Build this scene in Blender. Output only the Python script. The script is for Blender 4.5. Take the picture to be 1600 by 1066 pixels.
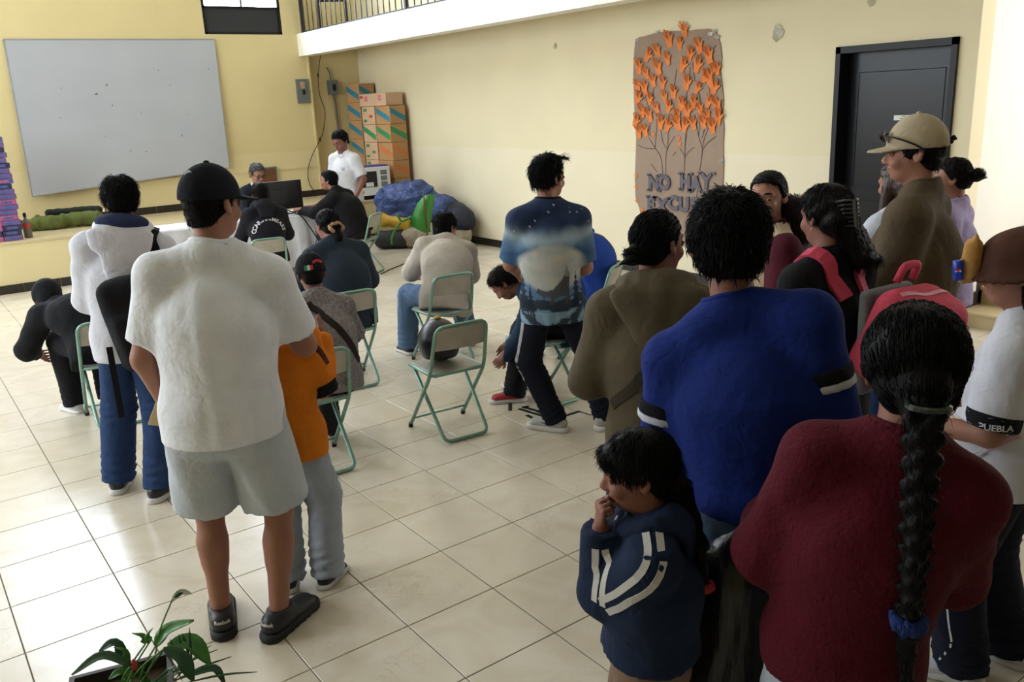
import bpy, bmesh, math, random
import numpy as np
from mathutils import Vector, Matrix, Euler
from mathutils.bvhtree import BVHTree

# ------------------------------------------------------------------ clear
for o in list(bpy.data.objects):
    bpy.data.objects.remove(o, do_unlink=True)
scene = bpy.context.scene
COL = scene.collection

# ------------------------------------------------------------------ camera
# solved from the floor tile grid (0.40 m tiles) and the vertical edges; 1600x1066 frame
FPX, PITCH, ROLL, YAW = 1330.22, .2740, -.0479, .6286
TILE = 0.40
CAM = np.array([0., 0., 4.7961 * TILE])


def _axes():
    cy, sy = math.cos(YAW), math.sin(YAW)
    w = np.array([sy * math.cos(PITCH), cy * math.cos(PITCH), -math.sin(PITCH)])
    r = np.array([cy, -sy, 0.])
    u = np.cross(r, w)
    c, s = math.cos(ROLL), math.sin(ROLL)
    return c * r + s * u, -s * r + c * u, w


CR, CU, CW = _axes()
cam_d = bpy.data.cameras.new('camera')
cam_d.sensor_width = 36.0
cam_d.lens = FPX / 1600 * 36.0
cam_d.clip_end = 200
cam = bpy.data.objects.new('camera', cam_d)
COL.objects.link(cam)
cam.matrix_world = Matrix(((CR[0], CU[0], -CW[0], CAM[0]), (CR[1], CU[1], -CW[1], CAM[1]),
                           (CR[2], CU[2], -CW[2], CAM[2]), (0, 0, 0, 1)))
scene.camera = cam

# ------------------------------------------------------------------ world, light, exposure
world = bpy.data.worlds.new('sky')
scene.world = world
world.use_nodes = True
bg = world.node_tree.nodes['Background']
bg.inputs['Color'].default_value = (0.80, 0.90, 1.0, 1)
bg.inputs['Strength'].default_value = 1.0
scene.view_settings.view_transform = 'Standard'
scene.view_settings.look = 'None'
scene.view_settings.gamma = 1
scene.view_settings.use_curve_mapping = False
scene.view_settings.exposure = 0.34


def area_light(name, loc, target, sx, sy, power, color=(1, 1, 1), spread=180):
    ld = bpy.data.lights.new(name, 'AREA')
    ld.shape = 'RECTANGLE'
    ld.size, ld.size_y = sx, sy
    ld.energy = power
    ld.color = color
    ld.spread = math.radians(spread)
    o = bpy.data.objects.new(name, ld)
    COL.objects.link(o)
    o.location = loc
    d = Vector(target) - Vector(loc)
    o.rotation_euler = d.to_track_quat('-Z', 'Y').to_euler()
    return o


# daylight entering through the window bands (each lamp sits in a window opening built below)
DAY = (0.80, 0.90, 1.0)
area_light('daylight_left_window_1', (-3.35, 6.2, 2.75), (0, 6.2, 1.9), 3.4, 2.3, 135, DAY)
area_light('daylight_left_window_2', (-3.35, 10.2, 2.75), (0, 10.2, 1.9), 3.0, 2.3, 120, DAY)
area_light('daylight_stair_window', (8.3, 0.12, 2.1), (8.0, 3.0, 0.9), 2.2, 2.2, 95, (1.0, 0.98, 0.95))
WINDOW_STRENGTH = 16.0


# ------------------------------------------------------------------ pixel helpers (photo pixels -> points on known planes)
def ray(x, y):
    return (x - 800) / FPX * CR - (y - 533) / FPX * CU + CW


def G(x, y, z=0.0):
    d = ray(x, y)
    return CAM + d * (z - CAM[2]) / d[2]


def onX(x, y, X):
    d = ray(x, y)
    return CAM + d * (X - CAM[0]) / d[0]


def onY(x, y, Y):
    d = ray(x, y)
    return CAM + d * (Y - CAM[1]) / d[1]


# ------------------------------------------------------------------ materials
def srgb(c):
    if isinstance(c, str):
        c = [int(c[i:i + 2], 16) / 255 for i in (0, 2, 4)]
    return tuple((v / 12.92 if v <= .04045 else ((v + .055) / 1.055) ** 2.4) for v in c[:3])


_mats = {}


def mat(name, col, rough=.6, var=.12, scale=6., bump=0., bscale=80., metal=0., spec=.5, stretch=(1, 1, 1),
        coord='Object', emit=None, coat=0., sheen=0., bands=None, attr=None, trans=0., wrinkle=0.):
    """Procedural material: noise-varied base colour, optional fine bump, optional crisp colour bands."""
    if name in _mats:
        return _mats[name]
    m = bpy.data.materials.new(name)
    m.use_nodes = True
    nt = m.node_tree
    N, L = nt.nodes, nt.links
    b = N['Principled BSDF']
    c = srgb(col)
    b.inputs['Roughness'].default_value = rough
    b.inputs['Metallic'].default_value = metal
    b.inputs['Specular IOR Level'].default_value = spec
    if coat:
        b.inputs['Coat Weight'].default_value = coat
    if sheen:
        b.inputs['Sheen Weight'].default_value = sheen
    if trans:
        b.inputs['Transmission Weight'].default_value = trans
    if coord == 'World':
        g = N.new('ShaderNodeNewGeometry')
        src = g.outputs['Position']
    else:
        t = N.new('ShaderNodeTexCoord')
        src = t.outputs['Object']
    mp = N.new('ShaderNodeMapping')
    mp.inputs['Scale'].default_value = stretch
    L.new(src, mp.inputs['Vector'])
    if attr:
        at = N.new('ShaderNodeAttribute')
        at.attribute_name = attr
        colsock = at.outputs['Color']
    else:
        rgb = N.new('ShaderNodeRGB')
        rgb.outputs[0].default_value = (*c, 1)
        colsock = rgb.outputs[0]
    if bands:
        for bc, cons in bands:
            msk = None
            for (n, lo, hi) in cons:
                dt = N.new('ShaderNodeVectorMath')
                dt.operation = 'DOT_PRODUCT'
                dt.inputs[1].default_value = tuple(float(q) for q in n)
                L.new(src, dt.inputs[0])
                g1 = N.new('ShaderNodeMath')
                g1.operation = 'GREATER_THAN'
                g1.inputs[1].default_value = lo
                g2 = N.new('ShaderNodeMath')
                g2.operation = 'LESS_THAN'
                g2.inputs[1].default_value = hi
                L.new(dt.outputs['Value'], g1.inputs[0])
                L.new(dt.outputs['Value'], g2.inputs[0])
                ml = N.new('ShaderNodeMath')
                ml.operation = 'MULTIPLY'
                L.new(g1.outputs[0], ml.inputs[0])
                L.new(g2.outputs[0], ml.inputs[1])
                if msk is None:
                    msk = ml.outputs[0]
                else:
                    m2 = N.new('ShaderNodeMath')
                    m2.operation = 'MULTIPLY'
                    L.new(msk, m2.inputs[0])
                    L.new(ml.outputs[0], m2.inputs[1])
                    msk = m2.outputs[0]
            mx = N.new('ShaderNodeMix')
            mx.data_type = 'RGBA'
            L.new(msk, mx.inputs[0])
            L.new(colsock, mx.inputs[6])
            mx.inputs[7].default_value = (*srgb(bc), 1)
            colsock = mx.outputs[2]
    if var:
        nz = N.new('ShaderNodeTexNoise')
        nz.inputs['Scale'].default_value = scale
        nz.inputs['Detail'].default_value = 4
        L.new(mp.outputs[0], nz.inputs['Vector'])
        mr = N.new('ShaderNodeMapRange')
        mr.inputs['From Min'].default_value = .25
        mr.inputs['From Max'].default_value = .75
        mr.inputs['To Min'].default_value = 1 - var
        mr.inputs['To Max'].default_value = 1 + var * .6
        L.new(nz.outputs['Fac'], mr.inputs['Value'])
        hv = N.new('ShaderNodeHueSaturation')
        L.new(colsock, hv.inputs['Color'])
        L.new(mr.outputs[0], hv.inputs['Value'])
        colsock = hv.outputs['Color']
    L.new(colsock, b.inputs['Base Color'])
    if bump:
        n2 = N.new('ShaderNodeTexNoise')
        n2.inputs['Scale'].default_value = bscale
        n2.inputs['Detail'].default_value = 3
        L.new(mp.outputs[0], n2.inputs['Vector'])
        bp = N.new('ShaderNodeBump')
        bp.inputs['Strength'].default_value = bump
        bp.inputs['Distance'].default_value = .01
        L.new(n2.outputs['Fac'], bp.inputs['Height'])
        L.new(bp.outputs[0], b.inputs['Normal'])
    if wrinkle:
        n4 = N.new('ShaderNodeTexNoise')
        n4.inputs['Scale'].default_value = 7.5
        n4.inputs['Detail'].default_value = 2
        n4.inputs['Distortion'].default_value = 2.2
        L.new(mp.outputs[0], n4.inputs['Vector'])
        b4 = N.new('ShaderNodeBump')
        b4.inputs['Strength'].default_value = wrinkle
        b4.inputs['Distance'].default_value = .03
        L.new(n4.outputs['Fac'], b4.inputs['Height'])
        if bump:
            L.new(b4.outputs[0], bp.inputs['Normal'])
        else:
            L.new(b4.outputs[0], b.inputs['Normal'])
    if emit:
        b.inputs['Emission Color'].default_value = (*srgb(emit[0]), 1)
        b.inputs['Emission Strength'].default_value = emit[1]
    _mats[name] = m
    return m


def cloth(name, col, **k):
    k.setdefault('rough', .9)
    k.setdefault('var', .10)
    k.setdefault('scale', 9.)
    k.setdefault('bump', .25)
    k.setdefault('bscale', 60.)
    k.setdefault('spec', .2)
    k.setdefault('wrinkle', .22)
    return mat(name, col, **k)


# ------------------------------------------------------------------ objects and mesh helpers
def link(o, parent=None):
    COL.objects.link(o)
    if parent is not None:
        o.parent = parent
    return o


def tag(o, label=None, cat=None, group=None, kind=None):
    if label:
        o['label'] = label
    if cat:
        o['category'] = cat
    if group:
        o['group'] = group
    if kind:
        o['kind'] = kind
    return o


def empty(name, loc=(0, 0, 0), rz=0.):
    o = bpy.data.objects.new(name, None)
    o.empty_display_size = .1
    o.location = loc
    o.rotation_euler = (0, 0, rz)
    return link(o)


class MB:
    """collects simple solids; build() links them as ONE mesh object"""

    def __init__(self):
        self.v, self.f = [], []

    def add(self, vs, fs):
        n = len(self.v)
        self.v += [tuple(map(float, q)) for q in vs]
        self.f += [tuple(i + n for i in q) for q in fs]
        return self

    def box(self, lo, hi, ch=0.):
        (x0, y0, z0), (x1, y1, z1) = lo, hi
        if not ch:
            return self.add([(x0, y0, z0), (x1, y0, z0), (x1, y1, z0), (x0, y1, z0), (x0, y0, z1), (x1, y0, z1), (x1, y1, z1), (x0, y1, z1)],
                            [(0, 3, 2, 1), (4, 5, 6, 7), (0, 1, 5, 4), (1, 2, 6, 5), (2, 3, 7, 6), (3, 0, 4, 7)])
        bm = bmesh.new()
        bmesh.ops.create_cube(bm, size=1)
        for q in bm.verts:
            q.co = Vector(((x0 + x1) / 2 + q.co.x * (x1 - x0), (y0 + y1) / 2 + q.co.y * (y1 - y0), (z0 + z1) / 2 + q.co.z * (z1 - z0)))
        bmesh.ops.bevel(bm, geom=bm.edges[:], offset=ch, segments=2, affect='EDGES', profile=.6)
        bm.verts.index_update()
        self.add([q.co for q in bm.verts], [[q.index for q in f.verts] for f in bm.faces])
        bm.free()
        return self

    def tube(self, pts, r, seg=8, closed=False, caps=True):
        P = [Vector(p) for p in pts]
        n = len(P)
        rr = r if isinstance(r, (list, tuple)) else [r] * n
        vs, fs = [], []
        up = None
        for i, p in enumerate(P):
            if closed:
                d = P[(i + 1) % n] - P[i - 1]
            else:
                d = P[min(i + 1, n - 1)] - P[max(i - 1, 0)]
            d.normalize()
            if up is None:
                up = Vector((0, 0, 1)) if abs(d.z) < .9 else Vector((1, 0, 0))
            up = (up - d * up.dot(d)).normalized()
            s = d.cross(up)
            for k in range(seg):
                a = 2 * math.pi * k / seg
                vs.append(p + (up * math.cos(a) + s * math.sin(a)) * rr[i])
        m = n if closed else n - 1
        for i in range(m):
            for k in range(seg):
                a, b2 = i * seg + k, i * seg + (k + 1) % seg
                c, d2 = ((i + 1) % n) * seg + (k + 1) % seg, ((i + 1) % n) * seg + k
                fs.append((a, b2, c, d2))
        if caps and not closed:
            fs.append(tuple(range(seg - 1, -1, -1)))
            fs.append(tuple(range((n - 1) * seg, n * seg)))
        return self.add(vs, fs)

    def poly(self, pts, n, th):
        """extrude planar polygon pts by vector n*th"""
        n = Vector(n) * th
        k = len(pts)
        vs = [Vector(p) for p in pts] + [Vector(p) + n for p in pts]
        fs = [tuple(range(k - 1, -1, -1)), tuple(range(k, 2 * k))] + [(i, (i + 1) % k, k + (i + 1) % k, k + i) for i in range(k)]
        return self.add(vs, fs)

    def lathe(self, prof, c=(0, 0, 0), seg=20):
        vs, fs = [], []
        for (r, z) in prof:
            for k in range(seg):
                a = 2 * math.pi * k / seg
                vs.append((c[0] + r * math.cos(a), c[1] + r * math.sin(a), c[2] + z))
        for i in range(len(prof) - 1):
            for k in range(seg):
                fs.append((i * seg + k, i * seg + (k + 1) % seg, (i + 1) * seg + (k + 1) % seg, (i + 1) * seg + k))
        fs.append(tuple(range(seg - 1, -1, -1)))
        fs.append(tuple(range((len(prof) - 1) * seg, len(prof) * seg)))
        return self.add(vs, fs)

    def mesh(self, name, m, smooth=False):
        me = bpy.data.meshes.new(name)
        me.from_pydata(self.v, [], self.f)
        bm = bmesh.new()
        bm.from_mesh(me)
        bmesh.ops.recalc_face_normals(bm, faces=bm.faces[:])
        bm.to_mesh(me)
        bm.free()
        me.materials.append(m)
        if smooth:
            me.polygons.foreach_set('use_smooth', [True] * len(me.polygons))
        me.update()
        return me

    def build(self, name, m, parent=None, smooth=False, loc=None):
        o = bpy.data.objects.new(name, self.mesh(name, m, smooth))
        if loc is not None:
            o.location = loc
        return link(o, parent)


def arc(c, u, v, r, a0, a1, n=6):
    c, u, v = Vector(c), Vector(u), Vector(v)
    return [c + u * (r * math.cos(math.radians(a0 + (a1 - a0) * i / n))) + v * (r * math.sin(math.radians(a0 + (a1 - a0) * i / n))) for i in range(n + 1)]


def rounded(pts, r, n=4):
    """round the inner corners of an open polyline"""
    P = [Vector(p) for p in pts]
    out = [P[0]]
    for i in range(1, len(P) - 1):
        a, b2, c = P[i - 1], P[i], P[i + 1]
        d1, d2 = (a - b2).normalized(), (c - b2).normalized()
        s, e = b2 + d1 * r, b2 + d2 * r
        for k in range(n + 1):
            t = k / n
            out.append(s * (1 - t) ** 2 + b2 * 2 * t * (1 - t) + e * t * t)
    out.append(P[-1])
    return out


def spline(pts, n=6):
    P = [Vector(p) for p in pts]
    P = [P[0] * 2 - P[1]] + P + [P[-1] * 2 - P[-2]]
    out = []
    for i in range(1, len(P) - 2):
        for k in range(n):
            t = k / n
            out.append(.5 * ((2 * P[i]) + (P[i + 1] - P[i - 1]) * t + (2 * P[i - 1] - 5 * P[i] + 4 * P[i + 1] - P[i + 2]) * t * t
                             + (3 * P[i] - P[i - 1] - 3 * P[i + 1] + P[i + 2]) * t ** 3))
    out.append(P[-2])
    return out


def text_mesh(s, size, bold=0., extr=.0, align='CENTER', xs=1.):
    cu = bpy.data.curves.new('txt', 'FONT')
    cu.body = s
    cu.size = size
    cu.align_x = align
    cu.align_y = 'CENTER'
    cu.extrude = extr
    cu.offset = bold
    cu.resolution_u = 3
    o = bpy.data.objects.new('txt', cu)
    COL.objects.link(o)
    dg = bpy.context.evaluated_depsgraph_get()
    me = bpy.data.meshes.new_from_object(o.evaluated_get(dg))
    v = [(q.co.x * xs, q.co.y, q.co.z) for q in me.vertices]
    f = [tuple(p.vertices) for p in me.polygons]
    bpy.data.objects.remove(o, do_unlink=True)
    bpy.data.curves.remove(cu)
    bpy.data.meshes.remove(me)
    return v, f


# ------------------------------------------------------------------ signed-distance modelling (bodies, clothes, soft things)
F32 = np.float32


def V3(*a):
    return np.array(a, dtype=np.float64)


def unit(v):
    v = np.asarray(v, float)
    return v / (np.linalg.norm(v) + 1e-12)


def rcap(p, a, b, ra, rb):
    a = np.asarray(a, F32)
    ba = np.asarray(b, F32) - a
    pa = p - a
    t = np.clip(pa @ ba / (ba @ ba + 1e-9), 0, 1)
    q = pa - t[:, None] * ba
    return np.sqrt((q * q).sum(1)) - (ra + (rb - ra) * t)


def ecap(p, a, b, wa, wb, S, Fv):
    """capsule a-b with elliptic section; wa=(side,front) half widths at a, wb at b"""
    a = np.asarray(a, F32)
    ba = np.asarray(b, F32) - a
    S, Fv = np.asarray(S, F32), np.asarray(Fv, F32)
    pa = p - a
    t = np.clip(pa @ ba / (ba @ ba + 1e-9), 0, 1)
    q = pa - t[:, None] * ba
    qs, qf = q @ S, q @ Fv
    q2 = np.maximum((q * q).sum(1) - qs * qs - qf * qf, 0)
    ws = wa[0] + (wb[0] - wa[0]) * t
    wf = wa[1] + (wb[1] - wa[1]) * t
    mn = np.minimum(ws, wf)
    k = np.sqrt((qs / ws) ** 2 + (qf / wf) ** 2 + q2 / (mn * mn))
    return (k - 1) * mn


def ell(p, c, R, r):
    """ellipsoid; R rows are its axes"""
    q = (p - np.asarray(c, F32)) @ np.asarray(R, F32).T
    r = np.asarray(r, F32)
    k0 = np.sqrt(((q / r) ** 2).sum(1))
    k1 = np.sqrt(((q / (r * r)) ** 2).sum(1)) + 1e-6
    return k0 * (k0 - 1) / k1


def rbox(p, c, R, h, r):
    q = np.abs((p - np.asarray(c, F32)) @ np.asarray(R, F32).T) - (np.asarray(h, F32) - r)
    return np.sqrt((np.maximum(q, 0) ** 2).sum(1)) + np.minimum(q.max(1), 0) - r


def plane(p, o, n):
    return (p - np.asarray(o, F32)) @ np.asarray(unit(n), F32)


def smin(a, b, k):
    h = np.clip(.5 + .5 * (b - a) / k, 0, 1)
    return b + (a - b) * h - k * h * (1 - h)


def folds(p, seed, amp, freq=18., stretch=(1, 1, .35)):
    """soft cloth folds: domain-warped sines"""
    rg = np.random.RandomState(seed)
    q = p * np.asarray(stretch, F32)
    out = 0
    for i in range(3):
        k = rg.randn(3).astype(F32)
        k /= np.linalg.norm(k)
        k2 = rg.randn(3).astype(F32) * 9
        f = freq * (1 + .6 * i)
        w = np.sin((q @ k) * f + 1.6 * np.sin(p @ k2 + rg.rand() * 6) + rg.rand() * 6)
        out = out + (w * .5 + (.6 - np.abs(w)) * .9) / (1 + .7 * i)
    return (out * amp / 1.6).astype(F32)


def sdf_mesh(fn, lo, hi, h):
    """narrow-band evaluation + surface nets; returns verts, quads"""
    lo = np.asarray(lo, float) - 2 * h
    hi = np.asarray(hi, float) + 2 * h
    B = 4
    nb = np.maximum(np.ceil((hi - lo) / (h * B)).astype(int), 1) + 1
    n = nb * B
    ax = [(lo[i] + h * np.arange(n[i])).astype(F32) for i in range(3)]
    cx = [(lo[i] + h * (B * np.arange(nb[i]) + (B - 1) / 2)).astype(F32) for i in range(3)]
    gc = np.stack(np.meshgrid(*cx, indexing='ij'), -1).reshape(-1, 3)
    dc = fn(gc).reshape(nb)
    act = np.abs(dc) < h * B * 1.35
    D = np.repeat(np.repeat(np.repeat(dc, B, 0), B, 1), B, 2).astype(F32)
    M = np.repeat(np.repeat(np.repeat(act, B, 0), B, 1), B, 2)
    ii, jj, kk = np.nonzero(M)
    pts = np.stack([ax[0][ii], ax[1][jj], ax[2][kk]], -1)
    D[ii, jj, kk] = fn(pts)
    S = D < 0
    sl = lambda a, i, j, k: a[i:a.shape[0] - 1 + i, j:a.shape[1] - 1 + j, k:a.shape[2] - 1 + k]
    cnt = sum(sl(S, i, j, k).astype(np.int8) for i in (0, 1) for j in (0, 1) for k in (0, 1))
    cells = (cnt > 0) & (cnt < 8)
    ci, cj, ck = np.nonzero(cells)
    if len(ci) == 0:
        return np.zeros((0, 3)), np.zeros((0, 4), int)
    idx = -np.ones(cells.shape, np.int64)
    idx[ci, cj, ck] = np.arange(len(ci))
    cor = [(i, j, k) for i in (0, 1) for j in (0, 1) for k in (0, 1)]
    val = np.stack([D[ci + i, cj + j, ck + k] for i, j, k in cor], 1)
    acc = np.zeros((len(ci), 3))
    num = np.zeros(len(ci))
    ca = np.array(cor, float)
    for a in range(8):
        for b2 in range(a + 1, 8):
            if np.abs(ca[a] - ca[b2]).sum() != 1:
                continue
            va, vb = val[:, a], val[:, b2]
            x = (va < 0) != (vb < 0)
            t = np.where(x, va / np.where(x, va - vb, 1), 0)
            acc += np.where(x[:, None], ca[a] + t[:, None] * (ca[b2] - ca[a]), 0)
            num += x
    vert = lo + h * (np.stack([ci, cj, ck], -1) + acc / num[:, None])
    quads = []
    for d in range(3):
        e1, e2 = (d + 1) % 3, (d + 2) % 3
        A = [slice(None)] * 3
        Bs = [slice(None)] * 3
        A[d] = slice(0, -1)
        Bs[d] = slice(1, None)
        sa, sb = S[tuple(A)], S[tuple(Bs)]
        X = sa != sb
        X[tuple(slice(0, 1) if q == e1 else slice(None) for q in range(3))] = False
        X[tuple(slice(0, 1) if q == e2 else slice(None) for q in range(3))] = False
        X[tuple(slice(-1, None) if q == e1 else slice(None) for q in range(3))] = False
        X[tuple(slice(-1, None) if q == e2 else slice(None) for q in range(3))] = False
        pi = np.stack(np.nonzero(X), -1)
        if len(pi) == 0:
            continue
        o1, o2 = np.zeros(3, int), np.zeros(3, int)
        o1[e1] = 1
        o2[e2] = 1
        g = lambda q: idx[q[:, 0], q[:, 1], q[:, 2]]
        q = np.stack([g(pi - o1 - o2), g(pi - o2), g(pi), g(pi - o1)], 1)
        fl = ~sa[pi[:, 0], pi[:, 1], pi[:, 2]]
        q[fl] = q[fl][:, ::-1]
        quads.append(q)
    quads = np.concatenate(quads)
    quads = quads[(quads >= 0).all(1)]
    return vert, quads


def np_mesh(name, verts, quads, m, smooth=True):
    me = bpy.data.meshes.new(name)
    nv, nf = len(verts), len(quads)
    k = quads.shape[1] if nf else 4
    me.vertices.add(nv)
    me.vertices.foreach_set('co', np.ascontiguousarray(verts, dtype=F32).ravel())
    me.loops.add(nf * k)
    me.loops.foreach_set('vertex_index', np.ascontiguousarray(quads, dtype=np.int32).ravel())
    me.polygons.add(nf)
    me.polygons.foreach_set('loop_start', np.arange(0, nf * k, k, dtype=np.int32))
    me.polygons.foreach_set('use_smooth', np.full(nf, smooth))
    me.update(calc_edges=True)
    me.validate()
    me.materials.append(m)
    return me


def sdf_obj(name, fn, lo, hi, h, m, parent=None):
    v, q = sdf_mesh(fn, lo, hi, h)
    o = bpy.data.objects.new(name, np_mesh(name, v, q, m))
    return link(o, parent)


def paint(o, fn, name='print'):
    """per-vertex printed colour (flat print on cloth): fn(verts)->rgb linear"""
    me = o.data
    n = len(me.vertices)
    co = np.empty(n * 3, F32)
    me.vertices.foreach_get('co', co)
    rgb = fn(co.reshape(-1, 3))
    a = me.color_attributes.new(name, 'FLOAT_COLOR', 'POINT')
    a.data.foreach_set('color', np.concatenate([rgb, np.ones((n, 1))], 1).astype(F32).ravel())


def bvh_of(o):
    me = o.data
    return BVHTree.FromPolygons([v.co for v in me.vertices], [tuple(p.vertices) for p in me.polygons])


def decal(name, vf, O, U, W, garment, m, parent, off=.003):
    """lay flat lettering/patches on a garment: vf in (u,w) plane at O, projected along U x W onto the garment (local frame)"""
    vs, fs = vf
    O, U, W = Vector(O), Vector(U).normalized(), Vector(W).normalized()
    n = U.cross(W).normalized()           # points out of the surface towards the viewer
    t = bvh_of(garment)
    out = []
    for (x, y, z) in vs:
        p = O + U * x + W * y
        hit = t.ray_cast(p + n * .25, -n, .6)
        out.append((hit[0] if hit[0] is not None else p) + n * (off + z))
    mb = MB()
    mb.add(out, fs)
    return mb.build(name, m, parent)


# ------------------------------------------------------------------ people
SKIN = mat('skin_brown', '86594a', rough=.55, var=.08, scale=14, bump=.08, bscale=140, spec=.35)
SKIN_L = mat('skin_tan', 'a0705c', rough=.55, var=.08, scale=14, bump=.08, bscale=140, spec=.35)
HAIR = mat('hair_black', '080708', rough=.55, var=.4, scale=26, bump=.4, bscale=30, spec=.12, stretch=(3.5, 3.5, .5))
HAIR_BR = mat('hair_dark_brown', '120c0a', rough=.55, var=.4, scale=26, bump=.4, bscale=30, spec=.14, stretch=(3.5, 3.5, .5))
HAIR_GR = mat('hair_greying', '4a4a4c', rough=.5, var=.7, scale=40, bump=.7, bscale=30, stretch=(3.5, 3.5, .8))
EYE_W = mat('eye_white', 'cfc8c0', rough=.25, var=0)
EYE_D = mat('eye_iris', '1c110c', rough=.15, var=0)
LIPS = mat('lips', '8a4a42', rough=.5, var=.05)


def rotm(axis, deg):
    return np.array(Matrix.Rotation(math.radians(deg), 3, Vector(axis)))


def world_to_local(at, face, p):
    a = math.radians(face)
    dx, dy = p[0] - at[0], p[1] - at[1]
    return dx * math.cos(a) - dy * math.sin(a), dx * math.sin(a) + dy * math.cos(a)


class Person:
    def __init__(s, label, H, face, at=None, top=None, skin=None, h=.013, sit=None, lean=(0, 0), hunch=0., twist=0., head=(0, 0, 0),
                 armL=None, armR=None, fl=(-.10, 0), fr=(.10, 0), tl=-12., tr=12., kneeL=None, kneeR=None, fat=1., deep=1., sh=1.,
                 handL='relax', handR='relax', nL=(1, 0, 0), nR=(-1, 0, 0), seat=.44, captop=0., name='person', neck=0., elev=0., feet=None, hs=1., tilt=0.):
        if feet is not None:
            # ankles seen in the photograph stand on the floor (pixel -> floor point); with the head-top pixel they also give the standing height
            fm = (G(*feet[0]) + G(*feet[1]))[:2] / 2
            best = None
            for kh in np.linspace(.93, 1.07, 29):
                pr = Person(label, H * kh, face, at=at, top=top, h=None, lean=lean, hunch=hunch, twist=twist, head=head, captop=captop, neck=neck, fl=(-.1, .0), fr=(.1, 0))
                e = abs(np.hypot(*pr.at) - np.hypot(*fm))
                if best is None or e < best[0]:
                    best = (e, H * kh, pr.at)
            H, at, top = best[1], best[2], None
            fl, fr = (tuple(world_to_local(at, face, G(*f_))) for f_ in feet)
        s.H, s.h, s.fat, s.deep = H, h, fat, deep
        s.skin = skin or SKIN
        s.k = H / 1.7
        hh = s.hh = (.105 + .068 * H) * hs
        sit_ = s.sit_flag = sit is not None
        lf, ls = math.radians(lean[0]), math.radians(lean[1])
        S = V3(1, 0, 0)
        P = V3(0, 0, .525 * H) if not sit_ else V3(0, 0, seat + .055 * H)
        if not sit_:
            mx = max(math.hypot(fl[0] + .05 * H, fl[1]), math.hypot(fr[0] - .05 * H, fr[1]))
            P[2] = min(.525 * H, .045 * H + math.sqrt(max((.484 * H) ** 2 - mx * mx, .01)) + .0)
        Sp = V3(1, 0, 0)

        def dirv(m):
            return unit(V3(math.tan(ls * m), math.tan(min(lf * m, 1.35)), 1.0))
        d1, d2 = dirv(.8), dirv(1.15)
        L = .316 * H
        mid = P + d1 * L * .45
        lf2 = lf * 1.15 + math.radians(hunch)
        d2 = unit(V3(math.tan(ls), 0, 0) + V3(0, math.sin(lf2), math.cos(lf2)))
        N = mid + d2 * L * .55
        Rz = rotm((0, 0, 1), -twist)
        St = Rz @ Sp
        Ss = unit(St - d2 * (St @ d2))
        Fs = np.cross(d2, Ss)
        F0 = V3(0, 1, 0)
        s.P, s.mid, s.N, s.S, s.Ss, s.F, s.Fs, s.d1, s.d2 = P, mid, N, S, Ss, F0, Fs, d1, d2
        Fl = unit(np.cross(d1, S))
        s.Fp = Fl
        shw = .101 * H * sh
        s.shL, s.shR = N - Ss * shw - d2 * (.046 * H + tilt), N + Ss * shw - d2 * (.046 * H - tilt)
        ua, fa = .172 * H, .150 * H
        armL = armL or ((-.14, .0, -1), (-.02, .16, -1))
        armR = armR or ((.14, .0, -1), (.02, .16, -1))
        s.armspec = (armL, armR, ua, fa)
        s.set_arms()
        s.handp = (handL, handR)
        s.hn = (nL, nR)
        s.hipL, s.hipR = P - S * .044 * H * fat - V3(0, 0, .01), P + S * .044 * H * fat - V3(0, 0, .01)
        th, sn = .245 * H, .24 * H
        s.toeL, s.toeR = rotm((0, 0, 1), -tl) @ V3(0, 1, 0), rotm((0, 0, 1), -tr) @ V3(0, 1, 0)
        az = .045 * H + elev

        def leg(hip, f, toe, kn):
            if sit_ or kn is not None:
                if kn is None:
                    kn = hip + unit(V3(math.copysign(.12, hip[0]), 1, .02)) * th
                kn = np.asarray(kn, float)
                an = V3(f[0], f[1], az if len(f) < 3 else f[2])
                return kn, an
            an = V3(f[0], f[1], az if len(f) < 3 else f[2])
            v = an - hip
            D = min(np.linalg.norm(v), (th + sn) * .999)
            v = unit(v)
            an = hip + v * D if np.linalg.norm(an - hip) > (th + sn) else an
            c = (th * th + D * D - sn * sn) / (2 * D)
            hgt = math.sqrt(max(th * th - c * c, 0))
            fw = unit(toe - v * (toe @ v))
            return hip + v * c + fw * hgt, an
        s.knL, s.anL = leg(s.hipL, fl, s.toeL, kneeL)
        s.knR, s.anR = leg(s.hipR, fr, s.toeR, kneeR)
        # head frame
        nd = unit(d2 * 1.0 + V3(0, 0, .55) + Fs * .18)
        nd = unit(nd + Fs * math.tan(math.radians(neck)))
        ya, pt, rl = head
        up0 = V3(0, 0, 1)
        Fh = unit(V3(Fs[0], Fs[1], 0))
        if np.linalg.norm(Fs[:2]) < .2:
            Fh = V3(0, 1, 0)
        Rh = rotm((0, 0, 1), -ya)
        Fh = Rh @ Fh
        Sh = np.cross(Fh, up0)
        Rp = rotm(Sh, pt)                  # pitch>0 looks up
        Fh = Rp @ Fh
        Uh = np.cross(Sh, Fh)
        Rr = rotm(Fh, rl)
        Sh, Uh = Rr @ Sh, Rr @ Uh
        s.Fh, s.Sh, s.Uh = Fh, Sh, Uh
        s.HR = np.stack([Sh, Fh, Uh])
        s.hc = N + nd * (.046 * H + .38 * hh) + Fh * .01
        s.hk = hh / .22
        s.htop = s.hc + Uh * hh * .5
        s.set_arms()
        # place
        s.face = face
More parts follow.
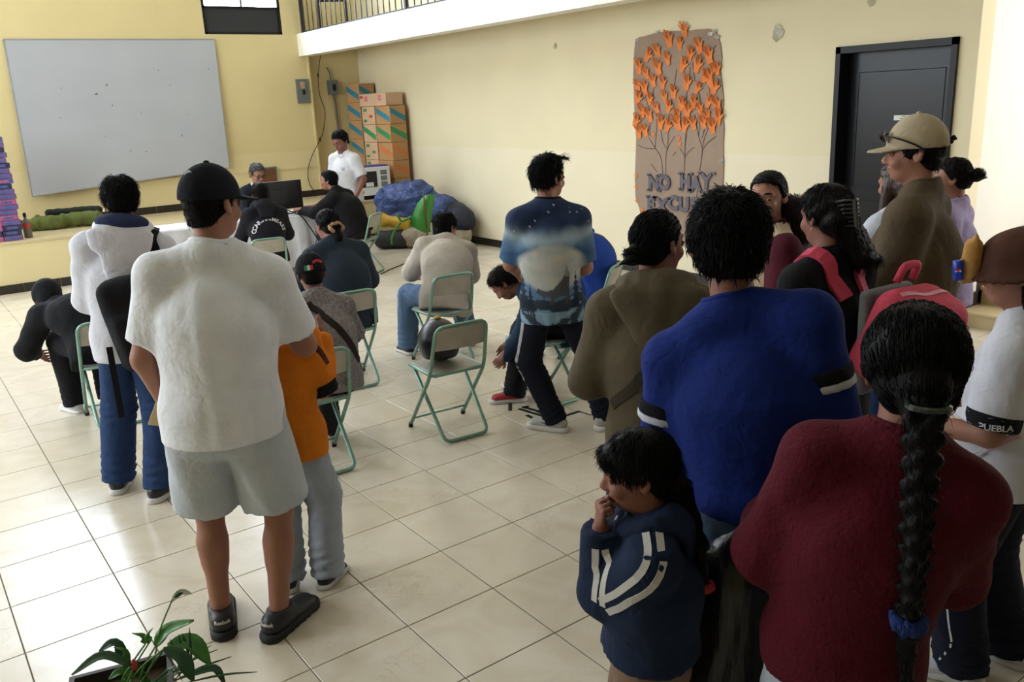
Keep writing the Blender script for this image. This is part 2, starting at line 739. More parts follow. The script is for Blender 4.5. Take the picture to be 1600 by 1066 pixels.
        if top is not None:
            # the pixel fixes the direction, the standing height on the floor fixes the distance
            q = G(top[0], top[1], s.htop[2] + captop)
            a = math.radians(face)
            lx, ly = s.htop[0], s.htop[1]
            at = (q[0] - (lx * math.cos(a) + ly * math.sin(a)), q[1] - (-lx * math.sin(a) + ly * math.cos(a)))
        s.at = at
        if h is not None:
            s.build_body(label, name)

    def set_arms(s):
        """arms by directions, or by a hand target: ('to', point, elbow hint); point may be a function of the person"""
        armL, armR, ua, fa = s.armspec
        res = []
        for sh, a in ((s.shL, armL), (s.shR, armR)):
            if a[0] == 'to':
                if not hasattr(s, 'hc'):
                    a = ((0, .3, -1), (0, .5, -.5))
                    el = sh + unit(a[0]) * ua
                    res.append((el, el + unit(a[1]) * fa))
                    continue
                t = a[1](s) if callable(a[1]) else np.asarray(a[1], float)
                v = t - sh
                D = min(np.linalg.norm(v), (ua + fa) * .995)
                v = unit(v)
                c = (ua * ua + D * D - fa * fa) / (2 * D)
                hh_ = math.sqrt(max(ua * ua - c * c, 0))
                hint = np.asarray(a[2], float)
                hint = unit(hint - v * (hint @ v))
                res.append((sh + v * c + hint * hh_, sh + v * D))
            else:
                el = sh + unit(a[0]) * ua
                res.append((el, el + unit(a[1]) * fa))
        (s.elL, s.wrL), (s.elR, s.wrR) = res
        s.fdL, s.fdR = unit(s.wrL - s.elL), unit(s.wrR - s.elR)

    def hp(s, x, y, z):
        """head-frame point -> local"""
        return s.hc + s.hk * (s.Sh * x + s.Fh * y + s.Uh * z)

    # ---- torso field
    def torso(s, p, infl=0., straight=0., hemdrop=0.):
        H, f, d = s.H, s.fat, s.deep
        e = infl
        hip = (.092 * H * f + e, .066 * H * d * f + e)
        wst = ((.077 + .012 * straight) * H * f + e, (.058 + .006 * straight) * H * d * f + e)
        che = (.090 * H * (f * .6 + .4) + e, .066 * H * d * (f * .6 + .4) + e)
        sho = (.066 * H + e, .044 * H + e)
        c3 = s.N - s.d2 * .078 * H
        c2 = s.mid + (c3 - s.mid) * .5
        r = ecap(p, s.P, s.mid, hip, wst, s.S, s.Fp)
        r = smin(r, ecap(p, s.mid, c2, wst, che, s.Ss, s.Fs), .05)
        r = smin(r, ecap(p, c2, c3, che, sho, s.Ss, s.Fs), .05)
        # trapezius / shoulders
        tz = s.N + s.d2 * .010 * H - s.Fs * .008
        for sh in (s.shL, s.shR):
            r = smin(r, rcap(p, tz, sh, .027 * H + e * .8, .031 * H + e * .8), .04)
        if hemdrop:
            b = s.P - V3(0, 0, hemdrop + .05)
            r = smin(r, ecap(p, s.P, b, (hip[0] + .010, hip[1] + .012), (hip[0] + .014, hip[1] + .016), s.S, s.Fp), .02)
        return r

    def arm(s, p, side, e=0., r0=.031, r1=.0265, r2=.019, k=.02):
        sh, el, wr = (s.shL, s.elL, s.wrL) if side == 0 else (s.shR, s.elR, s.wrR)
        H = s.H
        d = rcap(p, sh, el, r0 * H + e, r1 * H + e)
        return smin(d, rcap(p, el, wr, (r1 - .001) * H + e, r2 * H + e), k)

    def legs(s, p, e=0., r=(.047, .034, .022), k=.02, calf=True):
        H = s.H
        out = None
        for hip, kn, an in ((s.hipL, s.knL, s.anL), (s.hipR, s.knR, s.anR)):
            d = rcap(p, hip, kn, r[0] * H * s.fat + e, r[1] * H + e)
            d = smin(d, rcap(p, kn, an, r[1] * H * .98 + e, r[2] * H + e), k)
            if calf:
                bk = unit(np.cross(np.cross(an - kn, s.F), an - kn))
                c = kn + (an - kn) * .33 - bk * .012
                d = smin(d, rcap(p, c, kn + (an - kn) * .5, .034 * H + e, .028 * H + e), .03)
            out = d if out is None else np.minimum(out, d)
        return out

    def head_sdf(s, p):
        k = s.hk
        q = ((p - s.hc.astype(F32)) @ s.HR.T.astype(F32)) / F32(k)
        I = np.eye(3)
        d = ell(q, (0, -.010, .026), I, (.073, .093, .083))
        d = smin(d, ell(q, (0, .024, -.030), I, (.057, .066, .082)), .03)
        d = smin(d, ell(q, (0, .040, -.078), I, (.036, .042, .028)), .025)
        ax = np.abs(q[:, :1])
        qs = np.concatenate([ax, q[:, 1:]], 1)
        d = smin(d, rcap(qs, (.012, .083, .024), (.040, .072, .026), .011, .010), .015)
        d = np.maximum(d, -(np.sqrt(((qs - np.array((.032, .103, .004), F32)) ** 2).sum(1)) - .019))
        d = smin(d, ell(qs, (.036, .066, -.030), I, (.022, .02, .02)), .02)
        d = smin(d, rcap(q, (0, .086, .012), (0, .106, -.026), .007, .0125), .012)
        d = smin(d, ell(qs, (.011, .097, -.031), I, (.009, .012, .008)), .008)
        d = smin(d, ell(q, (0, .087, -.054), I, (.021, .010, .007)), .008)
        d = smin(d, ell(q, (0, .085, -.066), I, (.019, .010, .008)), .008)
        Re = np.array(rotm((0, 0, 1), -18)) @ np.array(rotm((1, 0, 0), -12))
        de = ell(qs, (.078, -.012, -.004), Re, (.0085, .019, .031))
        de = np.maximum(de, -ell(qs, (.087, -.006, .002), Re, (.008, .011, .019)))
        d = smin(d, de, .008)
        d = d * k
        nb = s.N - s.d2 * .03 * s.H
        d = smin(d, rcap(p, s.hp(0, -.022, -.035), nb, .049 * s.hk, .036 * s.H), .022)
        return d

    def hand_sdf(s, side):
        k = s.H / 1.7 * 1.0
        wr = s.wrL if side == 0 else s.wrR
        d = s.fdL if side == 0 else s.fdR
        n = np.asarray(s.hn[side], float)
        n = unit(n - d * (n @ d))             # palm normal
        sd = np.cross(d, n) * (1 if side == 0 else -1)   # towards the thumb
        pose = s.handp[side]
        curl = {'relax': .38, 'fist': 1.35, 'open': .10, 'grip': .95}[pose]
        segs = []
        pc = wr + d * .088 * k
        for i, (off, ln) in enumerate(((.031, .068), (.0105, .077), (-.0105, .072), (-.030, .056))):
            b = pc + sd * off * k - d * (.006 if i in (0, 2) else .0 if i == 1 else .014) * k
            a = .12
            cur = b - d * .02 * k
            segs.append((cur, b, .0095 * k, .0092 * k))
            for j, fr in enumerate((.45, .31, .24)):
                a += curl * (1.0 if j else .8)
                dd = d * math.cos(a) + n * math.sin(a) + sd * (off * (1.5 if pose == 'open' else .4)) * (1 - min(a, 1))
                nx = b + unit(dd) * ln * fr * k
                segs.append((b, nx, (.0090 - .0008 * j) * k, (.0084 - .0009 * j) * k))
                b = nx
        tb = wr + d * .022 * k + sd * .022 * k
        t1 = tb + unit(d * .72 + sd * .62 + n * .35) * .042 * k
        t2 = t1 + unit(d * .85 + sd * (.35 if pose != 'fist' else -.25) + n * .45) * .032 * k
        t3 = t2 + unit(d * .9 + sd * (.1 if pose != 'fist' else -.5) + n * .4) * .026 * k
        th = [(tb, t1, .0135 * k, .011 * k), (t1, t2, .0108 * k, .010 * k), (t2, t3, .0098 * k, .0085 * k)]

        def fn(p):
            r = ecap(p, wr + d * .020 * k, wr + d * .074 * k, (.030 * k, .015 * k), (.037 * k, .0125 * k), sd, n)
            r = smin(r, rcap(p, wr - d * .05 * k, wr + d * .015 * k, .0235 * k, .021 * k), .02 * k)
            f = None
            for a_, b_, ra, rb in segs:
                q = rcap(p, a_, b_, ra, rb)
                f = q if f is None else np.minimum(f, q)
            r = smin(r, f, .006 * k)
            for a_, b_, ra, rb in th:
                r = smin(r, rcap(p, a_, b_, ra, rb), .008 * k)
            return r
        c = wr + d * .07 * k
        return fn, c - .13 * k, c + .13 * k

    def bounds(s, pad=.12):
        Q = np.stack([s.P, s.mid, s.N, s.shL, s.shR, s.elL, s.elR, s.wrL, s.wrR, s.hipL, s.hipR, s.knL, s.knR, s.anL, s.anR])
        pd = pad * max(s.fat, 1)
        return Q.min(0) - pd, Q.max(0) + pd

    def build_body(s, label, name):
        def fn(p):
            d = s.torso(p, -.012)
            d = smin(d, s.legs(p, -.002), .03)
            for i in (0, 1):
                d = smin(d, s.arm(p, i), .02)
            return smin(d, rcap(p, s.hp(0, -.022, -.035), s.N - s.d2 * .03 * s.H, .046 * s.hk, .036 * s.H), .02)
        lo, hi = s.bounds()
        parts = [sdf_mesh(fn, lo, hi, s.h * 1.15)]
        c = s.hc
        parts.append(sdf_mesh(s.head_sdf, c - V3(.125, .15, .17) * s.hk, c + V3(.125, .15, .14) * s.hk, min(.0068, s.h * .6)))
        for i in (0, 1):
            f2, l2, h2 = s.hand_sdf(i)
            parts.append(sdf_mesh(f2, l2, h2, max(.0046, s.h * .38)))
        vs, qs, n = [], [], 0
        for v, q in parts:
            vs.append(v)
            qs.append(q + n)
            n += len(v)
        o = bpy.data.objects.new(name, np_mesh(name, np.concatenate(vs), np.concatenate(qs), s.skin))
        o.location = (s.at[0], s.at[1], 0)
        o.rotation_euler = (0, 0, -math.radians(s.face))
        link(o)
        tag(o, label, 'person', 'people in the hall')
        s.o = o

    # ---- clothing
    def top(s, m, infl=.016, hem=.06, sleeve=2.0, fold=.005, seed=1, name='shirt', straight=.8, arm_e=.012, cuff=None, neck=.054, h=None, wide=0., collar=None, open_front=None):
        H = s.H
        nb, nt = s.N + s.d2 * .030 * H + s.Fs * .008, s.hp(0, -.01, -.03)

        def sl(p, i):
            sh, el, wr = (s.shL, s.elL, s.wrL) if i == 0 else (s.shR, s.elR, s.wrR)
            d = s.arm(p, i, arm_e, r0=.031, r1=.028 + wide, r2=.022 + wide)
            if sleeve <= 1:
                a = sh + (el - sh) * sleeve
                d = np.maximum(d, plane(p, a, el - sh))
            else:
                a = el + (wr - el) * (sleeve - 1)
                lim = plane(p, a, wr - el)
                near = np.sqrt(((p - a.astype(F32)) ** 2).sum(1)) < .2 * s.k
                d = np.where(near | (plane(p, el, wr - el) > 0), np.maximum(d, lim), d)
            return d

        lo, hi = s.bounds(.16)
        lo[2] = min(lo[2], s.P[2] - hem - .05)

        def fn2(p):
            b = s.torso(p, infl, straight, hem)
            if not s.sit_flag:
                cut = plane(p, s.P - V3(0, 0, hem), V3(0, 0, -1))
            else:
                cut = plane(p, s.P - s.d1 * hem, -s.d1)
            b = np.maximum(b + folds(p, seed, fold), cut)
            for i in (0, 1):
                b = smin(b, sl(p, i) + folds(p, seed + 7 + i, fold * .9, 26.), .04)
            b = np.maximum(b, -rcap(p, nb, nt, neck * H * .76, neck * H * .9))
            return np.maximum(b, plane(p, s.N + s.d2 * .05 * H, s.d2))
        o = sdf_obj(name, fn2, lo, hi, h or s.h, m, s.o)
        if collar is not False:
            # ribbed neckline lying on the garment edge
            tr = bvh_of(o)
            ring = []
            d2 = Vector(s.d2)
            for k in range(24):
                a = 2 * math.pi * k / 24
                q = s.N + s.d2 * .09 * H + s.Ss * (neck * .79 * H * math.sin(a)) + s.Fs * (neck * .79 * H * math.cos(a) + .004)
                hit = tr.ray_cast(Vector(q), -d2, .3)
                ring.append((hit[0] - Vector(q)).length if hit[0] is not None and hit[0] == hit[0] else .09 * H)
            for _ in range(2):
                ring = [(ring[k - 1] + 2 * ring[k] + ring[(k + 1) % 24]) / 4 for k in range(24)]
            pts = []
            for k in range(24):
                a = 2 * math.pi * k / 24
                q = s.N + s.d2 * .09 * H + s.Ss * (neck * .77 * H * math.sin(a)) + s.Fs * (neck * .77 * H * math.cos(a) + .006)
                pts.append(q - s.d2 * (ring[k] + .002))
            MB().tube(pts, .0085 * s.k, 8, closed=True).build('collar', collar or m, o, smooth=True)
        return o

    def hood(s, m, m_in=None, seed=3, name='hood', drop=.16, w=.085):
        H = s.H

        def fn(p):
            a = s.N + s.d2 * .03 * H
            d = None
            ring = []
            for k in range(13):
                t = math.radians(-150 + 300 * k / 12)
                ring.append(a - s.Fs * (.052 * H * math.cos(t)) + s.Ss * .062 * H * math.sin(t) - s.d2 * (.02 * H * (1 - math.cos(t))))
            for u_, v_ in zip(ring[:-1], ring[1:]):
                q = rcap(p, u_, v_, .026 * H, .026 * H)
                d = q if d is None else np.minimum(d, q)
            b0 = s.N - s.Fs * .068 * H
            b1 = s.N - s.Fs * .078 * H - s.d2 * drop
            d = smin(d, ecap(p, b0, b1, (w * H, .026 * H), (.045 * H, .016 * H), s.Ss, s.Fs), .04)
            d = d + folds(p, seed, .006, 22.)
            return np.maximum(d, -rcap(p, s.N - s.d2 * .02, s.hp(0, -.02, .0), .036 * H, .056 * H))
        c = s.N
        return sdf_obj(name, fn, c - .28, c + .28, s.h * .8, m, s.o)

    def pants(s, m, infl=.012, r=(.060, .044, .036), fold=.005, seed=5, name='trousers', short=None, flare=0., waist=.07, h=None, hemz=.02):
        H = s.H

        def fn(p):
            hip = (.091 * H * s.fat + infl * .7, .066 * H * s.deep * s.fat + infl * .7)
            b = ecap(p, s.P - V3(0, 0, .02), s.P + s.d1 * .05 * H, hip, (hip[0] * .96, hip[1] * .96), s.S, s.Fp)
            L = None
            for hipj, kn, an in ((s.hipL, s.knL, s.anL), (s.hipR, s.knR, s.anR)):
                d = rcap(p, hipj, kn, r[0] * .86 * H * s.fat + infl * .6, r[1] * H * (1 + flare) + infl)
                if short is None:
                    d = smin(d, rcap(p, kn, an, r[1] * H + infl, r[2] * H + infl), .02)
                    d = np.maximum(d, plane(p, an + unit(an - kn) * hemz, an - kn))
                else:
                    e = hipj + (kn - hipj) * short
                    d = np.maximum(d, plane(p, e, kn - hipj))
                L = d if L is None else np.minimum(L, d)
            d = smin(b, L, .035) + folds(p, seed, fold, 22.)
            if short is None:
                # cloth bunching above the hems and behind the knees
                for kn, an in ((s.knL, s.anL), (s.knR, s.anR)):
                    ax = unit(an - kn)
                    for c_, w_, am in ((an - ax * .05, .10, .0065), (kn, .08, .004)):
                        q = p - c_.astype(F32)
                        t = q @ ax.astype(F32)
                        g = np.exp(-(t / w_) ** 2) * (np.sqrt((q * q).sum(1)) < .28)
                        d = d + am * g * np.sin(t * 150 + 6 * (q[:, 0] + q[:, 1]) * 9)
            return np.maximum(d, plane(p, s.P + s.d1 * waist * H, s.d1 if not s.sit_flag else V3(0, -.45, 1)))
        lo, hi = s.bounds(.15)
        lo[2] = 0.0
        hi[2] = min(hi[2], s.P[2] + .25)
        return sdf_obj(name, fn, lo, hi, h or s.h, m, s.o)

    def shoes(s, m, msole, h=None, k=1., tall=.0):
        k = k * s.k
        out = []
        for an, t in ((s.anL, s.toeL), (s.anR, s.toeR)):
            g = V3(an[0], an[1], an[2] - .045 * s.H)
            sd = np.cross(t, V3(0, 0, 1))
            u = V3(0, 0, 1)
            R = np.stack([sd, t, u])

            def up(p, g=g, t=t, sd=sd, an=an):
                d = ecap(p, g + t * -.035 * k + u * .045 * k, g + t * .125 * k + u * .030 * k, (.036 * k, .038 * k), (.040 * k, .026 * k), sd, u)
                d = smin(d, ecap(p, g + t * -.025 * k + u * .05 * k, g + t * .03 * k + u * .072 * k, (.034 * k, .03 * k), (.032 * k, .024 * k), sd, u), .02)
                d = smin(d, rcap(p, an - V3(0, 0, .02), an + V3(0, 0, .012 + tall), .036 * k, .036 * k), .015)
                d = np.maximum(d, plane(p, an + V3(0, 0, .012 + tall), V3(0, -.0, 1)))
                return np.maximum(d, -plane(p, g + u * .014 * k, u))

            def so(p, g=g, t=t, sd=sd):
                d = ecap(p, g + t * -.040 * k + u * .012, g + t * .130 * k + u * .012, (.041 * k, .06 * k), (.045 * k, .06 * k), sd, u)
                return np.maximum(d, np.abs(plane(p, g + u * .014 * k, u)) - .0135 * k)
            a = sdf_obj('shoe', up, g - V3(.2, .2, .0) * k, g + V3(.2, .2, .16 + tall) * k, h or s.h * .7, m, s.o)
            sdf_obj('sole', so, g - V3(.2, .2, .02) * k, g + V3(.2, .2, .06) * k, h or s.h * .7, msole, a)
            out.append((a, g, t, sd))
        return out

    # ---- hair and face
    def hair(s, m=None, line=((-.11, -.085), (-.035, -.045), (.005, -.02), (.035, .045), (.085, .082)), thick=.010, extra=(), noise=.004, seed=2, h=None, name='hair', topk=1., body_extra=(), fr=60., soft=.02):
        m = m or HAIR
        k = s.hk
        ys = [a for a, b in line]
        zs = [b for a, b in line]

        def fn(p):
            q = ((p - s.hc.astype(F32)) @ s.HR.T.astype(F32)) / F32(k)
            I = np.eye(3)
            d = ell(q, (0, -.012, .026 + .004 * topk), I, (.073 + thick, .093 + thick, .083 + thick * topk))
            d = smin(d, ell(q, (0, -.055, -.035), I, (.052 + thick * .6, .038 + thick * .6, .055)), .03)
            d = d + folds(q, seed, noise, fr, (1, 1, .6))
            zh = np.interp(q[:, 1], ys, zs)
            zh = zh + folds(q, seed + 11, .006, 70., (1, 1, 1))
            d = np.maximum(d, (zh - q[:, 2]) * .75)
            for e in extra:
                if len(e) == 4:
                    d = smin(d, rcap(q, e[0], e[1], e[2], e[3]) + folds(q, seed + 3, noise, fr), soft)
                else:
                    d = smin(d, ell(q, e[0], I, e[1]) + folds(q, seed + 5, noise * 1.2, fr), soft * .6)
            d = d * k
            for e in body_extra:
                d = smin(d, ecap(p, e[0], e[1], e[2], e[3], s.Ss, s.Fs) + folds(p, seed + 4, noise * 1.2, fr * .8, (1, 1, .15)), .03)
            return d
        lo, hi = s.hc - .2 * k, s.hc + .2 * k
        pts = [s.hp(*e[j]) for e in extra for j in ((0, 1) if len(e) == 4 else (0,))] + [np.asarray(e[j]) for e in body_extra for j in (0, 1)]
        for q in pts:
            lo = np.minimum(lo, q - .12)
            hi = np.maximum(hi, q + .12)
        return sdf_obj(name, fn, lo, hi, h or max(.006, s.h * .6), m, s.o)

    def strands(s, hair, n=1800, ln=.03, lift=.28, flow='crown', to=None, rad=.0011, seed=1, m=None, zmax=9., rnd=None):
        """fine locks lying on the hair so that it does not read as a smooth shell (one uncountable part)"""
        me = hair.data
        k = len(me.vertices)
        co = np.empty(k * 3, F32)
        no = np.empty(k * 3, F32)
        me.vertices.foreach_get('co', co)
        me.vertices.foreach_get('normal', no)
        co, no = co.reshape(-1, 3).astype(float), no.reshape(-1, 3).astype(float)
        rg = np.random.RandomState(seed)
        hz = (co - s.hc) @ s.Uh / s.hk
        ok = np.nonzero((no[:, 2] > -.35) & (hz < zmax))[0]
        ix = rg.choice(ok, n)
        rnd = rnd if rnd is not None else (.20 if flow == 'crown' else .05)
        p, nn = co[ix], no[ix]
        c0 = s.hp(0, -.035, .13)
        if flow == 'crown':
            v = p - c0 + V3(0, 0, -.03) + s.Fh * .02
        elif flow == 'to':
            v = np.asarray(to) - p
        else:
            v = np.tile(V3(0, 0, -1.), (n, 1))
        t = v - nn * (v * nn).sum(1)[:, None]
        t /= np.linalg.norm(t, axis=1)[:, None] + 1e-9
        t = t + rg.randn(n, 3) * rnd
        L = ln * (.6 + .8 * rg.rand(n))[:, None]
        p0 = p - nn * .003
        p1 = p0 + t * L * .5 + nn * (lift * L * .45 + .0042 - L * L * 1.1)
        p2 = p0 + t * L + nn * (lift * L * .55 + .002 - L * L * 4.2)
        sd = np.cross(t, nn)
        sd /= np.linalg.norm(sd, axis=1)[:, None] + 1e-9
        r = rad * (.7 + .8 * rg.rand(n))[:, None] * s.hk
        up = nn * r
        V = np.stack([p0 - sd * r, p0 + sd * r, p0 + up, p1 - sd * r, p1 + sd * r, p1 + up, p2], 1).reshape(-1, 3)
        b = (np.arange(n) * 7)[:, None]
        q = np.concatenate([b + np.array([a]) for a in ((0, 3, 5, 2), (2, 5, 4, 1), (0, 1, 4, 3), (3, 6, 6, 5), (5, 6, 6, 4), (4, 6, 6, 3))])
        F4 = q[(q[:, 1] != q[:, 2])]
        F3 = q[(q[:, 1] == q[:, 2])][:, [0, 1, 3]]
        tri = np.concatenate([F4[:, [0, 1, 2]], F4[:, [0, 2, 3]], F3])
        o = link(bpy.data.objects.new('hair_strands', np_mesh('hair_strands', V, tri, m or hair.data.materials[0])), hair)
        o['kind'] = 'stuff'
        return o

    def band(s, side, t0, t1, m, e=.02, name='sleeve_band', parent=None, fore=False):
        """ring of cloth around the upper arm (or forearm) between two fractions of its length"""
        sh, el, wr = (s.shL, s.elL, s.wrL) if side == 0 else (s.shR, s.elR, s.wrR)
        a, b = (el, wr) if fore else (sh, el)
        d = b - a
        H = s.H
        r0, r1 = (.0275, .022) if fore else (.031, .028)

        def fn(p):
            r = rcap(p, a, b, r0 * H + e, r1 * H + e)
            return np.maximum(np.maximum(r, plane(p, a + d * t1, d)), -plane(p, a + d * t0, d))
        c = a + d * (t0 + t1) / 2
        return sdf_obj(name, fn, c - .13, c + .13, .0055, m, parent or s.o)

    def ball(s, name, c, r, m, seg=10, parent=None, squash=(1, 1, 1), R=None):
        bm = bmesh.new()
        bmesh.ops.create_uvsphere(bm, u_segments=seg, v_segments=max(6, seg * 2 // 3), radius=1)
        R = np.eye(3) if R is None else R
        for v in bm.verts:
            q = np.array(v.co) * np.array(squash) * r
            v.co = Vector(np.asarray(c) + R.T @ q)
        me = bpy.data.meshes.new(name)
        bm.to_mesh(me)
        bm.free()
        me.materials.append(m)
        me.polygons.foreach_set('use_smooth', [True] * len(me.polygons))
        return link(bpy.data.objects.new(name, me), parent or s.o)

    def face_parts(s, look=(0, 0), brow=True, mb_hair=None, lidz=.0035):
        k = s.hk
        for sx in (-1, 1):
            e = s.ball('eye', s.hp(sx * .032, .0735, .003), .0122 * k, EYE_W, 12, R=s.HR)
            s.ball('iris', s.hp(sx * .032 + look[0] * .005, .0838, .003 + look[1] * .0035), .0070 * k, EYE_D, 8, parent=e, squash=(1, .55, 1), R=s.HR)
            lid = MB()
            for sg, hh_, rr_ in ((1, .0075, .0046), (-1, .0080, .0040)):
                lid.tube([s.hp(sx * .032 + .0150 * math.cos(a), .0840 - .005 * abs(math.cos(a)), .003 + sg * hh_ * math.sin(a)) for a in np.linspace(.05, math.pi - .05, 7)], rr_ * k, 6)
            lid.build('eyelid', s.skin, s.o, smooth=True)
            if brow:
                MB().tube([s.hp(sx * x, y, z) for x, y, z in ((.014, .0915, .027), (.027, .0905, .032), (.040, .083, .031), (.050, .072, .026))], [.003 * k, .0042 * k, .0036 * k, .0015 * k], 6).build('eyebrow', mb_hair or HAIR, s.o, smooth=True)
        for nm, z, r in (('upper_lip', -.0545, (.021, .0085, .0050)), ('lower_lip', -.0645, (.018, .0085, .0062))):
            s.ball(nm, s.hp(0, .0885 if nm[0] == 'u' else .0865, z), k, LIPS, 12, squash=r, R=s.HR)

    def cap(s, m, brim_yaw=0., brim=.075, h=None, low=.018, up=.012, name='cap', adj=None, tilt=0.):
        k = s.hk
        a = math.radians(brim_yaw)
        fy = np.array((math.sin(a), math.cos(a), 0))
        sx = np.array((math.cos(a), -math.sin(a), 0))

        def fn(p):
            q = ((p - s.hc.astype(F32)) @ s.HR.T.astype(F32)) / F32(k)
            I = np.eye(3)
            z0 = low + tilt * (q @ fy.astype(F32))
            d = ell(q, (0, -.010, .030), I, (.073 + .019, .093 + .019, .083 + .017 + up))
            d = np.maximum(d, z0 - q[:, 2])
            qf, qs = q @ fy.astype(F32), q @ sx.astype(F32)
            # brim: curved plate
            zb = low + .006 + tilt * .1 - .75 * np.maximum(np.abs(qs) - .02, 0) ** 1.5 - (qf - .09) * .18
            rad = np.sqrt((qs / .078) ** 2 + (np.maximum(qf - .055, 0) / (.055 + brim)) ** 2) - 1
            b = np.maximum(np.maximum(rad * .07, np.abs(q[:, 2] - zb) * .9 - .0045), .03 - qf)
            d = smin(d, b, .006)
            return d * k
        c = s.hc
        o = sdf_obj(name, fn, c - V3(.24, .24, .1) * k, c + V3(.24, .24, .2) * k, h or min(.006, s.h * .6), m, s.o)
        s.ball('cap_button', s.hp(0, -.010, .131 + up), .010 * k, m, 8, parent=o, squash=(1, 1, .6), R=s.HR)
        return o

    def ribbon(s, garment, pts, w, t, m, name='strap', parent=None, n=5):
        """flat band laid on a garment along points given near its surface (local frame)"""
        tr = bvh_of(garment)
        P_ = []
        Nn = []
        for q in spline([tuple(float(v) for v in p) for p in pts], n):
            hit = tr.find_nearest(q)
            P_.append(hit[0])
            Nn.append(hit[1])
        vs, fs = [], []
        n = len(P_)
        for i, q in enumerate(P_):
            d = (P_[min(i + 1, n - 1)] - P_[max(i - 1, 0)]).normalized()
            nn = sum((Nn[j] for j in range(max(i - 1, 0), min(i + 2, n))), Vector()).normalized()
            nn = (nn - d * nn.dot(d)).normalized()
            sd = d.cross(nn)
            for a, b in ((-1, -1), (1, -1), (1, 1), (-1, 1)):
                vs.append(q + sd * (a * w / 2) + nn * (t if b > 0 else -.004))
        for i in range(n - 1):
            for k in range(4):
                fs.append((i * 4 + k, i * 4 + (k + 1) % 4, i * 4 + 4 + (k + 1) % 4, i * 4 + 4 + k))
        fs += [(3, 2, 1, 0), (n * 4 - 4, n * 4 - 3, n * 4 - 2, n * 4 - 1)]
        return MB().add(vs, fs).build(name, m, parent or s.o)

    def tp(s, x, y, z):
        """torso-frame point: x side, y front, z along the spine from the pelvis (0) to the neck base (1)"""
        c = s.P + (s.mid - s.P) * (z / .45) if z < .45 else s.mid + (s.N - s.mid) * ((z - .45) / .55)
        A, B = (s.S, s.Fp) if z < .45 else (s.Ss, s.Fs)
        return c + A * x + B * y

    def worn(s, name, label, cat):
        """a separate thing carried by the person, sharing the person's frame"""
        e = empty(name, tuple(s.o.location), s.o.rotation_euler[2])
        tag(e, label, cat)
        return e

    def on(s, garment, pts, out=None, off=.004):
        """push points from outside onto a garment surface towards the body axis"""
        t = bvh_of(garment)
        r = []
        for p in pts:
            p = Vector(tuple(float(v) for v in p))
            hit = t.find_nearest(p)
            r.append(hit[0] + hit[1] * off if hit[0] is not None else p)
        return r

    def world_pt(s, p):
        return s.o.matrix_basis @ Vector(tuple(float(v) for v in p))


# ------------------------------------------------------------------ the room
XR, YB, YREC, XL, YF, ZC = 6.733, 12.967, 13.15, -3.6, -9.0, 6.4
YSTAGE, ZSTAGE = 11.52, .605
XFAS, ZB0, ZB1 = 5.649, 2.735, 3.06
YCOR = 3.24


def wall_mat(name, col, col2, zline):
    m = mat(name, col, rough=.75, var=.05, scale=1.2, bump=.12, bscale=25, coord='World', spec=.3,
            bands=[(col2, [((0, 0, 1), -5, zline)])])
    return m


PAINT = wall_mat('cream_wall_paint', 'dccb98', 'e0d0a0', 1.33)
PAINT_R = wall_mat('pale_cream_wall_paint', 'e4d8b6', 'e7dcbf', 1.33)
WHITE_P = mat('white_wall_paint', 'e9e6dc', rough=.7, var=.03, scale=2, coord='World', bump=.05)
BEAM_P = mat('balcony_paint', 'f0ece2', rough=.7, var=.03, scale=2, coord='World')
BASE_T = mat('dark_baseboard_tile', '2a2220', rough=.35, var=.2, scale=12, coord='World')
GROUT = mat('grout', '6f655a', rough=.9, var=.15, scale=10, coord='World')
BLACKM = mat('black_metal', '101115', rough=.45, var=.1, spec=.3)
DOORM = mat('black_door_paint', '090a0e', rough=.3, spec=.3, var=.15, scale=5, bump=.08, bscale=14)
STAGE_T = mat('stage_tile', 'cdbb94', rough=.3, var=.08, scale=4, coord='World')


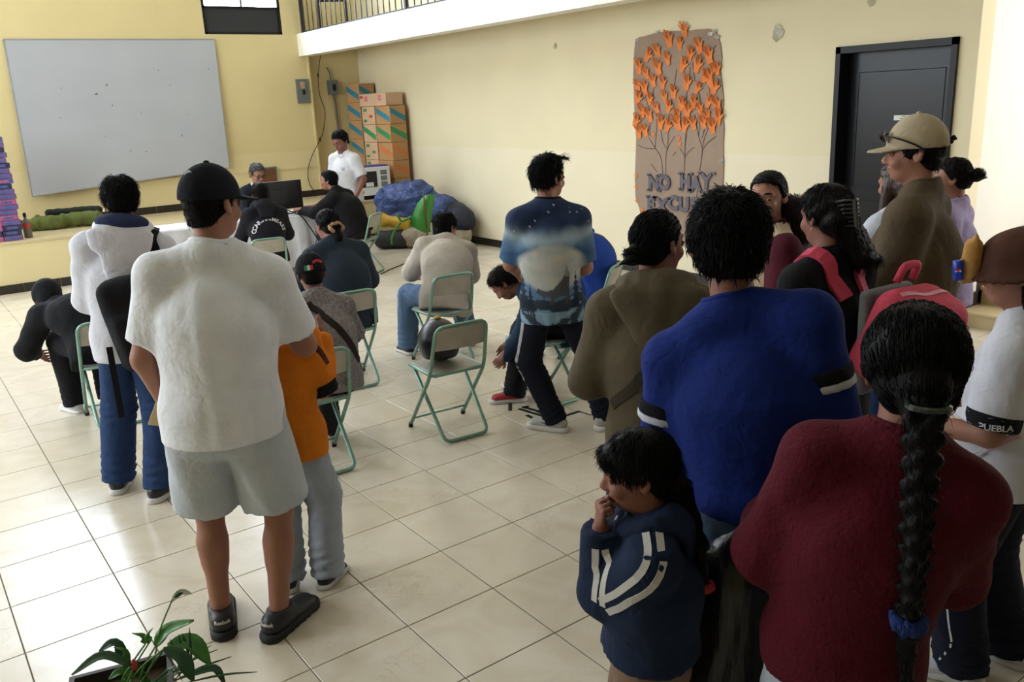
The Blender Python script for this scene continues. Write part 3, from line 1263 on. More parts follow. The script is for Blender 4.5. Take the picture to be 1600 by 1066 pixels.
def marble():
    m = bpy.data.materials.new('cream_marble_tile')
    m.use_nodes = True
    N, L = m.node_tree.nodes, m.node_tree.links
    b = N['Principled BSDF']
    g = N.new('ShaderNodeNewGeometry')
    oi = N.new('ShaderNodeObjectInfo')
    ad = N.new('ShaderNodeVectorMath')
    ad.operation = 'ADD'
    mu = N.new('ShaderNodeVectorMath')
    mu.operation = 'SCALE'
    mu.inputs[0].default_value = (7.3, 3.1, 5.7)
    L.new(oi.outputs['Random'], mu.inputs['Scale'])
    L.new(g.outputs['Position'], ad.inputs[0])
    L.new(mu.outputs[0], ad.inputs[1])
    n1 = N.new('ShaderNodeTexNoise')
    n1.inputs['Scale'].default_value = 2.6
    n1.inputs['Detail'].default_value = 6
    n1.inputs['Distortion'].default_value = 1.6
    L.new(ad.outputs[0], n1.inputs['Vector'])
    r1 = N.new('ShaderNodeValToRGB')
    e = r1.color_ramp.elements
    e[0].position, e[0].color = .30, (*srgb('cdc1aa'), 1)
    e[1].position, e[1].color = .62, (*srgb('d9cfbc'), 1)
    L.new(n1.outputs['Fac'], r1.inputs[0])
    n2 = N.new('ShaderNodeTexNoise')
    n2.inputs['Scale'].default_value = 7
    n2.inputs['Detail'].default_value = 5
    n2.inputs['Distortion'].default_value = 2.6
    L.new(ad.outputs[0], n2.inputs['Vector'])
    r2 = N.new('ShaderNodeValToRGB')      # thin veins
    e = r2.color_ramp.elements
    e[0].position, e[0].color = .485, (0, 0, 0, 1)
    e[1].position, e[1].color = .515, (0, 0, 0, 1)
    k = r2.color_ramp.elements.new(.5)
    k.color = (1, 1, 1, 1)
    L.new(n2.outputs['Fac'], r2.inputs[0])
    n3 = N.new('ShaderNodeTexNoise')
    n3.inputs['Scale'].default_value = 2.3
    L.new(ad.outputs[0], n3.inputs['Vector'])
    r3 = N.new('ShaderNodeMapRange')
    r3.inputs['From Min'].default_value = .5
    r3.inputs['From Max'].default_value = .7
    r3.inputs['To Max'].default_value = .5
    L.new(n3.outputs['Fac'], r3.inputs['Value'])
    mm = N.new('ShaderNodeMath')
    mm.operation = 'MULTIPLY'
    L.new(r2.outputs[0], mm.inputs[0])
    L.new(r3.outputs[0], mm.inputs[1])
    mx = N.new('ShaderNodeMix')
    mx.data_type = 'RGBA'
    L.new(mm.outputs[0], mx.inputs[0])
    L.new(r1.outputs[0], mx.inputs[6])
    mx.inputs[7].default_value = (*srgb('a07f52'), 1)
    L.new(mx.outputs[2], b.inputs['Base Color'])
    rr = N.new('ShaderNodeMapRange')
    rr.inputs['To Min'].default_value = .19
    rr.inputs['To Max'].default_value = .31
    L.new(n3.outputs['Fac'], rr.inputs['Value'])
    L.new(rr.outputs[0], b.inputs['Roughness'])
    b.inputs['Specular IOR Level'].default_value = .55
    return m


MARBLE = marble()


def struct(o):
    o['kind'] = 'structure'
    return o


# floor: grout bed + tiles; the 300 tiles that show largest are single pieces, the rest one joined part
floor = struct(MB().box((XL - .2, YF - .2, -.12), (XR + 3.2, YREC + .1, -.004)).build('floor', GROUT))
GX0, GY0 = .2888 * TILE, .4398 * TILE


def tile_geo(mb, x, y, s, g=.0022, ch=.0015):
    a, b2 = x + g, x + s - g
    c, d = y + g, y + s - g
    z0, z1 = -.006, 0.0
    e = ch
    mb.add([(a, c, z0), (b2, c, z0), (b2, d, z0), (a, d, z0), (a, c, z1 - e), (b2, c, z1 - e), (b2, d, z1 - e), (a, d, z1 - e),
            (a + e, c + e, z1), (b2 - e, c + e, z1), (b2 - e, d - e, z1), (a + e, d - e, z1)],
           [(0, 1, 5, 4), (1, 2, 6, 5), (2, 3, 7, 6), (3, 0, 4, 7), (4, 5, 9, 8), (5, 6, 10, 9), (6, 7, 11, 10), (7, 4, 8, 11), (8, 9, 10, 11)])


def project(P):
    d = np.asarray(P, float) - CAM
    z = d @ CW
    return 800 + FPX * (d @ CR) / z, 533 - FPX * (d @ CU) / z, z


tiles = []
for i in range(-10, 26):
    for j in range(-23, 34):
        x, y = GX0 + i * TILE, GY0 + j * TILE
        if x < XL - .2 or x + TILE > XR + 3 or y < YF - .2 or y > YSTAGE or (x + TILE > XR + .19 and y + TILE > YCOR + .1):
            continue
        px, py, z = project((x + .2, y + .2, 0))
        vis = z > .6 and -60 < px < 1660 and 200 < py < 1130
        tiles.append((-(1 / z ** 3) if vis else 1 + z, x, y))
tiles.sort()
_t = MB()
tile_geo(_t, 0, 0, TILE)
tile_me = _t.mesh('floor_tile', MARBLE)
for n_, (sc_, x, y) in enumerate(tiles[:300]):
    o = bpy.data.objects.new('floor_tile', tile_me)
    o.location = (x, y, 0)
    link(o, floor)
rest = MB()
for sc_, x, y in tiles[300:]:
    tile_geo(rest, x, y, TILE)
o = rest.build('floor_tile_field', MARBLE, floor)
o['kind'] = 'stuff'

# ceiling and walls
struct(MB().box((XL - .2, YF - .2, ZC), (XR + 3.2, YREC + .2, ZC + .15)).build('ceiling', WHITE_P))
# back wall with high windows: (x0, x1)
WINS = [(4.255, 5.42, 3.05, 5.45), (.55, 2.95, 3.75, 6.0), (-2.7, -.4, 3.75, 6.0)]
mb = MB()
mb.box((XL - .2, YB, 0), (5.79, YB + .25, 3.05))
xe = [XL - .2] + sorted(v for w_ in WINS for v in w_[:2]) + [5.79]
for a, b2 in zip(xe[:-1], xe[1:]):
    hit = [w_ for w_ in WINS if w_[0] <= a + .01 and w_[1] >= b2 - .01]
    if hit:
        if hit[0][2] > 3.06:
            mb.box((a, YB, 3.05), (b2, YB + .25, hit[0][2]))
        mb.box((a, YB, hit[0][3]), (b2, YB + .25, ZC))
    else:
        mb.box((a, YB, 3.05), (b2, YB + .25, ZC))
mb.box((5.79, YREC, 0), (XR + .2, YREC + .25, ZC))
struct(mb.build('wall_back', PAINT))
PANE = mat('daylit_window_glass', 'ffffff', rough=.2, var=0, emit=('e0edff', WINDOW_STRENGTH))
DARKP = mat('dark_window_panel', '23262c', rough=.5, var=.25, scale=8, bump=.1)
for n_, (a, b2, WIN_Z0, WIN_Z1) in enumerate(WINS):
    w = empty('window_%d' % (n_ + 1), ((a + b2) / 2, YB, WIN_Z0))
    struct(w)
    W = (b2 - a) / 2
    Hh = WIN_Z1 - WIN_Z0
    fr = MB()
    for x in (-W, W - .04):
        fr.box((x, .0, 0), (x + .04, .08, Hh))
    fr.box((-W, .0, .0), (W, .08, .035)).box((-W, 0, Hh - .04), (W, .08, Hh)).box((-W, 0, .355), (W, .08, .385))
    fr.build('window_frame', BLACKM, w)
    MB().box((-W + .04, .02, .035), (W - .04, .05, .355)).build('lower_panel', DARKP, w)
    nm = 2 if W < .8 else 4
    for k in range(1, nm):
        x = -W + 2 * W * k / nm
        MB().box((x - .012, .0, .385), (x + .012, .07, Hh - .04)).build('mullion', BLACKM, w)
    for k in range(nm):
        x0, x1 = -W + 2 * W * k / nm + .012, -W + 2 * W * (k + 1) / nm - .012
        MB().box((x0, .05, .385), (x1, .056, Hh - .04)).build('pane', PANE, w)

# right wall with the door opening
DY0, DY1, DZ = 3.385, 4.405, 2.232
mb = MB()
mb.box((XR, YCOR, 0), (XR + .2, DY0, ZC)).box((XR, DY1, 0), (XR + .2, YREC + .2, ZC)).box((XR, DY0, DZ), (XR + .2, DY1, ZC))
struct(mb.build('wall_right', PAINT_R))
# front part of the hall (behind the camera) and left wall with the window bands
mb = MB().box((XL - .2, YF - .2, 0), (XR + 3.2, YF, ZC))
struct(mb.build('wall_front', PAINT))
LW = [(4.4, 8.0), (8.6, 11.8)]
mb = MB()
mb.box((XL - .2, YF, 0), (XL, YB, 1.55)).box((XL - .2, YF, 3.95), (XL, YB, ZC))
for a, b2 in ((YF, 4.4), (8.0, 8.6), (11.8, YB)):
    mb.box((XL - .2, a, 1.55), (XL, b2, 3.95))
struct(mb.build('wall_left', PAINT))
PANE_L = mat('left_window_glass', 'ffffff', rough=.2, var=0, emit=('e6f0ff', 2.0))
for n_, (a, b2) in enumerate(LW):
    w = struct(empty('window_%d' % (n_ + 4), (XL, (a + b2) / 2, 1.55)))
    W = (b2 - a) / 2
    fr = MB()
    fr.box((-.1, -W, 0), (-.02, W, .05)).box((-.1, -W, 2.35), (-.02, W, 2.4))
    for y in (-W, W - .05, -W / 3, W / 3):
        fr.box((-.1, y, 0), (-.02, y + .05, 2.4))
    fr.build('window_frame', BLACKM, w)
    for k in range(3):
        MB().box((-.085, -W + 2 * W * k / 3 + .03, .05), (-.08, -W + 2 * W * (k + 1) / 3 - .02, 2.35)).build('pane', PANE_L, w)

# stair alcove on the right
struct(MB().box((XR + .2, YCOR, 0), (XR + 3.2, YCOR + .2, ZC)).build('wall_stair', WHITE_P))
struct(MB().box((XR + 3.0, YF, 0), (XR + 3.2, YCOR, ZC)).build('wall_stair_end', WHITE_P))
mb = MB()
mb.box((XR + .1, -.1, 0), (XR + 3.0, 0, 1.0)).box((XR + .1, -.1, 3.2), (XR + 3.0, 0, ZC)).box((XR + .1, -.1, 1.0), (7.2, 0, 3.2)).box((9.4, -.1, 1.0), (XR + 3.0, 0, 3.2))
struct(mb.build('wall_stair_front', WHITE_P))
w = struct(empty('window_6', (8.3, -.05, 1.0)))
MB().box((-1.1, -.03, 0), (1.1, .03, .05)).box((-1.1, -.03, 2.15), (1.1, .03, 2.2)).box((-1.1, -.03, 0), (-1.05, .03, 2.2)).box((1.05, -.03, 0), (1.1, .03, 2.2)).box((-.025, -.03, 0), (.025, .03, 2.2)).build('window_frame', BLACKM, w)
for x in (-1.05, .025):
    MB().box((x, -.012, .05), (x + 1.02, -.006, 2.15)).build('pane', PANE_L, w)
STEP_M = mat('stair_tile', 'c9b48c', rough=.35, var=.08, scale=6, coord='World')
st = struct(empty('staircase', (6.86, 2.5, 0)))
for k in range(7):
    MB().box((.28 * k, -.42, 0), (.28 * (k + 1) + .02, .73, .135 + .15 * k - .03)).build('riser_block', STEP_M, st)
    MB().box((.28 * k - .025, -.45, .105 + .15 * k), (.28 * (k + 1) + .02, .735, .135 + .15 * k), .008).build('tread', STEP_M, st)
    MB().box((.28 * k - .06, .722, .0 if k == 0 else .15 * k), (.28 * (k + 1), .738, .15 * k + .25)).build('skirting_tile', BASE_T, st)

# stage with tiled dark base
struct(MB().box((XL, YSTAGE, 0), (XR, YREC, ZSTAGE - .03)).build('stage', PAINT))
struct(MB().box((XL, YSTAGE - .015, ZSTAGE - .03), (XR, YREC, ZSTAGE), .004).build('stage_top', STAGE_T))


def tile_row(name, n, p0, step, size, m):
    root = struct(empty(name, p0))
    me = MB().box((0, 0, 0), size, .003).mesh('baseboard_tile', m)
    for k in range(n):
        o = bpy.data.objects.new('baseboard_tile', me)
        o.location = (step[0] * k, step[1] * k, 0)
        link(o, root)
    return root


tile_row('baseboard_stage', 26, (XL + .02, YSTAGE - .012, 0), (.4, 0), (.395, .012, .105), BASE_T)
tile_row('baseboard_back', 24, (XL + .02, YB - .012, ZSTAGE), (.4, 0), (.395, .012, .10), BASE_T)
tile_row('baseboard_right', 17, (XR - .012, DY1 + .05, 0), (0, .4), (.012, .395, .10), BASE_T)
struct(MB().box((5.77, YB - .02, ZSTAGE + .1), (5.795, YB + .01, ZB0)).build('trim_1', PAINT))
struct(MB().box((2.9, YB - .012, 1.06), (5.79, YB, 1.085)).build('trim_2', PAINT))

# balcony
struct(MB().box((XFAS, -1.0, ZB0), (XFAS + .22, YB + .01, ZB1)).box((XFAS + .22, -1.0, ZB1 - .16), (XR, YREC, ZB1)).build('balcony', BEAM_P))
RAIL_M = mat('dark_railing_paint', '22232a', rough=.45, var=.1)
rl = empty('balcony_railing', (XFAS + .07, 8.2, ZB1))
tag(rl, 'dark metal railing with thin upright bars along the balcony edge', 'railing')
MB().box((-.012, -9, .015), (.012, 4.7, .03)).build('bottom_rail', RAIL_M, rl)
MB().box((-.025, -9, .92), (.025, 4.7, .96)).build('handrail', RAIL_M, rl)
bar_me = MB().box((-.006, -.006, 0), (.006, .006, .92)).mesh('bar', RAIL_M)
for k in range(88):
    o = bpy.data.objects.new('bar', bar_me)
    o.location = (0, 4.60 - .155 * k, .0)
    link(o, rl)
post_me = MB().box((-.02, -.02, -.03), (.02, .02, .92)).mesh('post', RAIL_M)
for y in (1.55, -1.6, -4.7, -7.8, 4.68):
    o = bpy.data.objects.new('post', post_me)
    o.location = (0, y, 0)
    link(o, rl)

# door
dr = struct(empty('door_1', (XR, (DY0 + DY1) / 2, 0)))
W = (DY1 - DY0) / 2
fr = MB()
for y0, y1 in ((-W, -W + .045), (W - .045, W)):
    fr.box((-.03, y0, 0), (.16, y1, DZ))
fr.box((-.03, -W, DZ - .055), (.16, W, DZ))
fr.build('door_frame', BLACKM, dr)
lf = MB().box((.115, -W + .045, .005), (.155, W - .045, DZ - .055)).build('door_leaf', DOORM, dr)
for (y0, y1, z0, z1) in ((-W + .14, W - .14, 1.08, 2.02), (-W + .14, W - .14, .12, .96)):
    ln = MB()
    for b in (((.112, y0, z0), (.1155, y1, z0 + .006)), ((.112, y0, z1 - .006), (.1155, y1, z1)), ((.112, y0, z0), (.1155, y0 + .006, z1)), ((.112, y1 - .006, z0), (.1155, y1, z1))):
        ln.box(*b)
    ln.build('panel_groove', mat('groove_black', '050507', rough=.8, var=0), lf)
PAPER = mat('white_paper', 'dcdcd8', rough=.8, var=.04, scale=12)
INK = mat('print_ink', '2b2b30', rough=.8, var=0)
sg = MB().box((.108, -.14, 1.625), (.1145, .03, 1.665)).build('door_sign', PAPER, dr)
for k, (y0, y1) in enumerate(((-.075, -.035), (-.10, -.02))):
    MB().box((.1072, y0, 1.652 - .016 * k), (.1082, y1, 1.657 - .016 * k)).build('sign_print', INK, sg)

# unseen slab added over the hall front to dim light on the nearest people
struct(MB().box((XL, YF, 2.78), (XR + .1, .7, 3.05)).build('light_blocking_slab', BEAM_P))


# ------------------------------------------------------------------ fixed things on the walls and the stage
WB = mat('whiteboard_face', 'b2b5bc', rough=.35, var=.05, scale=1.5, spec=.4)
tl_, tr_, br_, bl_ = onY(5, 62, YB - .01), onY(334, 62, YB - .01), onY(358, 262, YB - .07), onY(50, 307, YB - .07)
board = empty('whiteboard', tuple(bl_))
tag(board, 'large grey-white board mounted on the cream back wall above the stage', 'whiteboard')
q = [Vector(a - bl_) for a in (bl_, br_, tr_, tl_)]
nrm = (q[1] - q[0]).cross(q[3] - q[0]).normalized()
MB().poly(q, nrm, .018).build('board_face', WB, board)
fr = MB()
for i in range(4):
    a, b2 = q[i] + nrm * .012, q[(i + 1) % 4] + nrm * .012
    fr.tube([a, b2], .011, 6)
fr.build('board_rim', mat('board_rim_grey', '9a9994', rough=.5), board)
SM = mat('board_smudge', '7b6a5c', rough=.9, var=.3)
for (x, y, s_, a) in ((150, 147, .05, .4), (166, 133, .045, .5), (175, 165, .03, 1.4), (283, 212, .035, 1.2), (247, 110, .03, 0), (265, 133, .025, .8), (95, 138, .022, 0), (94, 184, .022, 1), (164, 213, .022, 1), (227, 237, .03, .2), (292, 180, .02, .4), (220, 177, .02, 1.5), (203, 236, .025, .8), (325, 108, .03, 0)):
    c = Vector(onY(x, y, YB - .03) - bl_)
    d_ = (c - q[0]).dot(nrm)
    c = c - nrm * (d_ - .0185)
    e1 = Vector((math.cos(a), 0, math.sin(a)))
    e1 = (e1 - nrm * e1.dot(nrm)).normalized()
    e2 = nrm.cross(e1)
    MB().poly([c + e1 * s_ * .5 * math.cos(t) + e2 * s_ * .2 * math.sin(t) * (1 + .3 * math.sin(3 * t)) for t in np.linspace(0, 2 * math.pi, 9)[:-1]], nrm, .001).build('mark', SM, board)

GREYM = mat('grey_box_metal', '6d7475', rough=.5, var=.1, metal=.2)
p0 = onY(461, 124, YB)
pn = empty('electrical_panel', (p0[0] + .1, YB, p0[2] - .36))
tag(pn, 'flat grey electrical panel with paper tag on the back wall', 'electrical panel')
MB().box((-.1, -.03, 0), (.1, 0, .36), .005).build('panel_door', GREYM, pn)
MB().box((-.04, -.033, .22), (.035, -.03, .32)).build('paper_tag', mat('tan_paper', 'b79a78', var=.1), pn)
MB().box((-.012, -.04, .13), (.03, -.03, .2), .003).build('latch', BLACKM, pn)
p1 = onY(518, 138, YREC)
sw = empty('switch_box', (p1[0], YREC, p1[2] - .1))
tag(sw, 'small grey safety switch with vertical conduit pipe in the wall recess', 'switch box')
MB().box((-.075, -.09, 0), (.075, 0, .22), .006).build('box', GREYM, sw)
MB().box((-.02, -.1, .06), (.03, -.088, .16), .003).build('lever', BLACKM, sw)
MB().tube([(0, -.045, 0), (.02, -.045, -.12), (.03, -.04, -.6), (.03, -.04, -1.5)], .018, 8).build('conduit', mat('conduit_grey', '716b60', rough=.5), sw)
MB().tube(spline([(-.02, -.04, .22), (-.03, -.05, .33), (-.07, -.04, .42)], 4), .012, 6).build('cable', GREYM, sw)
cb = MB()
pts = [onY(506, 48, YB - .08), onY(503, 72, YB - .1), onY(497, 118, YB - .1), onY(500, 150, YB - .08), onY(508, 175, YB - .05), onY(505, 205, YB - .05), onY(500, 218, YB - .05), onY(487, 245, YB - .04), onY(481, 268, YB - .04), onY(484, 288, YB - .04), onY(492, 300, YB - .03)]
c = cb.tube(spline(pts, 4), .006, 6).build('hanging_cable', BLACKM)
tag(c, 'thin dark cable hanging from the balcony down the back wall', 'cable')
for k in (1, 2, 6):
    q_ = pts[k]
    MB().tube([q_ + V3(0, 0, .03), q_ - V3(0, 0, .03)], .014, 6).build('connector', BLACKM, c)

# carton boxes
CARD = mat('cardboard', 'b58a5c', rough=.85, var=.1, scale=5, bump=.1)
CARD_P = mat('cardboard_pale', 'cba98a', rough=.85, var=.08, scale=5)
TAPE = {k: mat('stripe_' + k, v, rough=.6, var=.08) for k, v in dict(blue='2f7f96', green='2f8a58', orange='c9773f', red='c23a2e', pink='cf6f86').items()}


def carton(x0, x1, y0, y1, z0, z1, label, stripe=None, pale=False, tabs=None, grp='cartons stacked in the back corner'):
    b = empty('carton', ((x0 + x1) / 2, (y0 + y1) / 2, z0))
    tag(b, label, 'box', grp)
    X, Y, Z = (x1 - x0) / 2, (y1 - y0) / 2, z1 - z0
    MB().box((-X, -Y, .002), (X, Y, Z - .002), .006).build('box_body', CARD_P if pale else CARD, b)
    MB().box((-X + .004, -.004, Z - .003), (X - .004, .004, Z - .0005)).build('flap_seam', mat('seam', '6b4d33', var=.1), b)
    if stripe:
        m = TAPE[stripe]
        # diagonal printed stripe on the two faces in view (-X face and -Y face), proud by a hair
        MB().poly([(-X - .001, Y * .92, Z * .92), (-X - .001, Y * .92, Z * .62), (-X - .001, -Y * .92, Z * .10), (-X - .001, -Y * .92, Z * .42)], (-1, 0, 0), .001).build('printed_stripe', m, b)
        MB().poly([(-X * .95, -Y - .001, Z * .92), (-X * .95, -Y - .001, Z * .62), (X * .95, -Y - .001, Z * .10), (X * .95, -Y - .001, Z * .42)], (0, -1, 0), .001).build('printed_stripe', m, b)
    for (t, fy, fz, c_) in tabs or ():
        if t == 'x':
            MB().box((-X - .002, fy * Y - .05, fz * Z - .02), (-X, fy * Y + .05, fz * Z + .02)).build('tape_tab', TAPE[c_], b)
        else:
            MB().box((fy * X - .03, -Y - .002, fz * Z - .05), (fy * X + .03, -Y, fz * Z + .05)).build('tape_tab', TAPE[c_], b)
    return b


rows = ['green', 'orange', 'orange', 'green', 'blue']
names = ['lowest', 'second', 'third', 'fourth', 'topmost']
for k in range(5):
    carton(6.385 - .012 * (k % 2), 6.655, 11.60, 12.04, ZSTAGE + .268 * k, ZSTAGE + .268 * (k + 1), 'brown carton with %s diagonal stripe, %s of the front stack' % (rows[k], names[k]), rows[k])
for k in range(5):
    carton(6.375, 6.65, 12.06, 12.47, ZSTAGE + .268 * k, ZSTAGE + .268 * (k + 1), 'brown carton with %s, %s of the middle stack' % ('a green diagonal stripe' if k == 3 else 'small green tape tabs', names[k]), 'green' if k == 3 else None, True,
           [('x', .5, .8, 'green'), ('x', -.4, .45, 'green' if k < 4 else 'red'), ('x', .55, .2, 'green')] if k != 3 else [])
for k in range(6):
    carton(6.42, 6.69, 12.6, 13.05, ZSTAGE + .283 * k, ZSTAGE + .283 * (k + 1), 'brown carton with blue diagonal stripe, %s of the tall rear stack' % ['lowest', 'second', 'third', 'fourth', 'fifth', 'topmost'][k], 'blue')
carton(6.37, 6.66, 11.66, 12.5, ZSTAGE + 1.342, ZSTAGE + 1.53, 'long pale carton with pink tape lying on top of the stacks', None, True, [('x', .85, .75, 'red'), ('x', .5, .5, 'pink'), ('x', .5, .7, 'pink'), ('x', -.55, .5, 'pink'), ('x', -.55, .75, 'pink')])
# appliance box with a picture of the machine
ab = empty('appliance_box', (6.03, 11.74, ZSTAGE))
ab.rotation_euler = (0, 0, math.radians(-8))
tag(ab, 'white printed appliance box with dark machine picture on the stage edge', 'box')
MB().box((-.27, -.16, .0), (.27, .16, .47), .005).build('box_body', PAPER, ab)
MB().box((-.272, -.162, .0), (.272, .162, .06)).build('black_base_print', BLACKM, ab)
MB().box((-.22, -.163, .18), (.06, -.16, .41)).build('machine_picture', mat('printed_machine', '1d1d20', rough=.5), ab)
MB().box((-.12, -.165, .19), (.0, -.1625, .25)).build('machine_label', PAPER, ab)
for k in range(3):
    MB().box((.12, -.163, .18 + .085 * k), (.22, -.16, .25 + .085 * k)).build('spec_print', mat('printed_grey', '7d7d80', rough=.8, var=.5, scale=60), ab)
MB().poly([(-.18 + .025 * math.cos(t), -.161, .11 + .025 * math.sin(t)) for t in np.linspace(0, 2 * math.pi, 13)[:-1]], (0, -1, 0), .002).build('red_seal', TAPE['red'], ab)
for k, (x0, x1, z0, z1) in enumerate(((.03, .08, .075, .10), (.085, .10, .072, .115), (.11, .155, .075, .12), (.165, .205, .08, .125), (.215, .25, .085, .125))):
    MB().poly([(x0, -.161, z0), (x1, -.161, z0 + .004), (x1 + .006, -.161, z1), (x0 + .006, -.161, z1 - .004)], (0, -1, 0), .002).build('bold_print', INK, ab)
MB().box((-.2, -.12, .47), (.26, .13, .492), .006).build('purple_lid_strap', mat('purple_plastic', '4b3a8a', rough=.5), ab)

# wooden framed board behind the official
b = empty('framed_board', (4.90, YB, .80))
tag(b, 'small brown wooden board with grey frame leaning at the back wall', 'board')
MB().box((-.16, -.04, .0), (.14, -.02, .30)).build('panel', mat('brown_wood', '6b4526', rough=.5, var=.3, scale=8, stretch=(1, 1, 4)), b)
MB().box((-.18, -.05, -.02), (-.16, -.01, .32)).box((.14, -.05, -.02), (.16, -.01, .32)).box((-.18, -.05, .30), (.16, -.01, .32)).build('frame', GREYM, b)
for x_ in (-.17, .12):
    MB().box((x_, -.05, -.195), (x_ + .03, -.01, 0)).build('leg', GREYM, b)

# outlet and wall tape
o_ = onX(734, 335, XR)
b = empty('wall_outlet', (XR, o_[1], o_[2]))
tag(b, 'white wall outlet with yellow cable plugged in near the tarp pile', 'outlet')
MB().box((-.012, -.045, -.055), (0, .045, .055), .003).build('cover_plate', mat('dark_plate', '4a4a4c', rough=.5), b)
MB().box((-.016, -.025, -.04), (-.011, .025, .04), .002).build('socket', PAPER, b)
MB().tube(spline([(-.02, .0, .0), (-.06, .07, .0), (-.06, .17, -.02), (-.05, .2, -.12), (-.06, .12, -.2), (-.08, .04, -.36), (-.06, .1, -.40)], 5), .009, 6).build('yellow_cable', mat('yellow_cable', 'c9a63a', rough=.5), b)
CLEAR = mat('clear_tape', 'f2f2ee', rough=.12, var=.2, scale=30, bump=.8, bscale=40, spec=.8, trans=.8)
for (x, y, s_, lab) in ((1216, 50, .09, 'crumpled clear tape stuck high on the wall near the door'), (868, 72, .04, 'tiny scrap of clear tape on the wall left of the poster'), (1362, 2, .05, 'scrap of clear tape on the wall above the door')):
    c = onX(x, y, XR)
    rg = random.Random(x)
    b = MB()
    n = 10
    ps = [Vector((XR - .004 - rg.random() * .02, c[1] + s_ * (.6 + .4 * rg.random()) * math.cos(2 * math.pi * k / n) * .8, c[2] + s_ * (.6 + .4 * rg.random()) * math.sin(2 * math.pi * k / n))) for k in range(n)]
    b.add([Vector((XR - .03, c[1], c[2]))] + ps + [p + Vector((.004, 0, 0)) for p in ps], [(0, 1 + k, 1 + (k + 1) % n) for k in range(n)] + [(1 + k, 1 + n + k, 1 + n + (k + 1) % n, 1 + (k + 1) % n) for k in range(n)])
    tag(b.build('tape_scrap', CLEAR), lab, 'tape')

# ------------------------------------------------------------------ poster of paper hands
KRAFT = mat('kraft_paper', '9c8674', rough=.85, var=.10, scale=3, bump=.3, bscale=7)
ORANGE = mat('orange_paper', 'e2803e', rough=.75, var=.12, scale=9)
LETTER = mat('grey_foam_letters', '605a63', rough=.5, var=.2, scale=20)
BRANCH = mat('branch_ink', '4c4038', rough=.8, var=.2)
PY, PZ = 6.25, .25
poster = empty('poster', (XR, PY, PZ))
tag(poster, 'tall brown paper poster with orange paper hands and NO HAY EXCUSAS lettering', 'poster')


def pp(cx, cy, off=0.):
    """poster crop coordinate -> poster local point"""
    w = onX(980 + cx / 3.23, 30 + cy / 3.23, XR - .012 - off)
    return Vector((w[0] - XR, w[1] - PY, w[2] - PZ))


out = [(42, 105), (60, 92), (100, 82), (150, 68), (200, 62), (250, 58), (300, 60), (350, 52), (410, 48), (440, 55), (458, 85), (470, 130), (477, 190), (470, 260), (478, 330), (485, 400), (482, 470), (488, 560), (483, 640), (486, 740), (482, 830), (480, 920), (470, 1000), (440, 1080), (420, 1130), (300, 1150), (160, 1140), (90, 1080), (70, 1010), (62, 960), (42, 900), (38, 800), (42, 700), (45, 600), (38, 500), (33, 380), (30, 280), (33, 200), (36, 150)]
ps = [pp(*a) for a in out]
c = pp(250, 560)
MB().add([c] + ps + [p + Vector((.008, 0, 0)) for p in ps], [(0, 1 + (k + 1) % len(ps), 1 + k) for k in range(len(ps))] + [(1 + k, 1 + (k + 1) % len(ps), 1 + len(ps) + (k + 1) % len(ps), 1 + len(ps) + k) for k in range(len(ps))]).build('paper_sheet', KRAFT, poster)


def strip(pts, w, m, name, parent):
    P_ = [pp(*a, .003) for a in pts]
    P_ = spline(P_, 4)
    vs, fs = [], []
    for i, p in enumerate(P_):
        d = P_[min(i + 1, len(P_) - 1)] - P_[max(i - 1, 0)]
        sd = Vector((0, -d.z, d.y)).normalized() * w
        vs += [p - sd, p + sd]
    for i in range(len(P_) - 1):
        fs.append((2 * i, 2 * i + 1, 2 * i + 3, 2 * i + 2))
    return MB().add(vs, fs).build(name, m, parent)


for pts in ([(348, 920), (360, 800), (375, 700), (378, 650), (360, 590), (340, 480)], [(375, 670), (400, 630), (450, 590)], [(378, 650), (390, 600), (410, 545)], [(288, 785), (290, 700), (292, 640), (300, 580)], [(290, 700), (310, 670), (340, 645)], [(290, 690), (265, 650)],
            [(195, 790), (195, 700), (205, 650), (240, 590)], [(205, 660), (180, 620), (170, 560)], [(180, 790), (170, 700), (140, 650), (110, 600)], [(140, 655), (90, 650), (55, 635)], [(150, 770), (120, 730)], [(230, 690), (245, 670)], [(205, 650), (210, 480), (230, 380), (250, 250)], [(292, 640), (300, 500), (300, 380), (320, 240)], [(360, 590), (370, 420), (340, 300), (330, 220)], [(140, 650), (150, 500), (130, 380), (160, 260)], [(378, 600), (420, 420), (400, 300)], [(400, 140), (420, 160), (450, 130)], [(115, 590), (110, 460), (70, 330)]):
    strip(pts, .0035, BRANCH, 'drawn_branch', poster)


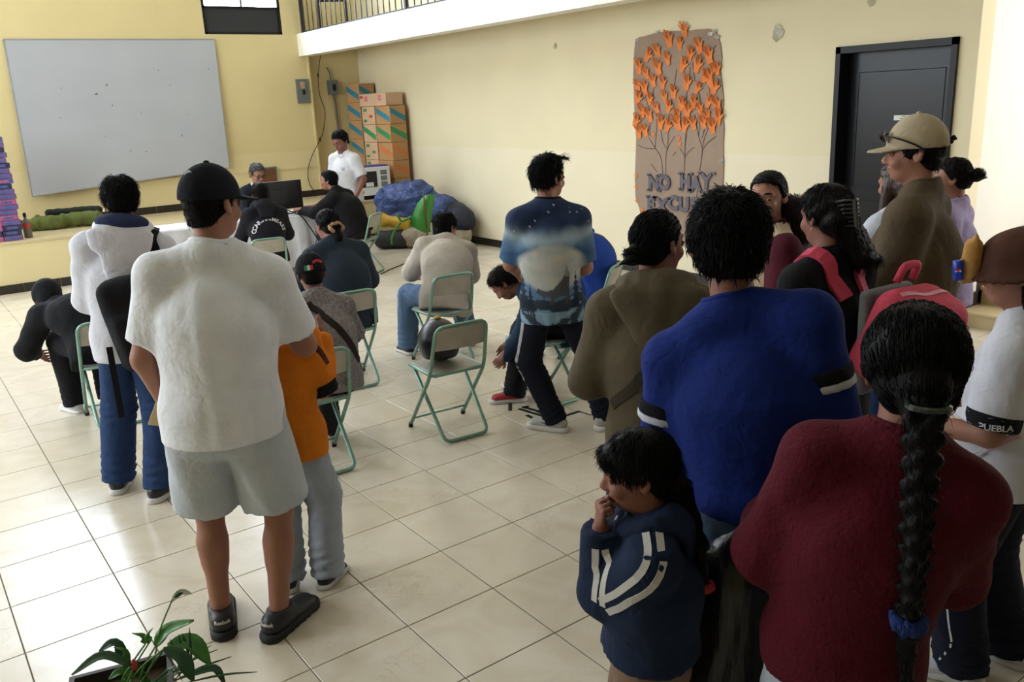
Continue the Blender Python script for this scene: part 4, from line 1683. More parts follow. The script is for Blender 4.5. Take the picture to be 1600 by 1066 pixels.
def hand_me(seed):
    rg = random.Random(seed)
    pts = [(-.30, -.5), (.30, -.5), (.40, -.05)]
    pts += [(.62, .12), (.78, .30), (.70, .38), (.50, .26), (.38, .18)]
    for i, (x, l_, a) in enumerate(((.30, .50, .24), (.10, .60, .08), (-.10, .56, -.08), (-.30, .44, -.26))):
        ca, sa = math.cos(a), math.sin(a)
        w = .075
        bx, by = x, .22
        tip = (bx + sa * l_, by + ca * l_)
        pts += [(bx + w * ca, by - w * sa), (tip[0] + w * .8 * ca, tip[1] - w * .8 * sa), (tip[0] + sa * .05, tip[1] + ca * .05), (tip[0] - w * .8 * ca, tip[1] + w * .8 * sa), (bx - w * ca, by + w * sa)]
    pts += [(-.42, -.05)]
    mb = MB()
    # curl the fingers away from the sheet
    def z(x, y):
        return .06 + max(y - .15, 0) ** 2 * rg.choice((.55, .8)) + abs(x) * .05
    cz = [(0, 0, .04)]
    vs = cz + [(x, y, z(x, y)) for x, y in pts]
    n = len(pts)
    mb.add(vs + [(x, y, zz - .02) for x, y, zz in vs], [(0, 1 + k, 1 + (k + 1) % n) for k in range(n)] + [(n + 1, n + 2 + (k + 1) % n, n + 2 + k) for k in range(n)])
    me = mb.mesh('paper_hand', ORANGE)
    return me


hmes = [hand_me(k) for k in range(3)]
HP = [(290, 60), (212, 108), (265, 128), (365, 142), (318, 180), (105, 185), (155, 165), (205, 205), (282, 235), (355, 235), (415, 190), (60, 245), (98, 275), (158, 250), (392, 290), (430, 265), (455, 255), (132, 315), (180, 325), (55, 340), (90, 352), (302, 325), (355, 350), (440, 345), (415, 305), (235, 372), (190, 395), (55, 400), (115, 405), (275, 430), (335, 425), (412, 418), (458, 440), (150, 450), (210, 445), (305, 468), (370, 458), (75, 470), (113, 490), (45, 515), (255, 490), (405, 490), (460, 500), (170, 525), (205, 540), (255, 530), (292, 540), (335, 530), (385, 525), (430, 545), (60, 575), (92, 565)]
rg = random.Random(5)
for n_, (cx, cy) in enumerate(HP):
    o = bpy.data.objects.new('paper_hand', hmes[n_ % 3])
    o.location = pp(cx, cy, .004)
    s_ = .094 + .03 * rg.random()
    a = rg.uniform(-.5, .5)
    # local x -> wall -Y, local y -> up, local z -> towards the room
    up = Vector((-.18 * rg.random(), math.sin(a), math.cos(a))).normalized()
    zz = Vector((-1, 0, -.12))
    xx = up.cross(zz).normalized()
    zz = xx.cross(up)
    o.matrix_basis = Matrix.Translation(o.location) @ Matrix((xx, up, zz)).transposed().to_4x4() @ Matrix.Diagonal((s_ * .8, s_ * 1.1, s_, 1))
    link(o, poster)
for (cx, cy) in ((45, 790), (45, 848), (48, 915), (75, 962), (468, 893), (260, 600), (265, 630), (132, 580)):
    p = pp(cx, cy, .003)
    MB().poly([p + Vector((0, .022 * (1 + .4 * math.cos(5 * t)) * math.cos(t), .022 * (1 + .4 * math.cos(5 * t)) * math.sin(t))) for t in np.linspace(0, 2 * math.pi, 21)[:-1]], (-1, 0, 0), .003).build('paper_flower', ORANGE, poster)
rg = random.Random(9)
for word, cx0, cx1, cy, hh_ in (('NO HAY', 108, 425, 830, .118), ('EXCUSAS', 92, 480, 938, .118)):
    n = len(word)
    for i, ch in enumerate(word):
        if ch == ' ':
            continue
        v, f = text_mesh(ch, .20, .0125, .006)
        c = pp(cx0 + (cx1 - cx0) * (i + .5) / n, cy + rg.uniform(-8, 8), .012)
        # slab serifs
        xs_ = [q_[0] for q_ in v]
        ys_ = [q_[1] for q_ in v]
        mb = MB().add([(-z, -x, y) for x, y, z in v], [tuple(reversed(g_)) for g_ in f])
        for sx in (min(xs_), max(xs_)):
            for sy in (min(ys_), max(ys_)):
                if ch in 'NHAYXE' and not (ch == 'A' and sy == max(ys_)) and not (ch == 'Y' and sy == min(ys_)):
                    mb.box((-.006, -sx - .026, sy - .013), (.006, -sx + .026, sy + .013))
        o = mb.build('letter', LETTER, poster, loc=c)
for (cx, cy) in ((50, 105), (150, 66), (420, 75), (455, 90), (475, 715), (440, 60)):
    p = pp(cx, cy, .004)
    MB().poly([p + Vector((0, .03 * math.cos(t) * (1 + .3 * math.sin(3 * t)), .02 * math.sin(t))) for t in np.linspace(0, 2 * math.pi, 9)[:-1]], (-1, 0, 0), .003).build('tape_piece', CLEAR, poster)

# ------------------------------------------------------------------ folding chairs
TUBE = mat('green_tube_paint', '7fa596', rough=.35, var=.15, scale=20, metal=.35, spec=.5)
SEATM = mat('worn_grey_seat', 'a9a294', rough=.5, var=.15, scale=10, metal=.1)
RUB = mat('black_rubber', '1b1b1b', rough=.8, var=.1)


def make_chair():
    r = empty('folding_chair')
    k = .0115
    w0, w1, w2 = .185, .18, .165
    fr = rounded([(-w0, .19, .012), (-w1, -.135, .41), (-.165, -.225, .71), (.165, -.225, .71), (w1, -.135, .41), (w0, .19, .012)], .06, 4)
    MB().tube(fr, k, 8).build('back_frame', TUBE, r, smooth=True)
    rr = rounded([(-w2 + .005, .13, .40), (-w2 + .02, -.205, .012), (w2 - .02, -.205, .012), (w2 - .005, .13, .40)], .045, 4)
    MB().tube(rr, k, 8).build('rear_leg_frame', TUBE, r, smooth=True)
    MB().tube([(-.185, .145, .07), (.185, .145, .07)], .007, 6).build('stretcher', TUBE, r, smooth=True)
    MB().box((-.165, -.15, .405), (.165, .18, .42), .012).build('seat', SEATM, r)
    MB().tube([(-.155, -.15, .408), (-.17, -.12, .408), (-.17, .16, .408), (-.15, .185, .408), (.15, .185, .408), (.17, .16, .408), (.17, -.12, .408), (.155, -.15, .408)], .011, 6, closed=True).build('seat_rim', TUBE, r, smooth=True)
    # backrest: curved pressed sheet filling the top of the U
    vs, fs = [], []
    for t in range(2):
        for j in range(5):
            z = .565 + .137 * j / 4
            for i in range(9):
                x = -.163 + .326 * i / 8
                yb = -.135 + (z - .41) / .30 * -.09
                vs.append((x * (1 - .04 * j / 4), yb + .028 * ((x / .163) ** 2 - 1) + .004 * t, z - (.02 if (i in (0, 8) and j == 4) else 0)))
    for t in range(2):
        for j in range(4):
            for i in range(8):
                a = t * 45 + j * 9 + i
                fs.append((a, a + 1, a + 10, a + 9))
    MB().add(vs, fs).build('backrest', SEATM, r, smooth=True)
    for x in (-w0, w0):
        MB().tube([(x, .19, .0), (x, .18, .03)], .0145, 8).build('foot_cap', RUB, r)
    return r


CH = make_chair()
_first = [True]


def copy_tree(o, parent=None):
    c = o.copy()
    COL.objects.link(c)
    c.parent = parent
    for ch in o.children:
        copy_tree(ch, c)
    return c


def chair(x, y, face, label):
    o = CH if _first[0] else copy_tree(CH)
    _first[0] = False
    o.location = (x, y, 0)
    o.rotation_euler = (0, 0, -math.radians(face))
    tag(o, label, 'chair', 'green folding chairs')
    return o


CHAIRS = dict(helmet=(2.56, 4.20, 5), beige=(3.32, 5.46, 4), grey=(1.70, 4.26, 2), jacket=(2.52, 5.50, 4), letter=(3.10, 8.50, 8), sweater=(4.60, 9.32, -38), black=(1.03, 5.93, 6), child=(3.33, 4.25, 2), bluej=(4.35, 5.30, -6))
chair(*CHAIRS['helmet'], 'green folding chair with a black helmet on its seat')
chair(*CHAIRS['beige'], 'green folding chair holding the man in the beige sweater')
chair(*CHAIRS['grey'], 'green folding chair under the boy in the grey speckled shirt')
chair(*CHAIRS['jacket'], 'green folding chair under the woman in the dark jacket')
chair(*CHAIRS['letter'], 'green folding chair in front of the white table, lettered hoodie sitter')
chair(*CHAIRS['sweater'], 'green folding chair turned sideways at the right table end')
chair(*CHAIRS['black'], 'green folding chair at far left with black clad sitter')
chair(*CHAIRS['child'], 'green folding chair behind the man in the wolf shirt')
chair(*CHAIRS['bluej'], 'green folding chair under the person in the royal blue jacket')

# helmet on the chair
HEL = mat('black_helmet_shell', '101116', rough=.36, var=.1, spec=.35)
hx, hy, hf = CHAIRS['helmet']
he = empty('motorcycle_helmet', (hx - .03, hy + .02, .42), math.radians(-30))
he.scale = (1.13, 1.13, 1.13)
tag(he, 'glossy black motorcycle helmet resting on the empty chair seat', 'helmet')


def hel(p):
    I = np.eye(3)
    d = ell(p, (0, -.005, .125), I, (.112, .135, .125))
    d = smin(d, ell(p, (0, .06, .07), I, (.095, .085, .07)), .04)
    d = np.maximum(d, -plane(p, (0, 0, .0), (0, 0, 1)))
    d = np.maximum(d, -ell(p, (0, -.01, .06), I, (.085, .105, .10)))
    return np.maximum(d, -rbox(p, (0, .14, .125), I, (.085, .08, .035), .02))


sdf_obj('shell', hel, (-.13, -.16, -.01), (.13, .17, .27), .006, HEL, he)


def vis_(p):
    I = np.eye(3)
    d = np.abs(ell(p, (0, -.003, .125), I, (.115, .138, .12))) - .003
    return np.maximum(d, rbox(p, (0, .14, .13), I, (.11, .14, .048), .02))


sdf_obj('visor', vis_, (-.13, -.02, .05), (.13, .17, .2), .005, mat('smoked_visor', '1e2024', rough=.08, var=0), he)
MB().lathe([(.018, 0), (.018, .008), (.012, .012)], (0, 0, .25), 12).build('vent', mat('amber_vent', 'b07c2c', rough=.4), he)
for sx in (-1, 1):
    MB().poly([(sx * .002, -.1405, .118), (sx * .030, -.134, .124), (sx * .034, -.1325, .132), (sx * .002, -.140, .128)], (0, -1, 0), .004).build('emblem', mat('gold_print', '6f5a35', rough=.4), he)

# ------------------------------------------------------------------ table with the officials' things
CLOTH_W = cloth('white_tablecloth', 'cfcdd0', fold=None) if False else cloth('white_tablecloth', 'd9d8dc')
TX0, TX1, TY0, TY1, TZ = 2.02, 4.42, 9.78, 10.46, .72
tb = empty('long_table', ((TX0 + TX1) / 2, (TY0 + TY1) / 2, 0))
tag(tb, 'long folding table hidden under a white cloth before the stage', 'table')
W, D = (TX1 - TX0) / 2, (TY1 - TY0) / 2
MB().box((-W + .01, -D + .01, TZ - .04), (W - .01, D - .01, TZ - .006)).build('tabletop', mat('table_laminate', 'b5b2ac', rough=.5), tb)
for sx in (-1, 1):
    for sy in (-1, 1):
        MB().tube([(sx * (W - .12), sy * (D - .1), 0), (sx * (W - .12), sy * (D - .1), TZ - .04)], .014, 8).build('leg', GREYM, tb)
tc = MB()
n = 60
per = [(-W + 2 * W * k / n, -D) for k in range(n)] + [(W, -D + 2 * D * k / 16) for k in range(16)] + [(W - 2 * W * k / n, D) for k in range(n)] + [(-W, D - 2 * D * k / 16) for k in range(16)]
m_ = len(per)
vs, fs = [(0, 0, TZ)], []
for lvl, (z, am) in enumerate(((TZ, 0), (TZ - .012, .004), (TZ - .25, .014), (TZ - .45, .026), (TZ - .62, .034))):
    for k, (x, y) in enumerate(per):
        nx, ny = (0, -1) if k < n else (1, 0) if k < n + 16 else (0, 1) if k < 2 * n + 16 else (-1, 0)
        a = am * (.6 + math.sin(k * .9) + .5 * math.sin(k * 2.3 + 1))
        vs.append((x + nx * a, y + ny * a, z + (.01 * math.sin(k * .7) if lvl == 4 else 0)))
fs += [(0, 1 + k, 1 + (k + 1) % m_) for k in range(m_)]
for lvl in range(4):
    for k in range(m_):
        a, b2 = 1 + lvl * m_ + k, 1 + lvl * m_ + (k + 1) % m_
        fs.append((a, a + m_, b2 + m_, b2))
o = MB().add(vs, fs).build('tablecloth', CLOTH_W, None, smooth=True, loc=((TX0 + TX1) / 2, (TY0 + TY1) / 2, 0))
tag(o, 'white cloth draped over the long table before the stage', 'tablecloth')
mo = empty('monitor', (3.93, 10.08, TZ))
mo.rotation_euler = (0, 0, math.radians(0))
tag(mo, 'wide black computer monitor seen from behind on the white table', 'monitor')
MB().box((-.30, -.018, .06), (.30, .018, .40), .006).build('screen_back', mat('black_plastic', '121318', rough=.4), mo)
MB().box((-.12, -.04, .12), (.12, -.016, .3), .012).build('rear_housing', mat('black_plastic', '121318'), mo)
MB().box((-.03, -.03, .0), (.03, .0, .14)).build('stand_neck', mat('black_plastic', '121318'), mo)
MB().box((-.13, -.09, .0), (.13, .09, .012), .004).build('stand_base', mat('black_plastic', '121318'), mo)
MB().box((-.298, -.016, .396), (.298, .016, .4015)).build('top_edge', mat('grey_plastic_edge', '8d9096', rough=.3), mo)
for (x, y, rz, s_, lab) in ((4.28, 10.24, .3, (.21, .29), 'white paper sheets on the table beside the monitor'), (3.46, 10.30, -.1, (.26, .20), 'open white ledger in front of the seated official'), (4.02, 9.90, -.1, (.10, .08), 'small white card by the table edge near the monitor')):
    p = MB()
    for k in range(3):
        p.box((-s_[0] / 2 + .004 * k, -s_[1] / 2, .002 + .003 * k), (s_[0] / 2, s_[1] / 2 - .004 * k, .0045 + .003 * k))
    o = p.build('paper_sheets', PAPER, None, loc=(x, y, TZ))
    o.rotation_euler = (0, 0, rz)
    tag(o, lab, 'paper')
lp = empty('laptop', (3.10, 10.1, TZ + .001))
tag(lp, 'dark laptop on the table left of the monitor', 'laptop')
MB().box((-.17, -.12, 0), (.17, .12, .018), .004).build('keyboard_base', mat('black_plastic', '121318'), lp)
MB().poly([(-.17, .0 - .12, .018), (.17, -.12, .018), (.17, -.19, .23), (-.17, -.19, .23)], (0, -.95, -.3), .008).build('lid', mat('black_plastic', '121318'), lp)
ps_ = empty('power_strip', (4.20, 9.84, TZ + .001))
tag(ps_, 'black power strip with plugs at the front edge of the table', 'power strip')
MB().box((-.12, -.025, 0), (.12, .025, .03), .005).build('strip_body', BLACKM, ps_)
for k in range(3):
    MB().box((-.08 + .07 * k, -.018, .028), (-.05 + .07 * k, .018, .06), .004).build('plug', PAPER if k == 0 else BLACKM, ps_)
o = MB().tube(spline([(3.98, 10.02, TZ + .06), (4.0, 9.9, TZ + .04), (4.06, 9.765, TZ - .01), (4.16, 9.71, TZ - .2), (4.24, 9.70, TZ - .4), (4.20, 9.69, .12), (4.24, 9.6, .01)], 6), .008, 6).build('monitor_cable', BLACKM)
tag(o, 'thick black cable falling over the front of the tablecloth', 'cable')
o = MB().tube(spline([(4.2, 9.82, TZ + .03), (4.26, 9.755, TZ - .01), (4.25, 9.71, TZ - .2), (4.15, 9.70, TZ - .42), (4.18, 9.68, .12), (4.1, 9.6, .01)], 6), .005, 6).build('power_cable', BLACKM)
tag(o, 'thin black cable looping down the tablecloth beside the thick one', 'cable')

# ------------------------------------------------------------------ bundled tarps in the corner
TARP = mat('blue_tarp', '3d5088', rough=.42, var=.25, scale=7, bump=.5, bscale=12, spec=.4, wrinkle=1.)
NAVY = mat('navy_tarp', '1d2238', rough=.6, var=.2, scale=6, bump=.4, bscale=12, wrinkle=.8)
GREEN = mat('green_plastic_sheet', '3a8a35', rough=.4, var=.15, scale=6, bump=.3, bscale=9)
YEL = mat('yellow_tarp', 'd0a52c', rough=.55, var=.15, scale=8, bump=.3, bscale=12)
CANV = mat('cream_canvas', 'b5a994', rough=.85, var=.2, scale=6, bump=.4, bscale=14, wrinkle=.9)
DGREY = mat('dark_grey_roll', '3a3a3c', rough=.8, var=.15)
I3 = np.eye(3)


def lump(name, label, prims, lo, hi, m, seed, amp=.02, fr=14, h=.02, cat='tarp', k=.08, floor_z=0.):
    def fn(p):
        d = None
        for q_ in prims:
            e = rcap(p, *q_) if len(q_) == 4 else ell(p, q_[0], I3, q_[1])
            d = e if d is None else smin(d, e, k)
        d = d + folds(p, seed, amp, fr, (1, 1, .8)) + folds(p, seed + 50, amp * .6, fr * 2.1, (1, 1, .8))
        return np.maximum(d, -plane(p, (0, 0, floor_z), (0, 0, 1)))
    o = sdf_obj(name, fn, lo, hi, h, m)
    tag(o, label, cat, 'tarp bundles in the corner')
    return o


lump('blue_tarp', 'crumpled blue tarp bundle on top of the corner pile', [((5.95, 10.95, .62), (6.15, 10.60, .66), .24, .26), ((6.15, 10.6, .60), (6.35, 10.25, .50), .22, .20), ((5.90, 10.9, .45), (6.1, 10.6, .40), .20, .2)], (5.5, 9.9, .2), (6.72, 11.3, 1.0), TARP, 4, .034, 11, floor_z=.30)
lump('navy_tarp', 'dark navy tarp bulging at the wall side of the pile', [((6.42, 10.35, .48), (6.48, 9.98, .36), .22, .20)], (6.1, 9.6, .05), (6.72, 10.7, .8), NAVY, 8, .022, 11, floor_z=.2)
lump('canvas_roll', 'rolled cream canvas lying on the floor under the tarps', [((5.93, 10.45, .16), (6.45, 9.95, .15), .15, .15)], (5.6, 9.7, -.02), (6.7, 10.75, .4), CANV, 6, .022, 13, k=.04)
lump('dark_roll', 'dark grey roll on the floor left of the cream canvas', [((5.62, 10.72, .13), (5.86, 10.52, .13), .125, .13)], (5.4, 10.3, -.02), (6.1, 11.0, .3), DGREY, 2, .006, 12)
lump('yellow_tarp', 'yellow tarp fold sticking out left under the blue tarp', [((5.68, 10.72, .40), (5.88, 10.48, .34), .075, .085), ((5.66, 10.75, .45), (5.68, 10.75, .36), .05, .05)], (5.5, 10.3, .22), (6.05, 10.9, .55), YEL, 3, .014, 20)
lump('yellow_cloth', 'yellow cloth scrap on top behind the blue tarp', [((6.3, 10.95, .80), (6.45, 10.8, .78), .06, .05)], (6.1, 10.6, .66), (6.6, 11.1, .95), YEL, 5, .012, 20)
# green sheet draped over the front, with rope
gs = MB()
gp = [onX(1, 1, 1)] * 0
rowsg = [[(663, 306), (672, 303), (680, 305)], [(652, 318), (668, 314), (678, 318)], [(646, 332), (662, 330), (675, 335)], [(640, 352), (658, 352), (672, 355)], [(654, 360), (664, 364), (674, 362)]]
vs = []
for t in range(2):
    for j, rw in enumerate(rowsg):
        for i, (x, y) in enumerate(rw):
            hd = CW * np.array((1, 1, 0))
            dist = 11.52 - .02 * j - (.05 if i == 1 else 0) - .012 * t
            d = ray(x, y)
            dh = math.hypot(d[0], d[1])
            vs.append(tuple(CAM + d * (dist / dh)))
fs = []
for t in range(2):
    for j in range(4):
        for i in range(2):
            a = t * 15 + j * 3 + i
            fs.append((a, a + 1, a + 4, a + 3))
for a, b2 in ((0, 1), (1, 2), (12, 13), (13, 14), (0, 3), (3, 6), (6, 9), (9, 12), (2, 5), (5, 8), (8, 11), (11, 14)):
    fs.append((a, b2, b2 + 15, a + 15))
o = gs.add(vs, fs).build('green_sheet', GREEN, None, smooth=True)
tag(o, 'bright green plastic sheet hanging over the front of the tarp pile', 'sheet')
for pts, r_, m, lab in (([(662, 303), (664, 330), (668, 350), (666, 380)], .012, mat('brown_rope', '7a5a34', rough=.9), 'brown rope tied down across the green sheet'),
                        ([(620, 335), (627, 345), (635, 343), (643, 338)], .016, GREEN, 'green strap knotted at the left of the pile'),
                        ([(626, 348), (618, 358), (612, 372), (612, 382)], .014, GREEN, 'green strap wound around the cream canvas roll'),
                        ([(595, 428), (612, 420), (632, 412)], .006, BLACKM, 'thin dark cord lying on the tiles before the pile')):
    P_ = []
    for x, y in pts:
        d = ray(x, y)
        P_.append(CAM + d * ((11.42 if 'tiles' not in lab else 0) / math.hypot(d[0], d[1])) if 'tiles' not in lab else G(x, y, .008))
    o = MB().tube(spline(P_, 5), r_, 6).build('rope', m, None, smooth=True)
    tag(o, lab, 'rope')

# ------------------------------------------------------------------ things on the stage at left
lump('green_cloth', 'crumpled olive green cloth bundle on the stage below the whiteboard', [((1.62, 12.42, .70), (2.25, 12.30, .70), .085, .09), ((1.55, 12.45, .66), (1.8, 12.35, .66), .08, .08)], (1.3, 12.0, .58), (2.6, 12.8, .95), mat('olive_cloth', '5d6630', rough=.9, var=.2, scale=8, bump=.3, bscale=20), 9, .032, 15, h=.014, cat='cloth', floor_z=ZSTAGE)
lump('black_cloth', 'flat dark cloth lying on the green cloth bundle', [((1.78, 12.55, .80), (2.35, 12.45, .79), .05, .055)], (1.5, 12.3, .7), (2.6, 12.8, .95), mat('black_cloth', '1c1f1a', rough=.9, var=.2), 10, .008, 22, h=.014, cat='cloth', floor_z=ZSTAGE + .12)
MB_ = MB().box((0, -.002, 0), (.07, .0, .06))
o = MB_.build('paper_tag', PAPER, None, loc=(1.72, 12.31, ZSTAGE + .04))
tag(o, 'small white paper tag pinned on the olive cloth bundle', 'tag')
sc = empty('spray_bottle', (1.40, 11.75, ZSTAGE))
tag(sc, 'grey bottle with red and white label beside the pink stack', 'bottle')
MB().lathe([(.045, 0), (.047, .01), (.047, .17), (.03, .21), (.014, .23), (.014, .25)], seg=16).build('bottle_body', mat('grey_bottle', '6d665c', rough=.4), sc, smooth=True)
MB().lathe([(.0485, .13), (.0485, .17)], seg=16).build('label_band', TAPE['red'], sc)
MB().lathe([(.018, .25), (.018, .29), (.01, .3)], seg=12).build('cap', BLACKM, sc)
rg = random.Random(3)
PK = [mat('pack_purple', '6a5285', rough=.45, var=.35, scale=22), mat('pack_pink', 'a8557e', rough=.45, var=.35, scale=22), mat('pack_blue', '4c5a92', rough=.45, var=.35, scale=22), mat('pack_navy', '2d2c4e', rough=.45, var=.3, scale=22)]
pme = []
for m in PK:
    pme.append(MB().box((-.098, -.06, .001), (.098, .06, .058), .006).mesh('wrapped_pack', m))
LBL = MB().box((-.06, -.0615, .016), (.05, -.0600, .044)).mesh('pack_label', PK[2])
LBL2 = MB().box((-.06, -.0615, .016), (.05, -.0600, .044)).mesh('pack_label', PK[1])
cols = ['purple', 'pink', 'blue', 'navy']
ORD = 'first second third fourth fifth sixth seventh eighth ninth tenth eleventh twelfth thirteenth fourteenth fifteenth sixteenth seventeenth eighteenth nineteenth twentieth'.split()
for r_ in range(20):
    nx = 4
    xr = 1.335 + rg.uniform(-.014, .014)
    for c_ in range(nx):
        k = (r_ * 7 + c_ * 3 + rg.randrange(2)) % 4 if r_ % 3 else (1 if c_ % 2 else 0)
        o = bpy.data.objects.new('wrapped_pack', pme[k])
        o.location = (xr - .1 - .2 * c_, 11.66 + .012 * r_ * .4, ZSTAGE + .0598 * r_)
        o.rotation_euler = (0, 0, rg.uniform(-.05, .05))
        link(o)
        tag(o, '%s wrapped pack, %s %s in the %s layer up, far left stack' % (cols[k], ('rightmost', 'second', 'third', 'fourth')[c_], ('one', 'from right', 'from right', 'from right')[c_], ORD[r_]), 'pack', 'wrapped packs stacked at far left')
        l_ = bpy.data.objects.new('pack_label', LBL if k != 2 else LBL2)
        link(l_, o)

# chair on the balcony
bc = empty('stacking_chair', (6.06, 12.52, ZB1), math.radians(-24))
tag(bc, 'dark stacking chair standing on the balcony behind the railing', 'chair')
for sx in (-.2, .2):
    MB().tube(rounded([(sx, .2, 0), (sx, .17, .44), (sx, -.2, .44), (sx, -.27, .86)], .05), .016, 8).build('side_frame', BLACKM, bc, smooth=True)
    MB().tube([(sx, -.24, 0), (sx, -.18, .44)], .016, 8).build('rear_leg', BLACKM, bc)
DBL = mat('navy_upholstery', '1d2333', rough=.8, var=.15)
MB().box((-.21, -.2, .44), (.21, .21, .49), .02).build('seat', DBL, bc)
MB().poly([(-.21, -.215, .56), (.21, -.215, .56), (.21, -.27, .86), (-.21, -.27, .86)], (0, -.97, -.2), .03).build('backrest', DBL, bc)
# black tape scraps on the floor
BT = mat('black_floor_tape', '17171a', rough=.5, var=.1)
for n_, pts in enumerate((((798, 608), (797, 642)), ((811, 639), (830, 645), (851, 651)), ((816, 636), (838, 642), (851, 648)), ((823, 649), (845, 660)), ((880, 651), (905, 643)), ((818, 637), (826, 635)), ((905, 643), (924, 649)))):
    P_ = [G(x, y, .001) for x, y in pts]
    vs, fs = [], []
    w_ = .012 if n_ < 6 else .004
    for i, p in enumerate(P_):
        d = unit(P_[min(i + 1, len(P_) - 1)] - P_[max(i - 1, 0)])
        sd = np.cross(d, V3(0, 0, 1)) * w_
        vs += [p - sd, p + sd, p + sd + V3(0, 0, .002), p - sd + V3(0, 0, .002)]
    for i in range(len(P_) - 1):
        for k in range(4):
            fs.append((4 * i + k, 4 * i + (k + 1) % 4, 4 * i + 4 + (k + 1) % 4, 4 * i + 4 + k))
    fs += [(0, 1, 2, 3), tuple(len(vs) - 4 + k for k in (3, 2, 1, 0))]
    o = MB().add(vs, fs).build('floor_tape', BT)
    tag(o, ['upright black tape strip on the tiles by the red shoes', 'long black tape strip on the tiles before the white sneaker', 'black tape strip crossing the long one on the tiles', 'short black tape strip nearest the camera by the white sneaker', 'black tape strip on the tiles between the white sneakers', 'tiny black tape scrap at the end of the crossing strips', 'thin black line of tape towards the right white sneaker'][n_], 'tape')

# ------------------------------------------------------------------ potted plant
POT = mat('dark_brown_pot', '3a2f2b', rough=.6, var=.15)
LEAF = mat('plant_leaf', '3f7a2c', rough=.35, var=.25, scale=14, bump=.25, bscale=30, spec=.5)
LEAF_D = mat('plant_leaf_dark', '23502a', rough=.35, var=.25, scale=14, bump=.25, bscale=30, spec=.5)
STEM = mat('plant_stem', '5c8a3c', rough=.5)
c = G(190, 1092, .20)
pl = empty('potted_plant', (c[0], c[1], 0), math.radians(-14))
tag(pl, 'leafy peace lily in a dark square pot at the lower left corner', 'plant')
ptm = MB()
for (a, z0, b2, z1) in ((.115, 0, .14, .20), ):
    vs = [(sx * s_, sy * s_, z) for s_, z in ((a, 0), (b2, z1), (b2 + .012, z1), (b2 + .012, z1 + .025), (b2 - .004, z1 + .025), (b2 - .008, z1 - .02)) for sx, sy in ((-1, -1), (1, -1), (1, 1), (-1, 1))]
    fs = [(3, 2, 1, 0)]
    for r_ in range(5):
        for k in range(4):
            fs.append((r_ * 4 + k, r_ * 4 + (k + 1) % 4, r_ * 4 + 4 + (k + 1) % 4, r_ * 4 + 4 + k))
    ptm.add(vs, fs)
ptm.build('pot', POT, pl)
MB().box((-.131, -.131, .17), (.131, .131, .185)).build('soil', mat('soil', '4b3a2b', rough=1, var=.4, scale=60, bump=.8, bscale=60), pl)
PO = Matrix.Translation((c[0], c[1], 0)) @ Matrix.Rotation(math.radians(-14), 4, 'Z')
PI_ = PO.inverted()


def ppx(x, y, dist):
    """pixel -> plant local point at a horizontal distance from the camera (the pot's own distance +- its spread)"""
    d = ray(x, y)
    return PI_ @ Vector(tuple(CAM + d * (dist / math.hypot(d[0], d[1]))))


PD = math.hypot(c[0], c[1])


def leaf(base, mid_, tip, w, m, name='leaf', up=(0, -.4, 1)):
    P_ = spline([base, mid_, tip], 5)
    n = len(P_)
    vs, fs = [], []
    up = Vector(up).normalized()
    for i, p in enumerate(P_):
        t = i / (n - 1)
        d = (P_[min(i + 1, n - 1)] - P_[max(i - 1, 0)]).normalized()
        sd = d.cross(up).normalized()
        nn = sd.cross(d)
        ww = w * (math.sin(math.pi * min(t * .9 + .06, 1)) ** .8) * (1 - .25 * t)
        vs += [p - sd * ww + nn * ww * .28, p - sd * ww * .5 + nn * ww * .05, p, p + sd * ww * .5 + nn * ww * .05, p + sd * ww + nn * ww * .28]
    for i in range(n - 1):
        for k in range(4):
            a = i * 5 + k
            fs.append((a, a + 1, a + 6, a + 5))
    o = MB().add(vs, fs).build(name, m, pl, smooth=True)
    md = o.modifiers.new('thickness', 'SOLIDIFY')
    md.thickness = .0012
    return o


soil = Vector((0, 0, .18))
LEAVES = [((243, 1010), (262, 985), (303, 970), .026, LEAF), ((228, 1005), (222, 996), (207, 990), .016, LEAF), ((232, 1006), (233, 992), (238, 982), .013, LEAF), ((200, 1040), (180, 1006), (155, 1018), .020, LEAF_D), ((205, 1040), (160, 1025), (112, 1055), .018, LEAF_D), ((200, 1046), (195, 1020), (178, 1012), .014, LEAF),
          ((262, 1010), (300, 1006), (328, 1038), .036, LEAF), ((255, 1015), (285, 1032), (302, 1064), .030, LEAF_D), ((210, 1060), (190, 1050), (170, 1062), .018, LEAF), ((225, 1066), (215, 1045), (200, 1030), .016, LEAF_D), ((240, 1070), (265, 1050), (275, 1040), .014, LEAF_D), ((300, 1055), (335, 1045), (352, 1070), .016, LEAF_D), ((215, 1075), (190, 1072), (165, 1075), .018, LEAF), ((240, 1080), (225, 1062), (222, 1050), .014, LEAF)]
for n_, (a, m_, b2, w_, mt) in enumerate(LEAVES):
    dd = PD + [.0, .03, -.02, .05, -.03, .02, .04, -.04][n_ % 8]
    A_, M_, B_ = ppx(*a, dd), ppx(*m_, dd + .01), ppx(*b2, dd - .02)
    leaf(A_, M_, B_, w_, mt)
    root = Vector((.03 * math.cos(n_ * 2.1), .03 * math.sin(n_ * 2.1), .18))
    MB().tube(spline([root, (root + A_) / 2 + Vector((0, 0, .02)), A_], 4), .0028, 5).build('leaf_stalk', STEM, pl, smooth=True)
